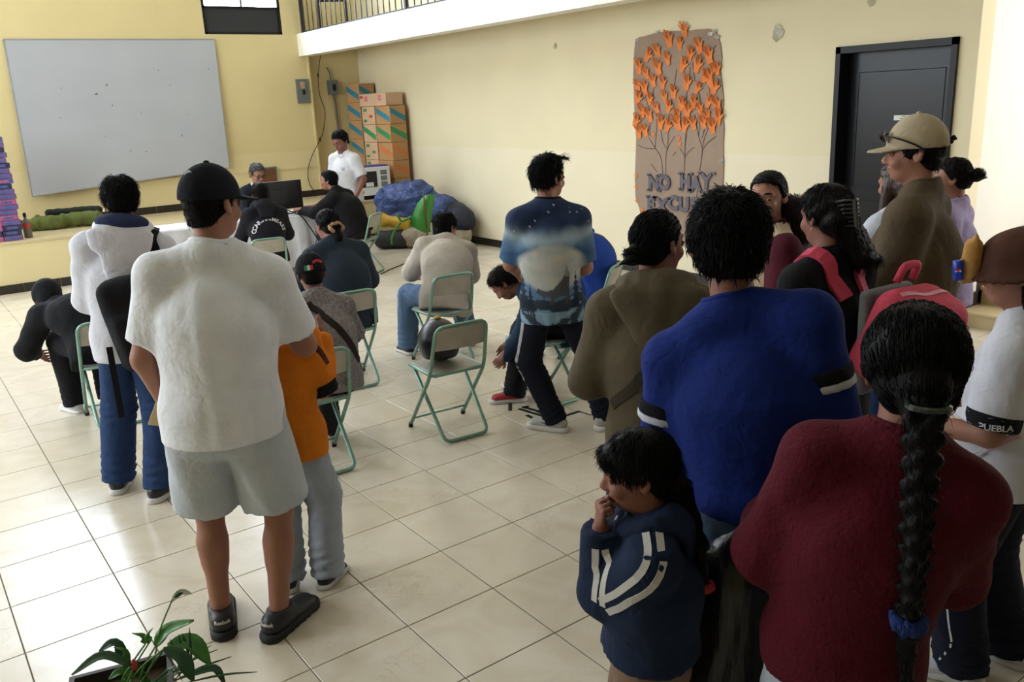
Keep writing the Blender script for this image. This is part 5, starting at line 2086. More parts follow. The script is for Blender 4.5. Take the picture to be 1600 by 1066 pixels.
# narrow fronds
for n_, (a, b2) in enumerate((((285, 1048), (265, 998)), ((290, 1040), (279, 991)), ((297, 1030), (285, 990)), ((300, 1035), (296, 980)), ((262, 1055), (340, 1015)), ((270, 1066), (362, 1026)), ((295, 1066), (402, 1050)), ((275, 1060), (330, 1008)), ((255, 1015), (285, 1064)))):
    A_, B_ = ppx(*a, PD + .03), ppx(*b2, PD + .05 + .01 * (n_ % 3))
    leaf(A_, (A_ + B_) / 2 + Vector((0, 0, .008)), B_, .0045, LEAF_D, 'frond')
    MB().tube([Vector((.03, .02 * (n_ % 3), .18)), A_], .002, 5).build('frond_stalk', STEM, pl)
# the white flower
S0, S1 = ppx(237, 1040, PD), ppx(268, 940, PD + .05)
MB().tube(spline([Vector((.01, .01, .18)), S0, ppx(250, 985, PD + .02), S1], 5), .0028, 6).build('flower_stalk', STEM, pl, smooth=True)
leaf(S1, ppx(282, 925, PD + .05), ppx(300, 928, PD + .05), .012, mat('white_spathe', 'd9ddd2', rough=.5, var=.05), 'flower', (0, -1, .2))
leaf(ppx(273, 934, PD + .045), ppx(280, 929, PD + .045), ppx(286, 926, PD + .045), .006, LEAF_D, 'flower_leaf', (0, -1, .2))
b = bpy.data.objects.new('red_bud', MB().lathe([(.003, 0), (.009, .01), (.008, .03), (.002, .04)], seg=8).mesh('red_bud', TAPE['red'], True))
b.location = ppx(211, 1048, PD - .02)
link(b, pl)


# ------------------------------------------------------------------ the people
BLACKC = cloth('black_cloth_fabric', '17171b')
NAVYC = cloth('navy_trousers', '171a28')
WSOLE = mat('white_sole', 'd4d2cf', rough=.6, var=.06)
BSOLE = mat('black_sole', '141416', rough=.7, var=.06)
BSHOE = mat('black_shoe_leather', '17181a', rough=.45, var=.1, bump=.05)
DENIM = cloth('blue_denim', '2a3f66', var=.2, scale=14)
DENIM_L = cloth('light_denim', 'a9b3c0', var=.18, scale=12)
DENIM_M = cloth('mid_denim', '5d7596', var=.2, scale=12)

# 1 --- man in white T-shirt and cap (foreground left)
p = Person('man in white T-shirt, grey shorts and backwards black cap, seen from behind', 1.74, 26, top=(325, 255), captop=.03, feet=((350, 982), (440, 985)),
           skin=SKIN_L, h=.012, fat=1.14, deep=1.15, sh=1.06, head=(34, -4, 0), tl=-10, tr=34, lean=(1, 5),
           armL=((-.30, .02, -1), (.22, .30, -1)), armR=((.30, .32, -1), (-.5, .85, .30)), handL='grip', handR='relax', nR=(0, 0, -1))
TEE = cloth('white_tee', 'eaecf2')
g = p.top(TEE, infl=.022, hem=.10, sleeve=.80, fold=.006, seed=11, name='t_shirt', arm_e=.022, h=.011, collar=TEE)
p.pants(cloth('grey_shorts', 'c2c8d0'), infl=.02, r=(.064, .058, .04), short=.93, flare=.06, seed=12, name='shorts', fold=.007)
sh_ = p.shoes(BSHOE, BSOLE, k=1.2, tall=.012)
for a, gp_, t, sd in sh_:
    v, f = text_mesh('Reebok', .019, .0004)
    decal('heel_lettering', (v, f), gp_ - t * .085 + V3(0, 0, .075), sd, V3(0, 0, 1) + t * .12, a, PAPER, a, .0015)
h_ = p.hair(thick=.005, noise=.002, line=((-.11, -.085), (-.035, -.05), (.005, -.03), (.035, .03), (.085, .062)))
p.strands(h_, 1500, .016, .12, seed=1)
CAPN = cloth('black_cap_cloth', '14161f')
c_ = p.cap(CAPN, brim_yaw=12, brim=.07, low=.022)
MB().add([tuple(p.hp(x, y, z)) for x, y, z in [(.035 * math.cos(t), -.112 + .004, .03 + .03 * math.sin(t)) for t in np.linspace(0, math.pi, 12)] + [(.028 * math.cos(t), -.118, .03 + .022 * math.sin(t)) for t in np.linspace(0, math.pi, 12)]], [(i, i + 1, i + 13, i + 12) for i in range(11)]).build('cap_strap_arch', BLACKC, c_)
for r_, n_ in ((.016, 8), ):
    MB().poly([tuple(p.hp(-.01 + r_ * math.cos(t) * (1 + .3 * math.cos(4 * t)), -.085 + .3 * r_ * math.sin(t), .106 + r_ * .6 * math.sin(t))) for t in np.linspace(0, 2 * math.pi, 17)[:-1]], tuple(-p.Fh * .6 + p.Uh * .6), .005).build('cap_emblem', mat('silver_thread', '9a9aa0', rough=.5), c_)
p.face_parts()
e = p.worn('manila_envelope', 'manila envelope held low in the left hand of the white T-shirt man', 'envelope')
W_ = p.world_pt(p.wrL + p.fdL * .09)
hd = math.hypot(W_[0], W_[1]) - .06
inv = (Matrix.Translation(p.o.location) @ Matrix.Rotation(p.o.rotation_euler[2], 4, 'Z')).inverted()
q_ = []
for x_, y_ in ((262, 575), (231, 663), (256, 667), (300, 640), (300, 585)):
    d_ = ray(x_, y_)
    q_.append(inv @ Vector(tuple(CAM + d_ * (hd / math.hypot(d_[0], d_[1])))))
MB().poly(q_, (q_[1] - q_[0]).cross(q_[3] - q_[0]).normalized(), .005).build('envelope_body', mat('manila_paper', 'd2b684', rough=.8, var=.06), e)

# 2 --- boy in orange jersey
p = Person('boy in orange football jersey and pale jeans standing before the white T-shirt man', 1.33, 30, at=tuple((G(462, 912) * .5 + G(502, 918) * .5)[:2]), h=.011, head=(-15, -12, 0), fl=(-.075, 0), fr=(.085, .0), tl=-5, tr=25, feet=None, lean=(4, -7), fat=.92,
           armL=((-.2, .25, -1), (.3, .9, .1)), armR=((.22, .05, -1), (.02, .60, .85)), handR='open', nR=(-.7, .2, 0), skin=SKIN)
ORG = cloth('orange_jersey', 'd97a1c')
g = p.top(ORG, infl=.022, hem=.10, sleeve=1.0, arm_e=.02, fold=.008, seed=21, name='jersey', h=.010, collar=cloth('navy_collar', '20263c'))
for k in range(3):
    p.ribbon(g, [p.tp(.085 + .014 * k, -.06, .98), p.shR + V3(.012 * (k - 1), -.05, .03), p.shR * .5 + p.elR * .5 + V3(.06, -.03 + .012 * k, 0)], .006, .0015, BLACKC, 'shoulder_stripe')
p.band(1, .86, 1.06, BLACKC, .027, 'black_cuff', g)
p.band(0, .86, 1.06, BLACKC, .027, 'black_cuff', g)
p.pants(DENIM_L, r=(.062, .048, .044), infl=.008, seed=22, name='jeans', fold=.007)
p.shoes(BSHOE, WSOLE, k=1.05)
h_ = p.hair(thick=.013)
p.strands(h_, 1500, .028, .3, seed=2)

# 3 --- young man in pale hoodie
p = Person('young man in white hoodie with blue lined hood and jeans, seen from behind', 1.65, 16, top=(183, 278), feet=((188, 765), (252, 778)), h=.012, head=(-4, -12, 0), fat=.92, tl=10, tr=38, lean=(2, 7),
           armL=((-.20, .22, -1), (.35, .85, -.55)), armR=((.18, .2, -1), (-.3, .9, -.2)))
HOODW = cloth('white_hoodie', 'd2d2da')
g = p.top(HOODW, infl=.026, hem=.11, arm_e=.018, fold=.007, seed=31, name='hoodie')
p.hood(HOODW, seed=32, drop=.21, w=.092)
LIN = cloth('blue_hood_lining', '2b3250')


def lin(q, s=p):
    H = s.H
    a = s.N + s.d2 * .035 * H - s.Fs * .045 * H
    d = ell(q, a, np.stack([s.Ss, s.Fs, s.d2]), (.075 * H, .045 * H, .028 * H))
    return np.maximum(d, -rcap(q, s.N - s.d2 * .02, s.hp(0, -.02, 0), .036 * H, .05 * H))


sdf_obj('hood_lining', lin, p.N - .2, p.N + .2, .009, LIN, p.o)
p.pants(DENIM, r=(.058, .046, .042), seed=33, name='jeans', fold=.008)
p.shoes(BSHOE, WSOLE, k=1.1)
h_ = p.hair(thick=.014, topk=1.2, line=((-.11, -.075), (-.035, -.05), (.005, -.03), (.035, .03), (.085, .06)))
p.strands(h_, 2600, .034, .10, seed=3)
MB().tube([p.hp(-.08, -.01, -.037 + .001), p.hp(-.082, -.008, -.046)], .004, 6).build('earring', mat('silver', 'cfcfd2', rough=.2, metal=.9), p.o)
MB().tube([p.N + p.d2 * .05 + p.Ss * .056 * math.sin(t) + p.Fs * .054 * math.cos(t) for t in np.linspace(0, 6.2832, 21)[:-1]], .003, 5, closed=True).build('neck_chain', mat('gold', 'b89a4a', rough=.3, metal=.8), p.o)
e = p.worn('backpack', 'black backpack slung on the right shoulder of the white hoodie man', 'backpack')
bx = p.tp(.06, -.22, .20)


def bpk(q):
    R = rotm((0, 1, 0), 10)
    d = rbox(q, bx, R, (.13, .085, .23), .06)
    d = smin(d, rbox(q, bx + V3(.01, -.08, -.06), R, (.10, .04, .13), .035), .03)
    return d + folds(q, 35, .006, 18)


sdf_obj('bag_body', bpk, bx - .34, bx + .34, .012, BLACKC, e)
MB().tube([bx + V3(.06, -.125, -.02), bx + V3(.065, -.13, -.06)], .005, 6).build('zip_pull', mat('silver', 'cfcfd2'), e)
MB().tube(spline([bx + V3(.02, -.105, .16), bx + V3(.09, -.11, .06), bx + V3(.11, -.09, -.12)], 5), .004, 5).build('zip', mat('zip_grey', '55565c', rough=.4), e)
p.ribbon(g, [p.tp(.14, -.15, .60), p.tp(.13, -.12, .85), p.shR + V3(-.04, -.02, .07), p.tp(.14, .12, .8)], .065, .014, BLACKC, 'shoulder_strap', e)
MB().box((-.014, -.004, -.36), (.014, .004, 0)).build('hanging_strap', BLACKC, e, loc=tuple(bx + V3(-.14, -.03, -.10)))

# 4 --- person in black at far left, bent over
x, y, f_ = CHAIRS['black']
p = Person('person in black hooded sweatshirt bent forward on the chair at far left', 1.62, -8, at=(x - .04, y), h=.014, sit=1, lean=(46, -10), hunch=32, head=(6, -50, 0), seat=.42, fl=(-.12, .36), fr=(.10, .34), fat=1.05,
           armL=((-.35, .45, -.8), (.45, .75, -.35)), armR=((.35, .45, -.8), (-.3, .8, -.3)))
p.top(BLACKC, infl=.03, hem=.06, arm_e=.028, fold=.008, seed=41, name='sweatshirt')
p.pants(BLACKC, seed=42)
p.shoes(mat('white_shoe', 'c9c9cc', rough=.6, var=.06), WSOLE, tall=.03)
p.hair(HAIR)
p.hair(BLACKC, thick=.024, line=((-.15, -.16), (.03, -.12), (.06, .05), (.12, .09)), name='raised_hood', noise=.006)

# 5 --- official with glasses behind the table
p = Person('seated official with grey hair, glasses and dark jacket behind the table', 1.62, 188, hs=1.1, at=(4.0, 11.0), h=.014, sit=1, lean=(10, 0), hunch=6, head=(-14, -22, 0), seat=.44, fl=(-.1, .3), fr=(.1, .3), skin=SKIN_L,
           armL=((-.3, .5, -.9), (.5, .85, -.1)), armR=((.3, .5, -.9), (-.5, .85, -.1)))
p.top(cloth('white_shirt', 'c9c9d2'), infl=.014, hem=.05, arm_e=.006, seed=51, fold=.003, name='dress_shirt', neck=.052)
JK = cloth('dark_suit', '1f222b')
g = p.top(JK, infl=.024, hem=.06, arm_e=.018, seed=52, name='jacket', neck=.075)
p.pants(JK, seed=53)
p.shoes(BSHOE, BSOLE)
h_ = p.hair(HAIR_GR, thick=.011, topk=1.3, line=((-.11, -.075), (-.035, -.05), (.005, -.02), (.035, .055), (.085, .090)))
p.strands(h_, 900, .035, .25, seed=5)
p.face_parts(look=(0, -.6), mb_hair=HAIR_GR)
gl = MB()
for sx in (-1, 1):
    gl.tube([p.hp(sx * .033 + .024 * math.cos(t), .098, .002 + .018 * math.sin(t)) for t in np.linspace(0, 6.2832, 17)[:-1]], .0028, 5, closed=True)
    gl.tube([p.hp(sx * .057, .096, .008), p.hp(sx * .078, .03, .010), p.hp(sx * .080, -.012, .005)], .0024, 5)
gl.tube([p.hp(-.01, .1, .006), p.hp(.01, .1, .006)], .0025, 5)
e = p.worn('eyeglasses', 'black framed eyeglasses worn by the seated official', 'glasses')
gl.build('glasses_frame', BLACKM, e)
fc = empty('office_chair', (4.0, 11.04, 0), math.radians(180))
tag(fc, 'dark chair under the seated official behind the table', 'chair')
MB().box((-.2, -.2, .40), (.2, .2, .44), .015).build('seat', DBL, fc)
MB().box((-.2, -.235, .5), (.2, -.21, .8), .01).build('backrest', DBL, fc)
for sx in (-.18, .18):
    for sy in (-.18, .18):
        MB().tube([(sx, sy, 0), (sx, sy, .41)], .012, 6).build('leg', BLACKM, fc)
    MB().tube([(sx, -.2, .4), (sx, -.222, .75)], .012, 6).build('back_post', BLACKM, fc)

# 6 --- person in lettered black hoodie
x, y, f_ = CHAIRS['letter']
p = Person('person in black hoodie with arched white lettering seated at the table', 1.55, 8, at=(x + .06, y), h=.014, sit=1, lean=(8, 0), hunch=8, head=(4, -8, 0), seat=.42, fl=(-.12, .34), fr=(.16, .38), fat=1.0,
           armL=((-.35, .4, -.9), (.4, .9, .15)), armR=((.35, .4, -.9), (-.4, .9, .15)))
HB = cloth('black_hoodie', '1b1a21')
g = p.top(HB, infl=.030, hem=.08, arm_e=.024, fold=.006, seed=61, name='hoodie')
p.hood(HB, seed=62, drop=.10, w=.07)
WT = mat('white_print', 'cfcfcf', rough=.8, var=.1)
word = 'CCARwwwMEASE'
n = len(word)
oc = p.tp(0, -.2, .46)
for i, ch in enumerate(word):
    if ch == ' ':
        continue
    a = math.radians(82 - 164 * i / (n - 1))
    small = ch == 'w'
    v, f = text_mesh(ch, .034 if small else .056, .001)
    ca, sa = math.cos(-a), math.sin(-a)
    R_ = .150 if not small else .146
    vv = [(x_ * ca + y_ * sa + -math.sin(a) * R_, -x_ * sa + y_ * ca + math.cos(a) * R_ * .80, 0) for x_, y_, z_ in v]
    decal('letter', (vv, f), oc, p.Ss, p.d2, g, WT, g, .004)
p.pants(cloth('dark_jeans', '20283a'), seed=63, name='jeans')
p.shoes(BSHOE, WSOLE)
h_ = p.hair(thick=.012)
p.strands(h_, 800, .03, .25, seed=6)

# 7 --- man in black sweater at the table's right end
x, y, f_ = CHAIRS['sweater']
p = Person('man in black sweater leaning on the right end of the table', 1.66, -32, at=(x - .02, y + .03), h=.014, sit=1, lean=(24, 0), hunch=8, head=(-14, 4, 0), seat=.42, fl=(-.14, .34), fr=(.12, .36), fat=1.12, deep=1.1, skin=SKIN_L,
           armL=((-.30, .75, -.55), (.30, .95, .15)), armR=((.25, .8, -.5), (-.55, .8, .12)), handL='fist', nL=(0, 0, -1), nR=(0, 0, -1))
p.top(cloth('black_sweater', '131316'), infl=.026, hem=.05, arm_e=.022, seed=71, name='sweater')
p.pants(cloth('charcoal_trousers', '2a2728'), seed=72)
p.shoes(BSHOE, BSOLE)
h_ = p.hair(thick=.011, topk=1.2)
p.strands(h_, 900, .03, .25, seed=7)
p.face_parts(look=(-.3, 0))

# 8 --- man in white polo, standing by the stage
p = Person('man in white polo shirt standing by the stage looking down', 1.62, 244, hs=1.12, top=(526, 208), h=.014, head=(8, -26, 0), fat=1.1, deep=1.15, lean=(4, 0),
           armL=((-.38, -.1, -1), (.1, .6, -.8)), armR=((.2, .1, -1), (-.5, .8, -.2)), skin=SKIN)
POLO = cloth('white_polo', 'd6d5da')
g = p.top(POLO, infl=.024, hem=.12, sleeve=.85, arm_e=.024, seed=81, name='polo_shirt', collar=POLO)
for k in range(3):
    decal('chest_emblem', ([(-.022, -.004, 0), (.022, -.004, 0), (.018, .005, 0), (-.018, .005, 0)], [(0, 1, 2, 3)]), p.tp(-.075, .16, .62) + p.d2 * .014 * k, -p.Ss, p.d2, g, mat('grey_print', '8b93a6', rough=.8), g)
p.pants(cloth('dark_trousers', '2b2c33'), seed=82)
p.shoes(BSHOE, BSOLE)
h_ = p.hair(thick=.013, topk=1.5, line=((-.11, -.07), (-.035, -.05), (.005, -.02), (.035, .05), (.085, .086)))
p.strands(h_, 900, .032, .3, seed=8)
p.face_parts(look=(0, -.8))

# 9 --- woman in dark jacket with scrunchie
x, y, f_ = CHAIRS['jacket']
p = Person('woman in dark slate jacket with beige scrunchie, seated on a folding chair', 1.58, 0, at=(x + .04, y), h=.013, sit=1, lean=(12, 0), hunch=8, head=(-8, -10, 0), seat=.42, fl=(-.14, .36), fr=(.14, .36), fat=1.16, deep=1.1, sh=1.08,
           armL=((-.45, .35, -.9), (.45, .85, -.05)), armR=((.45, .35, -.9), (-.45, .85, -.05)))
SLT = cloth('slate_jacket', '26303a')
g = p.top(SLT, infl=.034, hem=.10, arm_e=.030, fold=.006, seed=91, name='jacket', collar=SLT)
p.pants(BLACKC, seed=92)
p.shoes(BSHOE, BSOLE)
h_ = p.hair(thick=.010, line=((-.11, -.07), (-.035, -.055), (.005, .00), (.035, .06), (.085, .088)), extra=[((0, -.10, -.02), (.0, -.125, -.10), .040, .030)])
p.strands(h_, 1300, .035, .0, 'to', p.hp(0, -.11, -.03), seed=9)
MB().tube([p.hp(.052 * math.cos(t), -.118 + .012 * math.sin(3 * t), -.028 + .03 * math.sin(t) + .005 * math.cos(9 * t)) for t in np.linspace(0, 6.2832, 31)[:-1]], .014, 7, closed=True).build('scrunchie', cloth('beige_scrunchie', 'a88463', var=.3, scale=30), p.o, smooth=True)

# 10 --- boy in grey speckled shirt and black cap
x, y, f_ = CHAIRS['grey']
p = Person('boy in grey speckled T-shirt and black cap with small flag, seated', 1.38, 0, at=(x + .13, y), h=.012, sit=1, lean=(10, 3), hunch=8, head=(14, -14, 0), seat=.42, fl=(-.12, .34), fr=(.12, .34), fat=1.18, deep=1.1,
           armL=((-.4, .3, -.9), (.4, .9, -.1)), armR=((.40, .3, -.9), (-.4, .9, -.1)))
SPK = cloth('grey_speckled_tee', '8c8587', var=.5, scale=70)
g = p.top(SPK, infl=.026, hem=.08, sleeve=.95, arm_e=.026, fold=.006, seed=101, name='t_shirt')
p.pants(cloth('dark_grey_trousers', '303036'), seed=102)
p.shoes(BSHOE, WSOLE)
p.hair(thick=.005)
CB = cloth('black_cap', '15151a')
c_ = p.cap(CB, brim_yaw=0, brim=.06, low=.008)
t_ = bvh_of(c_)


def patch(p, cap_, cx, cz, w, h_, m, name, yaw=0.):
    """small embroidered patch on the back of a cap (head frame x, z)"""
    decal(name, ([(-w / 2, -h_ / 2, 0), (0, -h_ / 2, 0), (w / 2, -h_ / 2, 0), (w / 2, h_ / 2, 0), (0, h_ / 2, 0), (-w / 2, h_ / 2, 0)], [(0, 1, 4, 5), (1, 2, 3, 4)]), p.hp(cx, -.08, cz), p.Sh, p.Uh, cap_, m, cap_, .002)


for k, m in enumerate((mat('flag_green', '1f7a4c', rough=.8), WT, mat('flag_red', 'b3262c', rough=.8))):
    patch(p, c_, -.042 + .016 * k, .035, .016, .028, m, 'flag_stripe')
for k in range(7):
    a = -.9 + 1.8 * k / 6
    patch(p, c_, .032 + .030 * math.sin(a), .052 + .022 * math.cos(a), .014, .013, mat('flag_red', 'b3262c'), 'red_stitching')
p.ribbon(g, [p.tp(-.09, -.13, .98), p.tp(-.03, -.17, .75), p.tp(.06, -.17, .45), p.tp(.16, -.10, .15)], .038, .005, cloth('dark_bag_strap', '2c2626'), 'bag_strap')

# 11 --- man in beige sweater
x, y, f_ = CHAIRS['beige']
p = Person('man in beige sweater and jeans seated, head turned right', 1.62, 10, at=(x + .04, y), h=.012, hs=1.06, sit=1, lean=(28, 20), hunch=26, head=(58, -20, 0), seat=.42, fl=(-.22, .34), fr=(.30, .30), kneeL=(-.16, .38, .47), kneeR=(.24, .36, .48), fat=1.08, deep=1.1, skin=SKIN_L,
           armL=((-.3, .6, -.8), (.4, .85, -.2)), armR=((.35, .55, -.85), (-.35, .85, -.3)))
g = p.top(cloth('beige_sweater', 'b5aca0'), infl=.034, hem=.12, arm_e=.028, fold=.009, seed=111, name='sweater', collar=cloth('beige_sweater', 'b5aca0'))
p.pants(DENIM_M, r=(.062, .046, .042), seed=112, name='jeans', fold=.007)
p.shoes(BSHOE, WSOLE)
h_ = p.hair(thick=.012)
p.strands(h_, 1600, .028, .22, seed=11)
p.face_parts()

# 12 --- man in wolf shirt
p = Person('man in blue wolf print T-shirt and striped track pants standing with hands forward', 1.63, 36, top=(856, 240), feet=((868, 672), (945, 668)), h=.011, head=(48, -2, 0), fat=.97, deep=1.05, sh=.98, tl=-62, tr=38,
           armL=((-.24, .38, -1), (.15, .9, -.35)), armR=((.14, .05, -1), (-.1, .8, -.3)), skin=SKIN_L)
WOLF = mat('wolf_print_cloth', 'ffffff', rough=.85, var=.06, scale=9, bump=.2, bscale=60, spec=.2, attr='print')
g = p.top(WOLF, infl=.024, hem=.13, sleeve=.88, arm_e=.024, fold=.006, seed=121, name='t_shirt', h=.0075)
zb, zt = p.P[2] - .13, p.N[2]


def poly_in(x, y, poly):
    ins = np.zeros(len(x), bool)
    n = len(poly)
    for i in range(n):
        (x0, y0), (x1, y1) = poly[i], poly[(i + 1) % n]
        if y0 == y1:
            continue
        c = ((y0 > y) != (y1 > y)) & (x < (x1 - x0) * (y - y0) / (y1 - y0) + x0)
        ins ^= c
    return ins


def wolfprint(co):
    u = (co[:, 0] - 0) / .22
    v = (co[:, 2] - zb) / (zt - zb)
    nz = folds(co.astype(F32), 77, 1., 24., (1, 1, 1)) + .6 * folds(co.astype(F32), 78, 1., 60., (1, 1, 1))
    L = lambda c: np.array(srgb(c))
    col = np.tile(L('26324f'), (len(co), 1))

    def blend(mask, c):
        col[:] = col * (1 - mask[:, None]) + L(c) * mask[:, None]
    sm = lambda e0, e1, t: np.clip((t - e0) / (e1 - e0), 0, 1)
    blend(sm(.86, .70, v + .03 * nz) * .75, '5f7d9a')
    cl = np.exp(-((v - .74 - .05 * u * u + .02 * nz) / .06) ** 2)
    blend(np.clip(cl * .75, 0, 1), '9fb0b8')
    cl = np.exp(-((v - .645 + .04 * u * u + .02 * nz) / .035) ** 2)
    blend(np.clip(cl * .8, 0, 1), '2c4a66')
    r = np.sqrt((u * .80 - .02) ** 2 + ((v - .50) / .17) ** 2 * .36)
    moon = sm(.76, .62, r)
    blend(moon, 'b9b7ac')
    blend(moon * np.clip(.35 + .4 * nz, 0, .6), '9aa2a4')
    side = sm(.78, .95, np.abs(u)) * sm(.75, .6, v)
    blend(side * .7, '3b5c80')
    # forest and rocks
    gr = v < .22 + .02 * nz + .05 * np.abs(u)
    blend(gr.astype(float) * .9, '2b3038')
    blend((gr & (nz > .35)).astype(float) * .7, '7f9db5')
    blend(((v < .12) & (nz > -.1)).astype(float) * .6, '8fb0c4')
    for (tx, th_, w_) in ((-.72, .44, .16), (-.55, .36, .13), (.62, .46, .16), (.82, .42, .15), (.95, .5, .13), (-.9, .5, .14)):
        yy = (v - .14) / (th_ - .14)
        tr = (np.abs(u - tx) < w_ * (1 - yy) * (.75 + .35 * np.sin(yy * 40))) & (yy > 0) & (yy < 1)
        blend(tr.astype(float) * .95, '1f2733')
    wolf = [(.02 + 1.25 * a_, .19 + 1.3 * (b_ - .20)) for a_, b_ in [(-.20, .245), (-.34, .28), (-.30, .305), (-.16, .285), (.02, .30), (.13, .34), (.22, .375), (.27, .42), (.305, .45), (.31, .415), (.36, .40), (.345, .36), (.34, .31), (.33, .25), (.31, .20), (.25, .20), (.25, .25), (.05, .245), (.0, .20), (-.06, .20), (-.05, .25)]]
    wf = poly_in(u, v, wolf)
    blend(wf.astype(float), '4c4d52')
    blend((wf & (nz > .3)).astype(float) * .7, '8d8c8c')
    star = (np.random.RandomState(4).rand(len(co)) > .996) & (v > .78)
    blend(star.astype(float), 'd8dde6')
    # only torso back and front carry the picture; sleeves deep blue
    return col


paint(g, wolfprint)
tp_ = p.pants(NAVYC, r=(.060, .042, .036), infl=.008, seed=123, name='track_pants', fold=.006)
for k in range(3):
    o0 = p.hipL + V3(-.10, -.045 + .016 * k, -.06)
    k0 = p.knL + V3(-.07, -.035 + .016 * k, .0)
    c0 = p.knL * .7 + p.anL * .3 + V3(-.06, -.02 + .016 * k, 0)
    p.ribbon(tp_, [o0, (o0 + k0) / 2, k0, c0], .007, .0015, WT, 'side_stripe', tp_)
GS = mat('grey_sneaker', 'b5b3ae', rough=.6, var=.25, scale=20)
for a, gp_, t, sd in p.shoes(GS, WSOLE, k=1.15):
    MB().add([tuple(gp_ - sd * .046 * sg * 1.0 + t * x_ + V3(0, 0, z_)) for sg in (1,) for x_, z_ in ((-.02, .045), (.03, .038), (.09, .062), (.03, .052))], [(0, 1, 2, 3)]).build('side_mark', mat('sneaker_grey_mark', '5f6366', rough=.6), a)
h_ = p.hair(thick=.013, topk=1.6, noise=.006, line=((-.11, -.055), (-.035, -.045), (.005, -.02), (.035, .05), (.085, .086)), extra=[((-.03, .06, .11), (.05, .085, .112), .012, .01)])
p.strands(h_, 2600, .030, .34, seed=12)
p.face_parts()
MB().tube([p.N + p.d2 * .045 + p.Ss * .058 * math.sin(t) + p.Fs * .055 * math.cos(t) for t in np.linspace(0, 6.2832, 21)[:-1]], .0028, 5, closed=True).build('neck_chain', mat('silver', 'cfcfd2'), p.o)
MB().tube([p.hp(.086, .012, -.012), p.hp(.088, .018, -.036)], .004, 6).build('earphone', PAPER, p.o)

# 13 --- person bent over on the chair behind the wolf shirt man
x, y, f_ = CHAIRS['child']
p = Person('person in dark teal jacket bent down on a chair, red shoes', 1.45, -46, at=(x + .22, y - .14), h=.012, sit=1, lean=(40, -2), hunch=34, head=(0, -55, 0), seat=.42, fl=(-.13, .44), fr=(.13, .40), fat=.95,
           armL=((-.3, .3, -.9), (.25, .6, -.7)), armR=((.3, .3, -.9), (-.3, .6, -.7)))
g = p.top(cloth('dark_teal_jacket', '22344a'), infl=.028, hem=.07, arm_e=.022, seed=131, name='jacket', collar=cloth('teal_trim', '4f93a8'))
p.pants(BLACKC, seed=132, r=(.060, .046, .042))
p.shoes(mat('red_shoe', 'a3242a', rough=.6, var=.15, scale=20), WSOLE, k=1.2)
h_ = p.hair(thick=.010, m=HAIR_BR)
p.strands(h_, 1400, .03, .25, seed=13)
b = lump('teal_bag', 'turquoise cloth bag hanging at the side of the chair', [((3.20, 4.16, .58), (3.22, 4.14, .42), .035, .05)], (3.08, 4.0, .34), (3.36, 4.3, .68), cloth('turquoise_cloth', '5fa3a3'), 7, .008, 24, h=.01, cat='bag')
b['group'] = 'bags'

# 14 --- person in royal blue jacket
x, y, f_ = CHAIRS['bluej'] = (4.22, 4.78, -30)
for o in list(COL.objects):
    if o.name.startswith('folding_chair') and o.get('label', '').endswith('royal blue jacket'):
        o.location = (x, y, 0)
        o.rotation_euler = (0, 0, math.radians(30))
p = Person('person in royal blue jacket with bag strap, bent forward on a chair', 1.62, -40, at=(x + .10, y - .02), h=.013, sit=1, lean=(10, 0), hunch=36, head=(0, -50, 0), seat=.42, fl=(-.14, .50), fr=(.12, .32), kneeL=(-.10, .42, .56), fat=1.05,
           armL=((-.3, .7, -.6), (.3, .8, -.4)), armR=((.3, .5, -.8), (-.3, .8, -.3)))
g = p.top(cloth('royal_blue_jacket', '24418f'), infl=.036, hem=.05, arm_e=.026, seed=141, name='jacket')
p.hood(cloth('royal_blue_jacket', '24418f'), drop=.12)
p.pants(DENIM, seed=142, name='jeans')
p.shoes(BSHOE, WSOLE)
p.hair()
p.ribbon(g, [p.tp(-.02, -.17, .85), p.tp(.02, -.19, .6), p.tp(.05, -.18, .35)], .035, .006, cloth('grey_strap', '7b7f86'), 'bag_strap')
MB().tube([p.tp(.05, -.20, .36), p.tp(.055, -.20, .28)], .006, 6).build('strap_clip', mat('silver', 'cfcfd2'), p.o)

# 15 --- woman in olive hoodie
p = Person('woman in olive hoodie with a crossbody strap, hair in a low bun', 1.54, 44, top=(1030, 332), h=.011, head=(42, -4, 0), fat=.96, deep=1.1, sh=1.0,
           armL=((-.30, .12, -1), (.50, .85, .0)), armR=((.30, .15, -1), (-.5, .85, .0)), lean=(3, 0))
OLV = cloth('olive_hoodie', '5a5140')
g = p.top(OLV, infl=.030, hem=.12, arm_e=.026, fold=.007, seed=151, name='hoodie')
p.hood(OLV, seed=152, drop=.17, w=.10)
p.ribbon(g, [p.tp(.12, -.16, .93), p.tp(.04, -.19, .70), p.tp(-.08, -.18, .42), p.tp(-.18, -.08, .22)], .034, .005, cloth('olive_strap', '3d372c'), 'bag_strap')
p.pants(cloth('charcoal_jeans', '34353a'), r=(.066, .05, .04), seed=153, name='jeans')
p.shoes(BSHOE, WSOLE)
h_ = p.hair(thick=.009, line=((-.11, -.07), (-.035, -.055), (.005, .0), (.035, .06), (.085, .088)), extra=[((0, -.115, -.03), (.038, .034, .034)), ((0, -.13, -.04), (-.03, -.16, -.06), .014, .004)], noise=.003)
p.strands(h_, 2200, .035, .0, 'to', p.hp(0, -.12, -.03), seed=15)
p.face_parts()

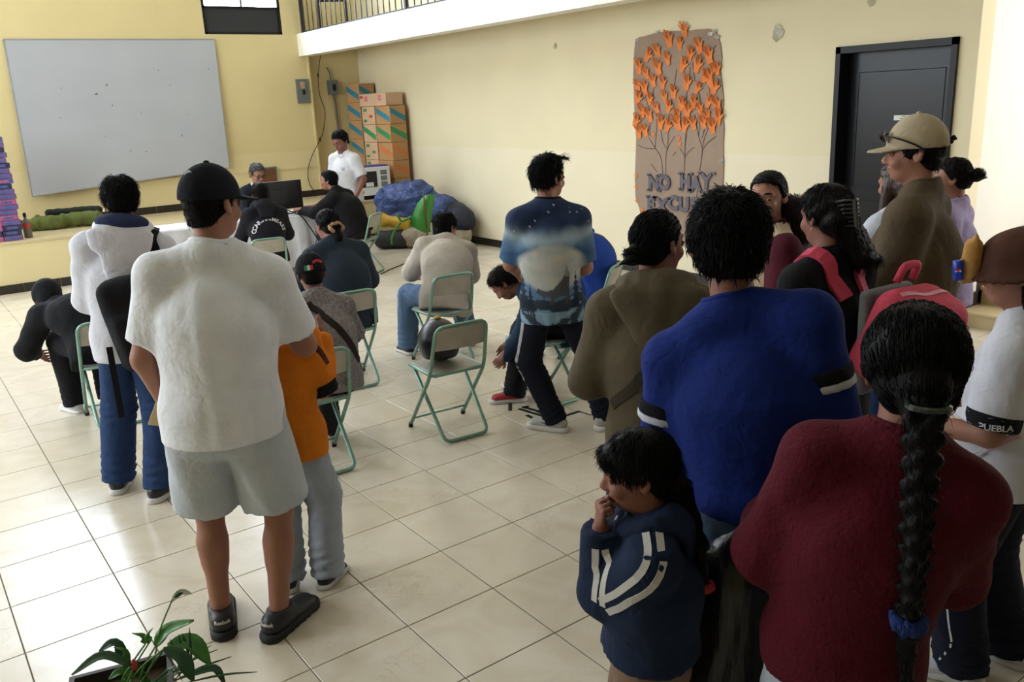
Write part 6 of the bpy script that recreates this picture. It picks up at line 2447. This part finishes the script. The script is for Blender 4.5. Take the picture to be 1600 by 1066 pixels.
# 16 --- man in blue long-sleeved shirt
p = Person('man in royal blue long sleeved shirt with banded sleeves, seen from behind', 1.655, 62, top=(1140, 312), h=.011, head=(-14, -6, 0), fat=1.08, deep=1.1, sh=1.06, hs=1.07, tilt=.03,
           armL=((-.10, -.02, -1), (.06, .40, -.9)), armR=((.26, -.02, -1), (-.30, .8, -.35)), skin=SKIN, lean=(3, -11))


BLU = cloth('royal_blue_shirt', '102468')
g = p.top(BLU, infl=.020, hem=-.02, arm_e=.020, fold=.006, seed=161, name='long_sleeved_shirt', h=.010, collar=BLU)
for sd_, t_ in ((0, .38), (1, .40)):
    p.band(sd_, t_, t_ + .115, cloth('black_band', '101014'), .0275, 'black_sleeve_band', g)
    p.band(sd_, t_ + .115, t_ + .185, cloth('white_band', 'b4b8c2'), .0280, 'white_sleeve_band', g)
p.pants(cloth('blue_grey_jeans', '46566f', var=.2), r=(.062, .05, .042), seed=162, name='jeans')
p.shoes(BSHOE, WSOLE)
h_ = p.hair(thick=.021, topk=1.2, line=((-.11, -.075), (-.035, -.055), (.005, -.03), (.035, .03), (.085, .06)), noise=.004)
p.strands(h_, 4200, .026, .22, seed=16)

# 17 --- woman in beige vest facing the camera
p = Person('woman in burgundy sweater and beige vest with her face turned to the camera', 1.55, 302, top=(1200, 271), h=.012, head=(-50, -4, 0), fat=1.12, deep=1.1, skin=SKIN_L,
           armL=((-.25, .1, -1), (.3, .85, -.2)), armR=((.25, .1, -1), (-.3, .85, -.2)))
g = p.top(cloth('burgundy_knit', '4d1a26'), infl=.014, hem=.08, arm_e=.024, seed=171, name='sweater', neck=.05)
mat('checkered_scarf', '17171a', rough=.9, var=0)
ck = bpy.data.materials['checkered_scarf']
nt = ck.node_tree
chk = nt.nodes.new('ShaderNodeTexChecker')
chk.inputs['Scale'].default_value = 55
chk.inputs['Color1'].default_value = (.6, .6, .58, 1)
chk.inputs['Color2'].default_value = (.01, .01, .012, 1)
tc_ = nt.nodes.new('ShaderNodeTexCoord')
nt.links.new(tc_.outputs['Object'], chk.inputs['Vector'])
nt.links.new(chk.outputs['Color'], nt.nodes['Principled BSDF'].inputs['Base Color'])
VST = cloth('beige_vest', 'b39f83')
p.top(VST, infl=.026, hem=.10, sleeve=.02, arm_e=.004, seed=172, name='vest', neck=.07, collar=ck)
p.pants(BLACKC, seed=173)
p.shoes(BSHOE, BSOLE)
h_ = p.hair(thick=.010, line=((-.11, -.08), (-.035, -.06), (.005, -.01), (.035, .06), (.085, .088)), extra=[((0, -.10, -.06), (0, -.11, -.20), .04, .03)])
p.strands(h_, 1500, .03, .0, 'to', p.hp(0, -.11, -.06), seed=17)
p.face_parts(look=(-.7, -.1))

# 18 --- person behind her
p = Person('person with dark curly hair and lilac grey top behind the vest woman', 1.41, 10, top=(1238, 312), h=.014, head=(0, -6, 0),
           armL=((-.2, .1, -1), (.3, .8, -.2)))
p.top(cloth('lilac_grey_top', '8d8a9c'), infl=.026, hem=.1, arm_e=.022, seed=181, name='jacket')
p.pants(DENIM, seed=182, name='jeans')
p.shoes(BSHOE, WSOLE)
h_ = p.hair(thick=.016, noise=.009, m=mat('hair_soft_brown', '3a2f30', rough=.6, var=.4, scale=26, bump=.4, bscale=30, spec=.15), extra=[((0, -.06, -.03), (0, -.07, -.07), .06, .05)])
p.strands(h_, 1800, .04, .6, seed=18)

# 19 --- woman in black with pink backpack
p = Person('woman in black top wearing a pink backpack, hair held by a claw clip', 1.565, 4, top=(1288, 292), h=.012, head=(8, -8, 0), fat=1.1, deep=1.08,
           armL=((-.25, .15, -1), (.3, .85, -.2)), armR=((.25, .15, -1), (-.3, .85, -.2)))
BT_ = cloth('black_top', '101012')
g = p.top(BT_, infl=.022, hem=.12, arm_e=.02, seed=191, name='long_top')
p.pants(NAVYC, seed=192)
p.shoes(BSHOE, WSOLE)
nk = p.N
h_ = p.hair(thick=.013, m=HAIR_BR, line=((-.11, -.09), (-.035, -.06), (.005, .0), (.035, .055), (.085, .086)), extra=[((0, -.085, .02), (.045, .035, .06))],
       body_extra=[(p.hp(0, -.09, -.02), nk - p.Fs * .11 + V3(.05, 0, .0), (.072, .04), (.085, .03))])
p.strands(h_, 3000, .045, .0, 'down', seed=19)
cl = p.worn('hair_claw', 'translucent black claw clip in the hair of the pink backpack woman', 'hair clip')
cm = MB()
for k in range(7):
    z = .05 - .015 * k
    cm.tube([p.hp(.052, -.085, z), p.hp(.034, -.125, z + .004), p.hp(0, -.142, z), p.hp(-.034, -.125, z + .004), p.hp(-.052, -.085, z)], .0042, 6)
cm.tube([p.hp(0, -.144, .055), p.hp(0, -.146, -.045)], .009, 8)
cm.build('claw_comb', mat('clear_black_plastic', '3b3d44', rough=.12, var=.1, spec=.8), cl)
MB().tube([p.hp(-.078, -.006, -.036), p.hp(-.08, -.006, -.046)], .004, 6).build('earring', mat('silver', 'cfcfd2'), p.o)
e = p.worn('backpack', 'pink backpack with grey padding on the back of the woman in black', 'backpack')
PINK = cloth('pink_backpack_cloth', 'c9485f', rough=.7)
GPAD = cloth('grey_mesh_pad', '77797c')
bx = p.tp(.05, -.30, .50)


def pbk(q):
    yy, zz = unit(V3(0, 1, .45)), unit(V3(0, -.45, 1))
    R = np.stack([V3(1, 0, 0), yy, zz])
    d = rbox(q, bx, R, (.15, .115, .17), .07)
    d = smin(d, rbox(q, bx - yy * .11 - zz * .04, R, (.12, .05, .11), .04), .03)
    return d + folds(q, 195, .008, 18)


pk_ = sdf_obj('bag_body', pbk, bx - .34, bx + .34, .011, PINK, e)
sdf_obj('back_pad', lambda q: rbox(q, bx + V3(0, .095, -.02), np.eye(3), (.135, .022, .19), .02), bx - .3, bx + .3, .01, GPAD, e)
p.ribbon(pk_, [bx + V3(-.11, -.04, .19), bx + V3(0, -.07, .215), bx + V3(.11, -.06, .15), bx + V3(.155, -.04, 0)], .018, .003, mat('pale_pink_zip', 'd98fa0', rough=.5), 'zip', e)
MB().tube(rounded([bx + V3(-.045, .03, .20), bx + V3(-.04, .01, .255), bx + V3(.04, .01, .255), bx + V3(.045, .03, .20)], .02), .014, 8).build('grab_handle', PINK, e, smooth=True)
for sx in (-1, 1):
    p.ribbon(g, [p.tp(sx * .07, -.16, .80), p.tp(sx * .085, -.10, .97), (p.shL if sx < 0 else p.shR) + V3(-sx * .07, .02, .08), p.tp(sx * .11, .14, .80), p.tp(sx * .12, .14, .55)], .055, .012, PINK, 'shoulder_strap', e)
MB().box((-.012, -.004, -.008), (.012, .004, .008)).build('zip_tag', PAPER, e, loc=tuple(bx + V3(.15, -.08, .03)))

# 20 --- man in brown T-shirt and beige cap
p = Person('tall man in brown T-shirt and beige cap with sunglasses on it', 1.765, -18, top=(1432, 180), captop=.032, h=.011, head=(-12, -2, 0), fat=1.10, deep=1.12, sh=1.06, skin=SKIN_L,
           armL=((-.25, .15, -1), (.35, .85, -.1)), armR=((.25, .1, -1), (-.35, .85, -.1)))
p.top(cloth('brown_tee', '574a38'), infl=.028, hem=.14, sleeve=.98, arm_e=.036, fold=.007, seed=201, name='t_shirt', collar=cloth('brown_tee', '574a38'))
p.pants(DENIM, seed=202, name='jeans')
p.shoes(BSHOE, WSOLE)
h_ = p.hair(thick=.008, line=((-.11, -.085), (-.035, -.055), (.0, -.035), (.03, -.02), (.05, .03), (.085, .05)))
p.strands(h_, 1200, .018, .15, seed=20)
c_ = p.cap(cloth('beige_cap', 'ab9c82', bump=.1), brim_yaw=0, brim=.062, low=.020, up=.018)
p.face_parts()
e = p.worn('sunglasses', 'dark sunglasses perched on the visor side of the beige cap', 'sunglasses')
for sx in (-1, 1):
    MB().poly([p.hp(sx * .034 + .030 * math.cos(t), .124 - .02 * abs(math.sin(t)), .068 + .022 * math.sin(t)) for t in np.linspace(0, 6.2832, 15)[:-1]], tuple(p.Fh), .004).build('lens', mat('dark_lens', '2b1c16', rough=.08, var=0, spec=.8), e)
    MB().tube(spline([p.hp(sx * .066, .115, .076), p.hp(sx * .096, .06, .062), p.hp(sx * .100, .0, .036), p.hp(sx * .094, -.035, .012)], 4), .0035, 6).build('temple', BLACKM, e)
MB().tube([p.hp(-.008, .126, .075), p.hp(.008, .126, .075)], .003, 5).build('bridge', BLACKM, e)
MB().tube([p.hp(0, -.122, .035), p.hp(.015, -.135, .05), p.hp(-.02, -.14, .045)], [.012, .010, .004], 6).build('cap_strap_end', BLACKC, c_)

# 21 --- woman with bun behind him
p = Person('woman with messy bun and lilac blouse behind the tall cap man', 1.49, -14, top=(1486, 250), h=.014, head=(-10, -6, 0), skin=SKIN_L)
p.top(cloth('lilac_blouse', 'a99bc0', var=.3), infl=.022, hem=.08, sleeve=1.4, arm_e=.02, seed=211, name='blouse')
p.pants(cloth('sky_denim', '6f8fb8'), seed=212, name='jeans')
p.shoes(BSHOE, WSOLE)
h_ = p.hair(m=HAIR_BR, thick=.011, line=((-.11, -.07), (-.035, -.055), (.005, .0), (.035, .06), (.085, .088)), noise=.006, extra=[((0, -.135, .01), (.04, .038, .038)), ((0, -.15, .0), (.01, -.19, -.02), .010, .003)])
p.strands(h_, 1500, .03, .05, 'to', p.hp(0, -.135, .01), seed=21)

# 22 --- person with long brown hair and papers
p = Person('person with long brown hair and white top holding papers by the door', 1.50, 6, top=(1397, 256), h=.014, head=(0, -12, 0), skin=SKIN_L,
           armL=((-.6, .5, -.8), (-.35, .9, .35)), armR=((.2, .5, -.8), (-.3, .9, .3)))
p.top(cloth('white_blouse', 'c3c8d2'), infl=.02, hem=.08, arm_e=.016, seed=221, name='blouse')
p.pants(BLACKC, seed=222)
p.shoes(BSHOE, WSOLE)
h_ = p.hair(m=mat('hair_brown', '3d2a24', rough=.45, var=.4, scale=26, bump=.6, bscale=30, stretch=(3.5, 3.5, .5)), thick=.012, body_extra=[(p.hp(0, -.08, -.02), p.N - p.Fs * .08 - V3(0, 0, .2), (.08, .04), (.09, .03)), (p.hp(-.07, .0, -.02), p.N - p.Ss * .09 + p.Fs * .05 - V3(0, 0, .15), (.03, .03), (.03, .025))])
p.strands(h_, 1400, .045, .0, 'down', seed=22)
w_ = (p.wrL + p.fdL * .09)
e = p.worn('paper_stack', 'small stack of papers held by the long haired person near the door', 'papers')
for k in range(3):
    MB().box((-.10, -.07, .012 * k), (.10 - .01 * k, .07, .012 * k + .008)).build('paper_bundle', PAPER if k != 1 else BLACKM, e, loc=tuple(w_ + V3(.02, .04, .0)))

# 23 --- girl in white polo and brown hat
p = Person('girl in brown hat and white polo with dark trousers at the right edge', 1.455, -16, top=(1592, 352), captop=.035, h=.011, head=(-10, -6, 0), fat=1.08, fl=(-.09, .05), fr=(.1, -.06), skin=SKIN_L,
           armL=((-.16, .12, -1), (.25, .92, -.1)), armR=((.2, .1, -1), (-.3, .9, -.1)))
d_ = unit(p.elL - p.shL)
b0 = p.shL @ d_ + np.linalg.norm(p.elL - p.shL) * .74
WP = cloth('white_school_polo', 'd2d2da')
g = p.top(WP, infl=.022, hem=.07, sleeve=.88, arm_e=.026, fold=.006, seed=231, name='polo_shirt', h=.010)
cf = p.band(0, .72, .90, cloth('dark_cuff', '14151c'), .034, 'dark_cuff', g)
p.band(0, .745, .76, WT, .0347, 'cuff_line', cf)
p.band(0, .865, .88, WT, .0347, 'cuff_line', cf)
ac = p.shL + (p.elL - p.shL) * .815
v, f = text_mesh('PUEBLA', .026, .0005)
n_out = unit(V3(-1, -.25, 0))
U_ = unit(np.cross(V3(0, 0, 1), n_out))
decal('cuff_lettering', (v, f), ac + n_out * .05, U_, np.cross(n_out, U_), cf, WT, cf, .0015)
tp_ = p.pants(NAVYC, r=(.064, .052, .046), infl=.012, seed=232, name='trousers')
p.ribbon(tp_, [p.hipL + V3(-.1, .0, -.05), p.knL + V3(-.08, 0, .0), p.anL + V3(-.06, .02, .12), p.anL + V3(-.05, .05, .02)], .006, .0015, WT, 'piping', tp_)
p.shoes(mat('white_sneaker', 'c6c6cc', rough=.55, var=.05), WSOLE, k=1.12)
h_ = p.hair(thick=.010, body_extra=[(p.hp(0, -.08, -.04), p.N - p.Fs * .11 - V3(0, 0, .16), (.07, .04), (.06, .025)), (p.hp(-.06, -.03, -.06), p.N - p.Ss * .09 - p.Fs * .03 - V3(0, 0, .1), (.025, .02), (.016, .012))])
p.strands(h_, 1600, .05, .0, 'down', seed=23, zmax=-.02)
p.face_parts()
HATM = cloth('brown_hat_cloth', '4a2f24', bump=.15)


def hatf(q, s=p):
    k = s.hk
    r = ((q - s.hc.astype(F32)) @ s.HR.T.astype(F32)) / F32(k)
    I = np.eye(3)
    d = ell(r, (0, -.010, .045), I, (.100, .120, .095))
    d = np.maximum(d, .01 - r[:, 2])
    rad = np.sqrt((r[:, 0] / .118) ** 2 + ((r[:, 1] + .008) / .140) ** 2)
    zz = .02 - (rad - .8) * .10
    br = np.maximum(np.abs(r[:, 2] - zz) * .8 - .006, (rad - 1.12) * .11)
    return (smin(d, br, .03) + folds(r, 9, .004, 30)) * k


hat = sdf_obj('hat', hatf, p.hc - .26, p.hc + .26, .007, HATM, p.o)
TAN = cloth('tan_plush', 'b98a4e')
pc_ = p.hp(-.03, .135, .045)
pls = p.worn('plush_charm', 'tan plush toy holding a tiny blue can on the front of the brown hat', 'plush toy')


def plf(q):
    d = rcap(q, pc_ + p.Uh * .045 * 1 - p.Fh * .012, pc_ - p.Uh * .035, .026, .030)
    d = smin(d, rcap(q, pc_ - p.Uh * .04 + p.Fh * .01, pc_ - p.Uh * .055 + p.Fh * .02, .014, .012), .01)
    for sx in (-1, 1):
        d = smin(d, rcap(q, pc_ + p.Uh * .065 + p.Sh * .014 * sx - p.Fh * .02, pc_ + p.Uh * .075 + p.Sh * .016 * sx - p.Fh * .02, .008, .006), .006)
    return d


sdf_obj('plush_body', plf, pc_ - .13, pc_ + .13, .005, TAN, pls)
cn = pc_ + p.Fh * .03 - p.Uh * .02 - p.Sh * .022
MB().tube([cn - p.Uh * .03, cn - p.Uh * .026, cn + p.Uh * .026, cn + p.Uh * .03], [.012, .015, .015, .012], 14).build('blue_can', mat('blue_can_print', '1f3fae', rough=.3, var=.05), pls, smooth=True)
for (c0_, a0, a1) in (('c8262e', 20, 160), ('e8e8ea', 160, 200), ('2a57c0', 200, 340), ('e8e8ea', 340, 380)):
    ctr = cn - p.Sh * .0155
    ar = [ctr + (p.Fh * math.cos(math.radians(t)) * .0085 + p.Uh * math.sin(math.radians(t)) * .0085) for t in np.linspace(a0, a1, 8)]
    MB().poly([tuple(ctr)] + [tuple(a_) for a_ in ar], tuple(-p.Sh), .0012).build('round_emblem', mat('emblem_' + c0_, c0_, rough=.4, var=0), pls)
MB().tube([pc_ + p.Fh * .016 - p.Sh * .012 + p.Uh * .012, cn + p.Uh * .01], .007, 6).build('plush_arm', TAN, pls)
ln = p.worn('lanyard', 'pale pink lanyard strap with lettering and white clip across the girl in polo', 'lanyard')
PKL = cloth('pale_pink_lanyard', 'c9a3b0')
p.ribbon(g, [p.tp(-.10, -.13, .55), p.tp(-.16, -.04, .33), p.tp(-.17, .04, .20)], .020, .003, PKL, 'strap_band', ln)
MB().tube([p.tp(-.175, .05, .19), p.tp(-.18, .09, .13), p.tp(-.175, .12, .12), p.tp(-.175, .10, .15)], .005, 6).build('clip', PAPER, ln)

# 24 --- woman in burgundy sweater with braid (foreground right)
p = Person('woman in burgundy sweater with a long black braid, seen from behind', 1.475, 57, top=(1432, 488), h=.0105, head=(-5, -10, 0), fat=.95, deep=1.18, sh=.93, lean=(2, 11), hs=1.1,
           armL=((-.40, .05, -1), (-.05, .92, -.12)), armR=((.04, .42, -.9), (-.4, .9, .2)), handL='grip', nL=(0, 0, -1))
BUR = cloth('burgundy_sweater', '4a0818', bump=.4, bscale=110)
g = p.top(BUR, infl=.026, hem=.035, arm_e=.026, fold=.007, seed=241, name='sweater', h=.0095, collar=BUR)
p.pants(cloth('light_grey_trousers', 'a9adb8'), r=(.064, .05, .044), infl=.014, seed=242)
p.shoes(BSHOE, WSOLE)
h_ = p.hair(thick=.020, line=((-.11, -.085), (-.035, -.06), (.005, -.005), (.035, .055), (.085, .086)), noise=.003, extra=[((0, -.10, -.02), (0, -.115, -.07), .040, .034)])
p.strands(h_, 4200, .038, .0, 'to', p.hp(0, -.12, -.09), rad=.0009, seed=24)


def braid(q, s=p):
    a = s.hp(0, -.10, -.085)
    d = None
    n = 10
    L = .46
    for i in range(n):
        t = i / (n - 1)
        w = .027 * (1 - .3 * t)
        c = a + V3(0, -.045 - .03 * math.sin(min(t * 2.2, 1.57)), -L * t * .78)
        for sx in (-1, 1):
            o_ = V3(0, 0, .0185 if sx > 0 else 0)
            u_ = c + s.Ss * sx * w * .95 + V3(0, .004, .022) + o_
            v_ = c - s.Ss * sx * w * .25 + V3(0, -.012, -.020) + o_
            e_ = rcap(q, u_, v_, w * .50, w * .66)
            d = e_ if d is None else smin(d, e_, .0015)
    e0 = a + V3(0, -.075, -L * .80)
    d = smin(d, rcap(q, e0, e0 + V3(.004, .0, -.13), .022, .012), .01)
    return d + folds(q, 243, .0015, 150, (1, 1, .3))


lo_ = p.hp(0, -.12, -.06) - V3(.12, .2, .82)
br_ = sdf_obj('braid', braid, lo_, p.hp(0, -.12, -.06) + V3(.12, .1, .06), .0055, HAIR, p.o)
p.strands(br_, 900, .022, .0, 'down', rad=.0008, seed=26, rnd=.3)
bt = p.hp(0, -.10, -.085) + V3(0, -.075, -.46 * .795)
SCR = cloth('blue_scrunchie', '22346e', var=.3, scale=40)
MB().tube([bt + V3(.022 * math.cos(t) * (1 + .2 * math.sin(9 * t)), .022 * math.sin(t), .012 * math.sin(7 * t)) for t in np.linspace(0, 6.2832, 48)[:-1]], .011, 7, closed=True).build('hair_scrunchie', SCR, p.o, smooth=True)
hb = p.hp(0, -.155, -.045)
MB().tube([hb + V3(.034 * math.cos(t), .026 * math.sin(t) + .012, 0) for t in np.linspace(0, 6.2832, 20)[:-1]], .006, 6, closed=True).build('beaded_hair_tie', mat('dark_beads', '26312c', rough=.2, var=.6, scale=90), p.o)
e = p.worn('plastic_bag', 'large black plastic bag hanging from the arm of the braid woman', 'bag')
w_ = p.wrL + p.fdL * .06


def pbag(q):
    a = w_ + V3(-.01, .0, .02)
    d = rcap(q, a, a + V3(-.03, .03, -.18), .022, .10)
    d = smin(d, ecap(q, a + V3(-.06, .03, -.24), a + V3(-.09, .05, -.62), (.15, .11), (.19, .14), V3(1, 0, 0), V3(0, 1, 0)), .06)
    return d + folds(q, 245, .018, 26, (1, 1, .10))


sdf_obj('bag_sack', pbag, w_ - V3(.34, .3, .86), w_ + V3(.3, .34, .12), .013, mat('black_bag_film', '0d0e10', rough=.30, var=.1, bump=.5, bscale=30, stretch=(1, 1, .3)), e)

# 25 --- little girl in navy track jacket
p = Person('little girl in navy track jacket with her fist at her mouth', 1.145, -46, top=(988, 680), h=.009, head=(0, -10, 0), fat=1.10, deep=1.1, skin=SKIN,
           armL=('to', lambda s: s.hp(-.035, .135, -.135), (-.15, -.2, -1)), armR=((.15, .0, -1), (.0, .3, -1)), handL='fist', nL=(.4, -1, 0))
NJ = cloth('navy_track_jacket', '1a2740')
g = p.top(NJ, infl=.024, hem=-.03, arm_e=.024, fold=.006, seed=251, name='track_jacket', h=.0085)
p.hood(NJ, drop=.08, w=.07)
WST = mat('white_stripe_tape', 'c3c1bd', rough=.85, var=.06)
au, af = unit(p.elL - p.shL), unit(p.wrL - p.elL)
ou = V3(-1, 0, 0)
pu, pf = unit(np.cross(au, ou)), unit(np.cross(af, ou))
for k in (-1, 1):
    p.ribbon(g, [p.N * .4 + p.shL * .6 + V3(0, .016 * k, .06), p.shL + ou * .05 + pu * .016 * k + V3(0, 0, .02), (p.shL + p.elL) / 2 + ou * .07 + pu * .016 * k, p.elL - au * .02 + ou * .07 + pu * .016 * k], .017, .0016, WST, 'upper_sleeve_stripe', g)
    p.ribbon(g, [p.elL + af * .015 + ou * .07 + pf * .016 * k, (p.elL + p.wrL) / 2 + ou * .07 + pf * .016 * k, p.wrL - af * .03 + ou * .06 + pf * .014 * k], .017, .0016, WST, 'lower_sleeve_stripe', g)
p.pants(cloth('tan_trousers', '7a6253'), r=(.066, .054, .05), infl=.010, seed=252)
p.shoes(BSHOE, WSOLE)
h_ = p.hair(thick=.014, line=((-.11, -.09), (-.035, -.07), (-.005, -.01), (.03, -.005), (.05, .02), (.085, .025), (.11, .0)), extra=[((0, .075, .06), (.055, .026, .032)), ((-.02, -.10, -.05), (-.03, -.125, -.22), .032, .020), ((-.03, -.125, -.22), (-.03, -.12, -.36), .020, .012)], noise=.003)
p.strands(h_, 4200, .034, .0, 'down', rad=.0009, seed=25)
p.face_parts(look=(0, -.3))
MB().tube([p.hp(-.05, -.03, -.30) * 0 + p.hp(-.03 + .016 * math.cos(t), -.12 + .016 * math.sin(t), -.365 + .006 * math.sin(5 * t)) for t in np.linspace(0, 6.2832, 20)[:-1]], .010, 6, closed=True).build('red_hair_bow', mat('red_ribbon', 'a81f2a', rough=.7), p.o, smooth=True)
for k in (0, 1):
    MB().tube(spline([p.N + p.Fs * .075 + V3(-.02 + .03 * k, 0, .0), p.N + p.Fs * .10 + V3(-.03 + .03 * k, .0, -.05), p.N + p.Fs * .105 + V3(-.03 + .035 * k, .0, -.10)], 4), .004, 6).build('drawstring', WST, p.o)
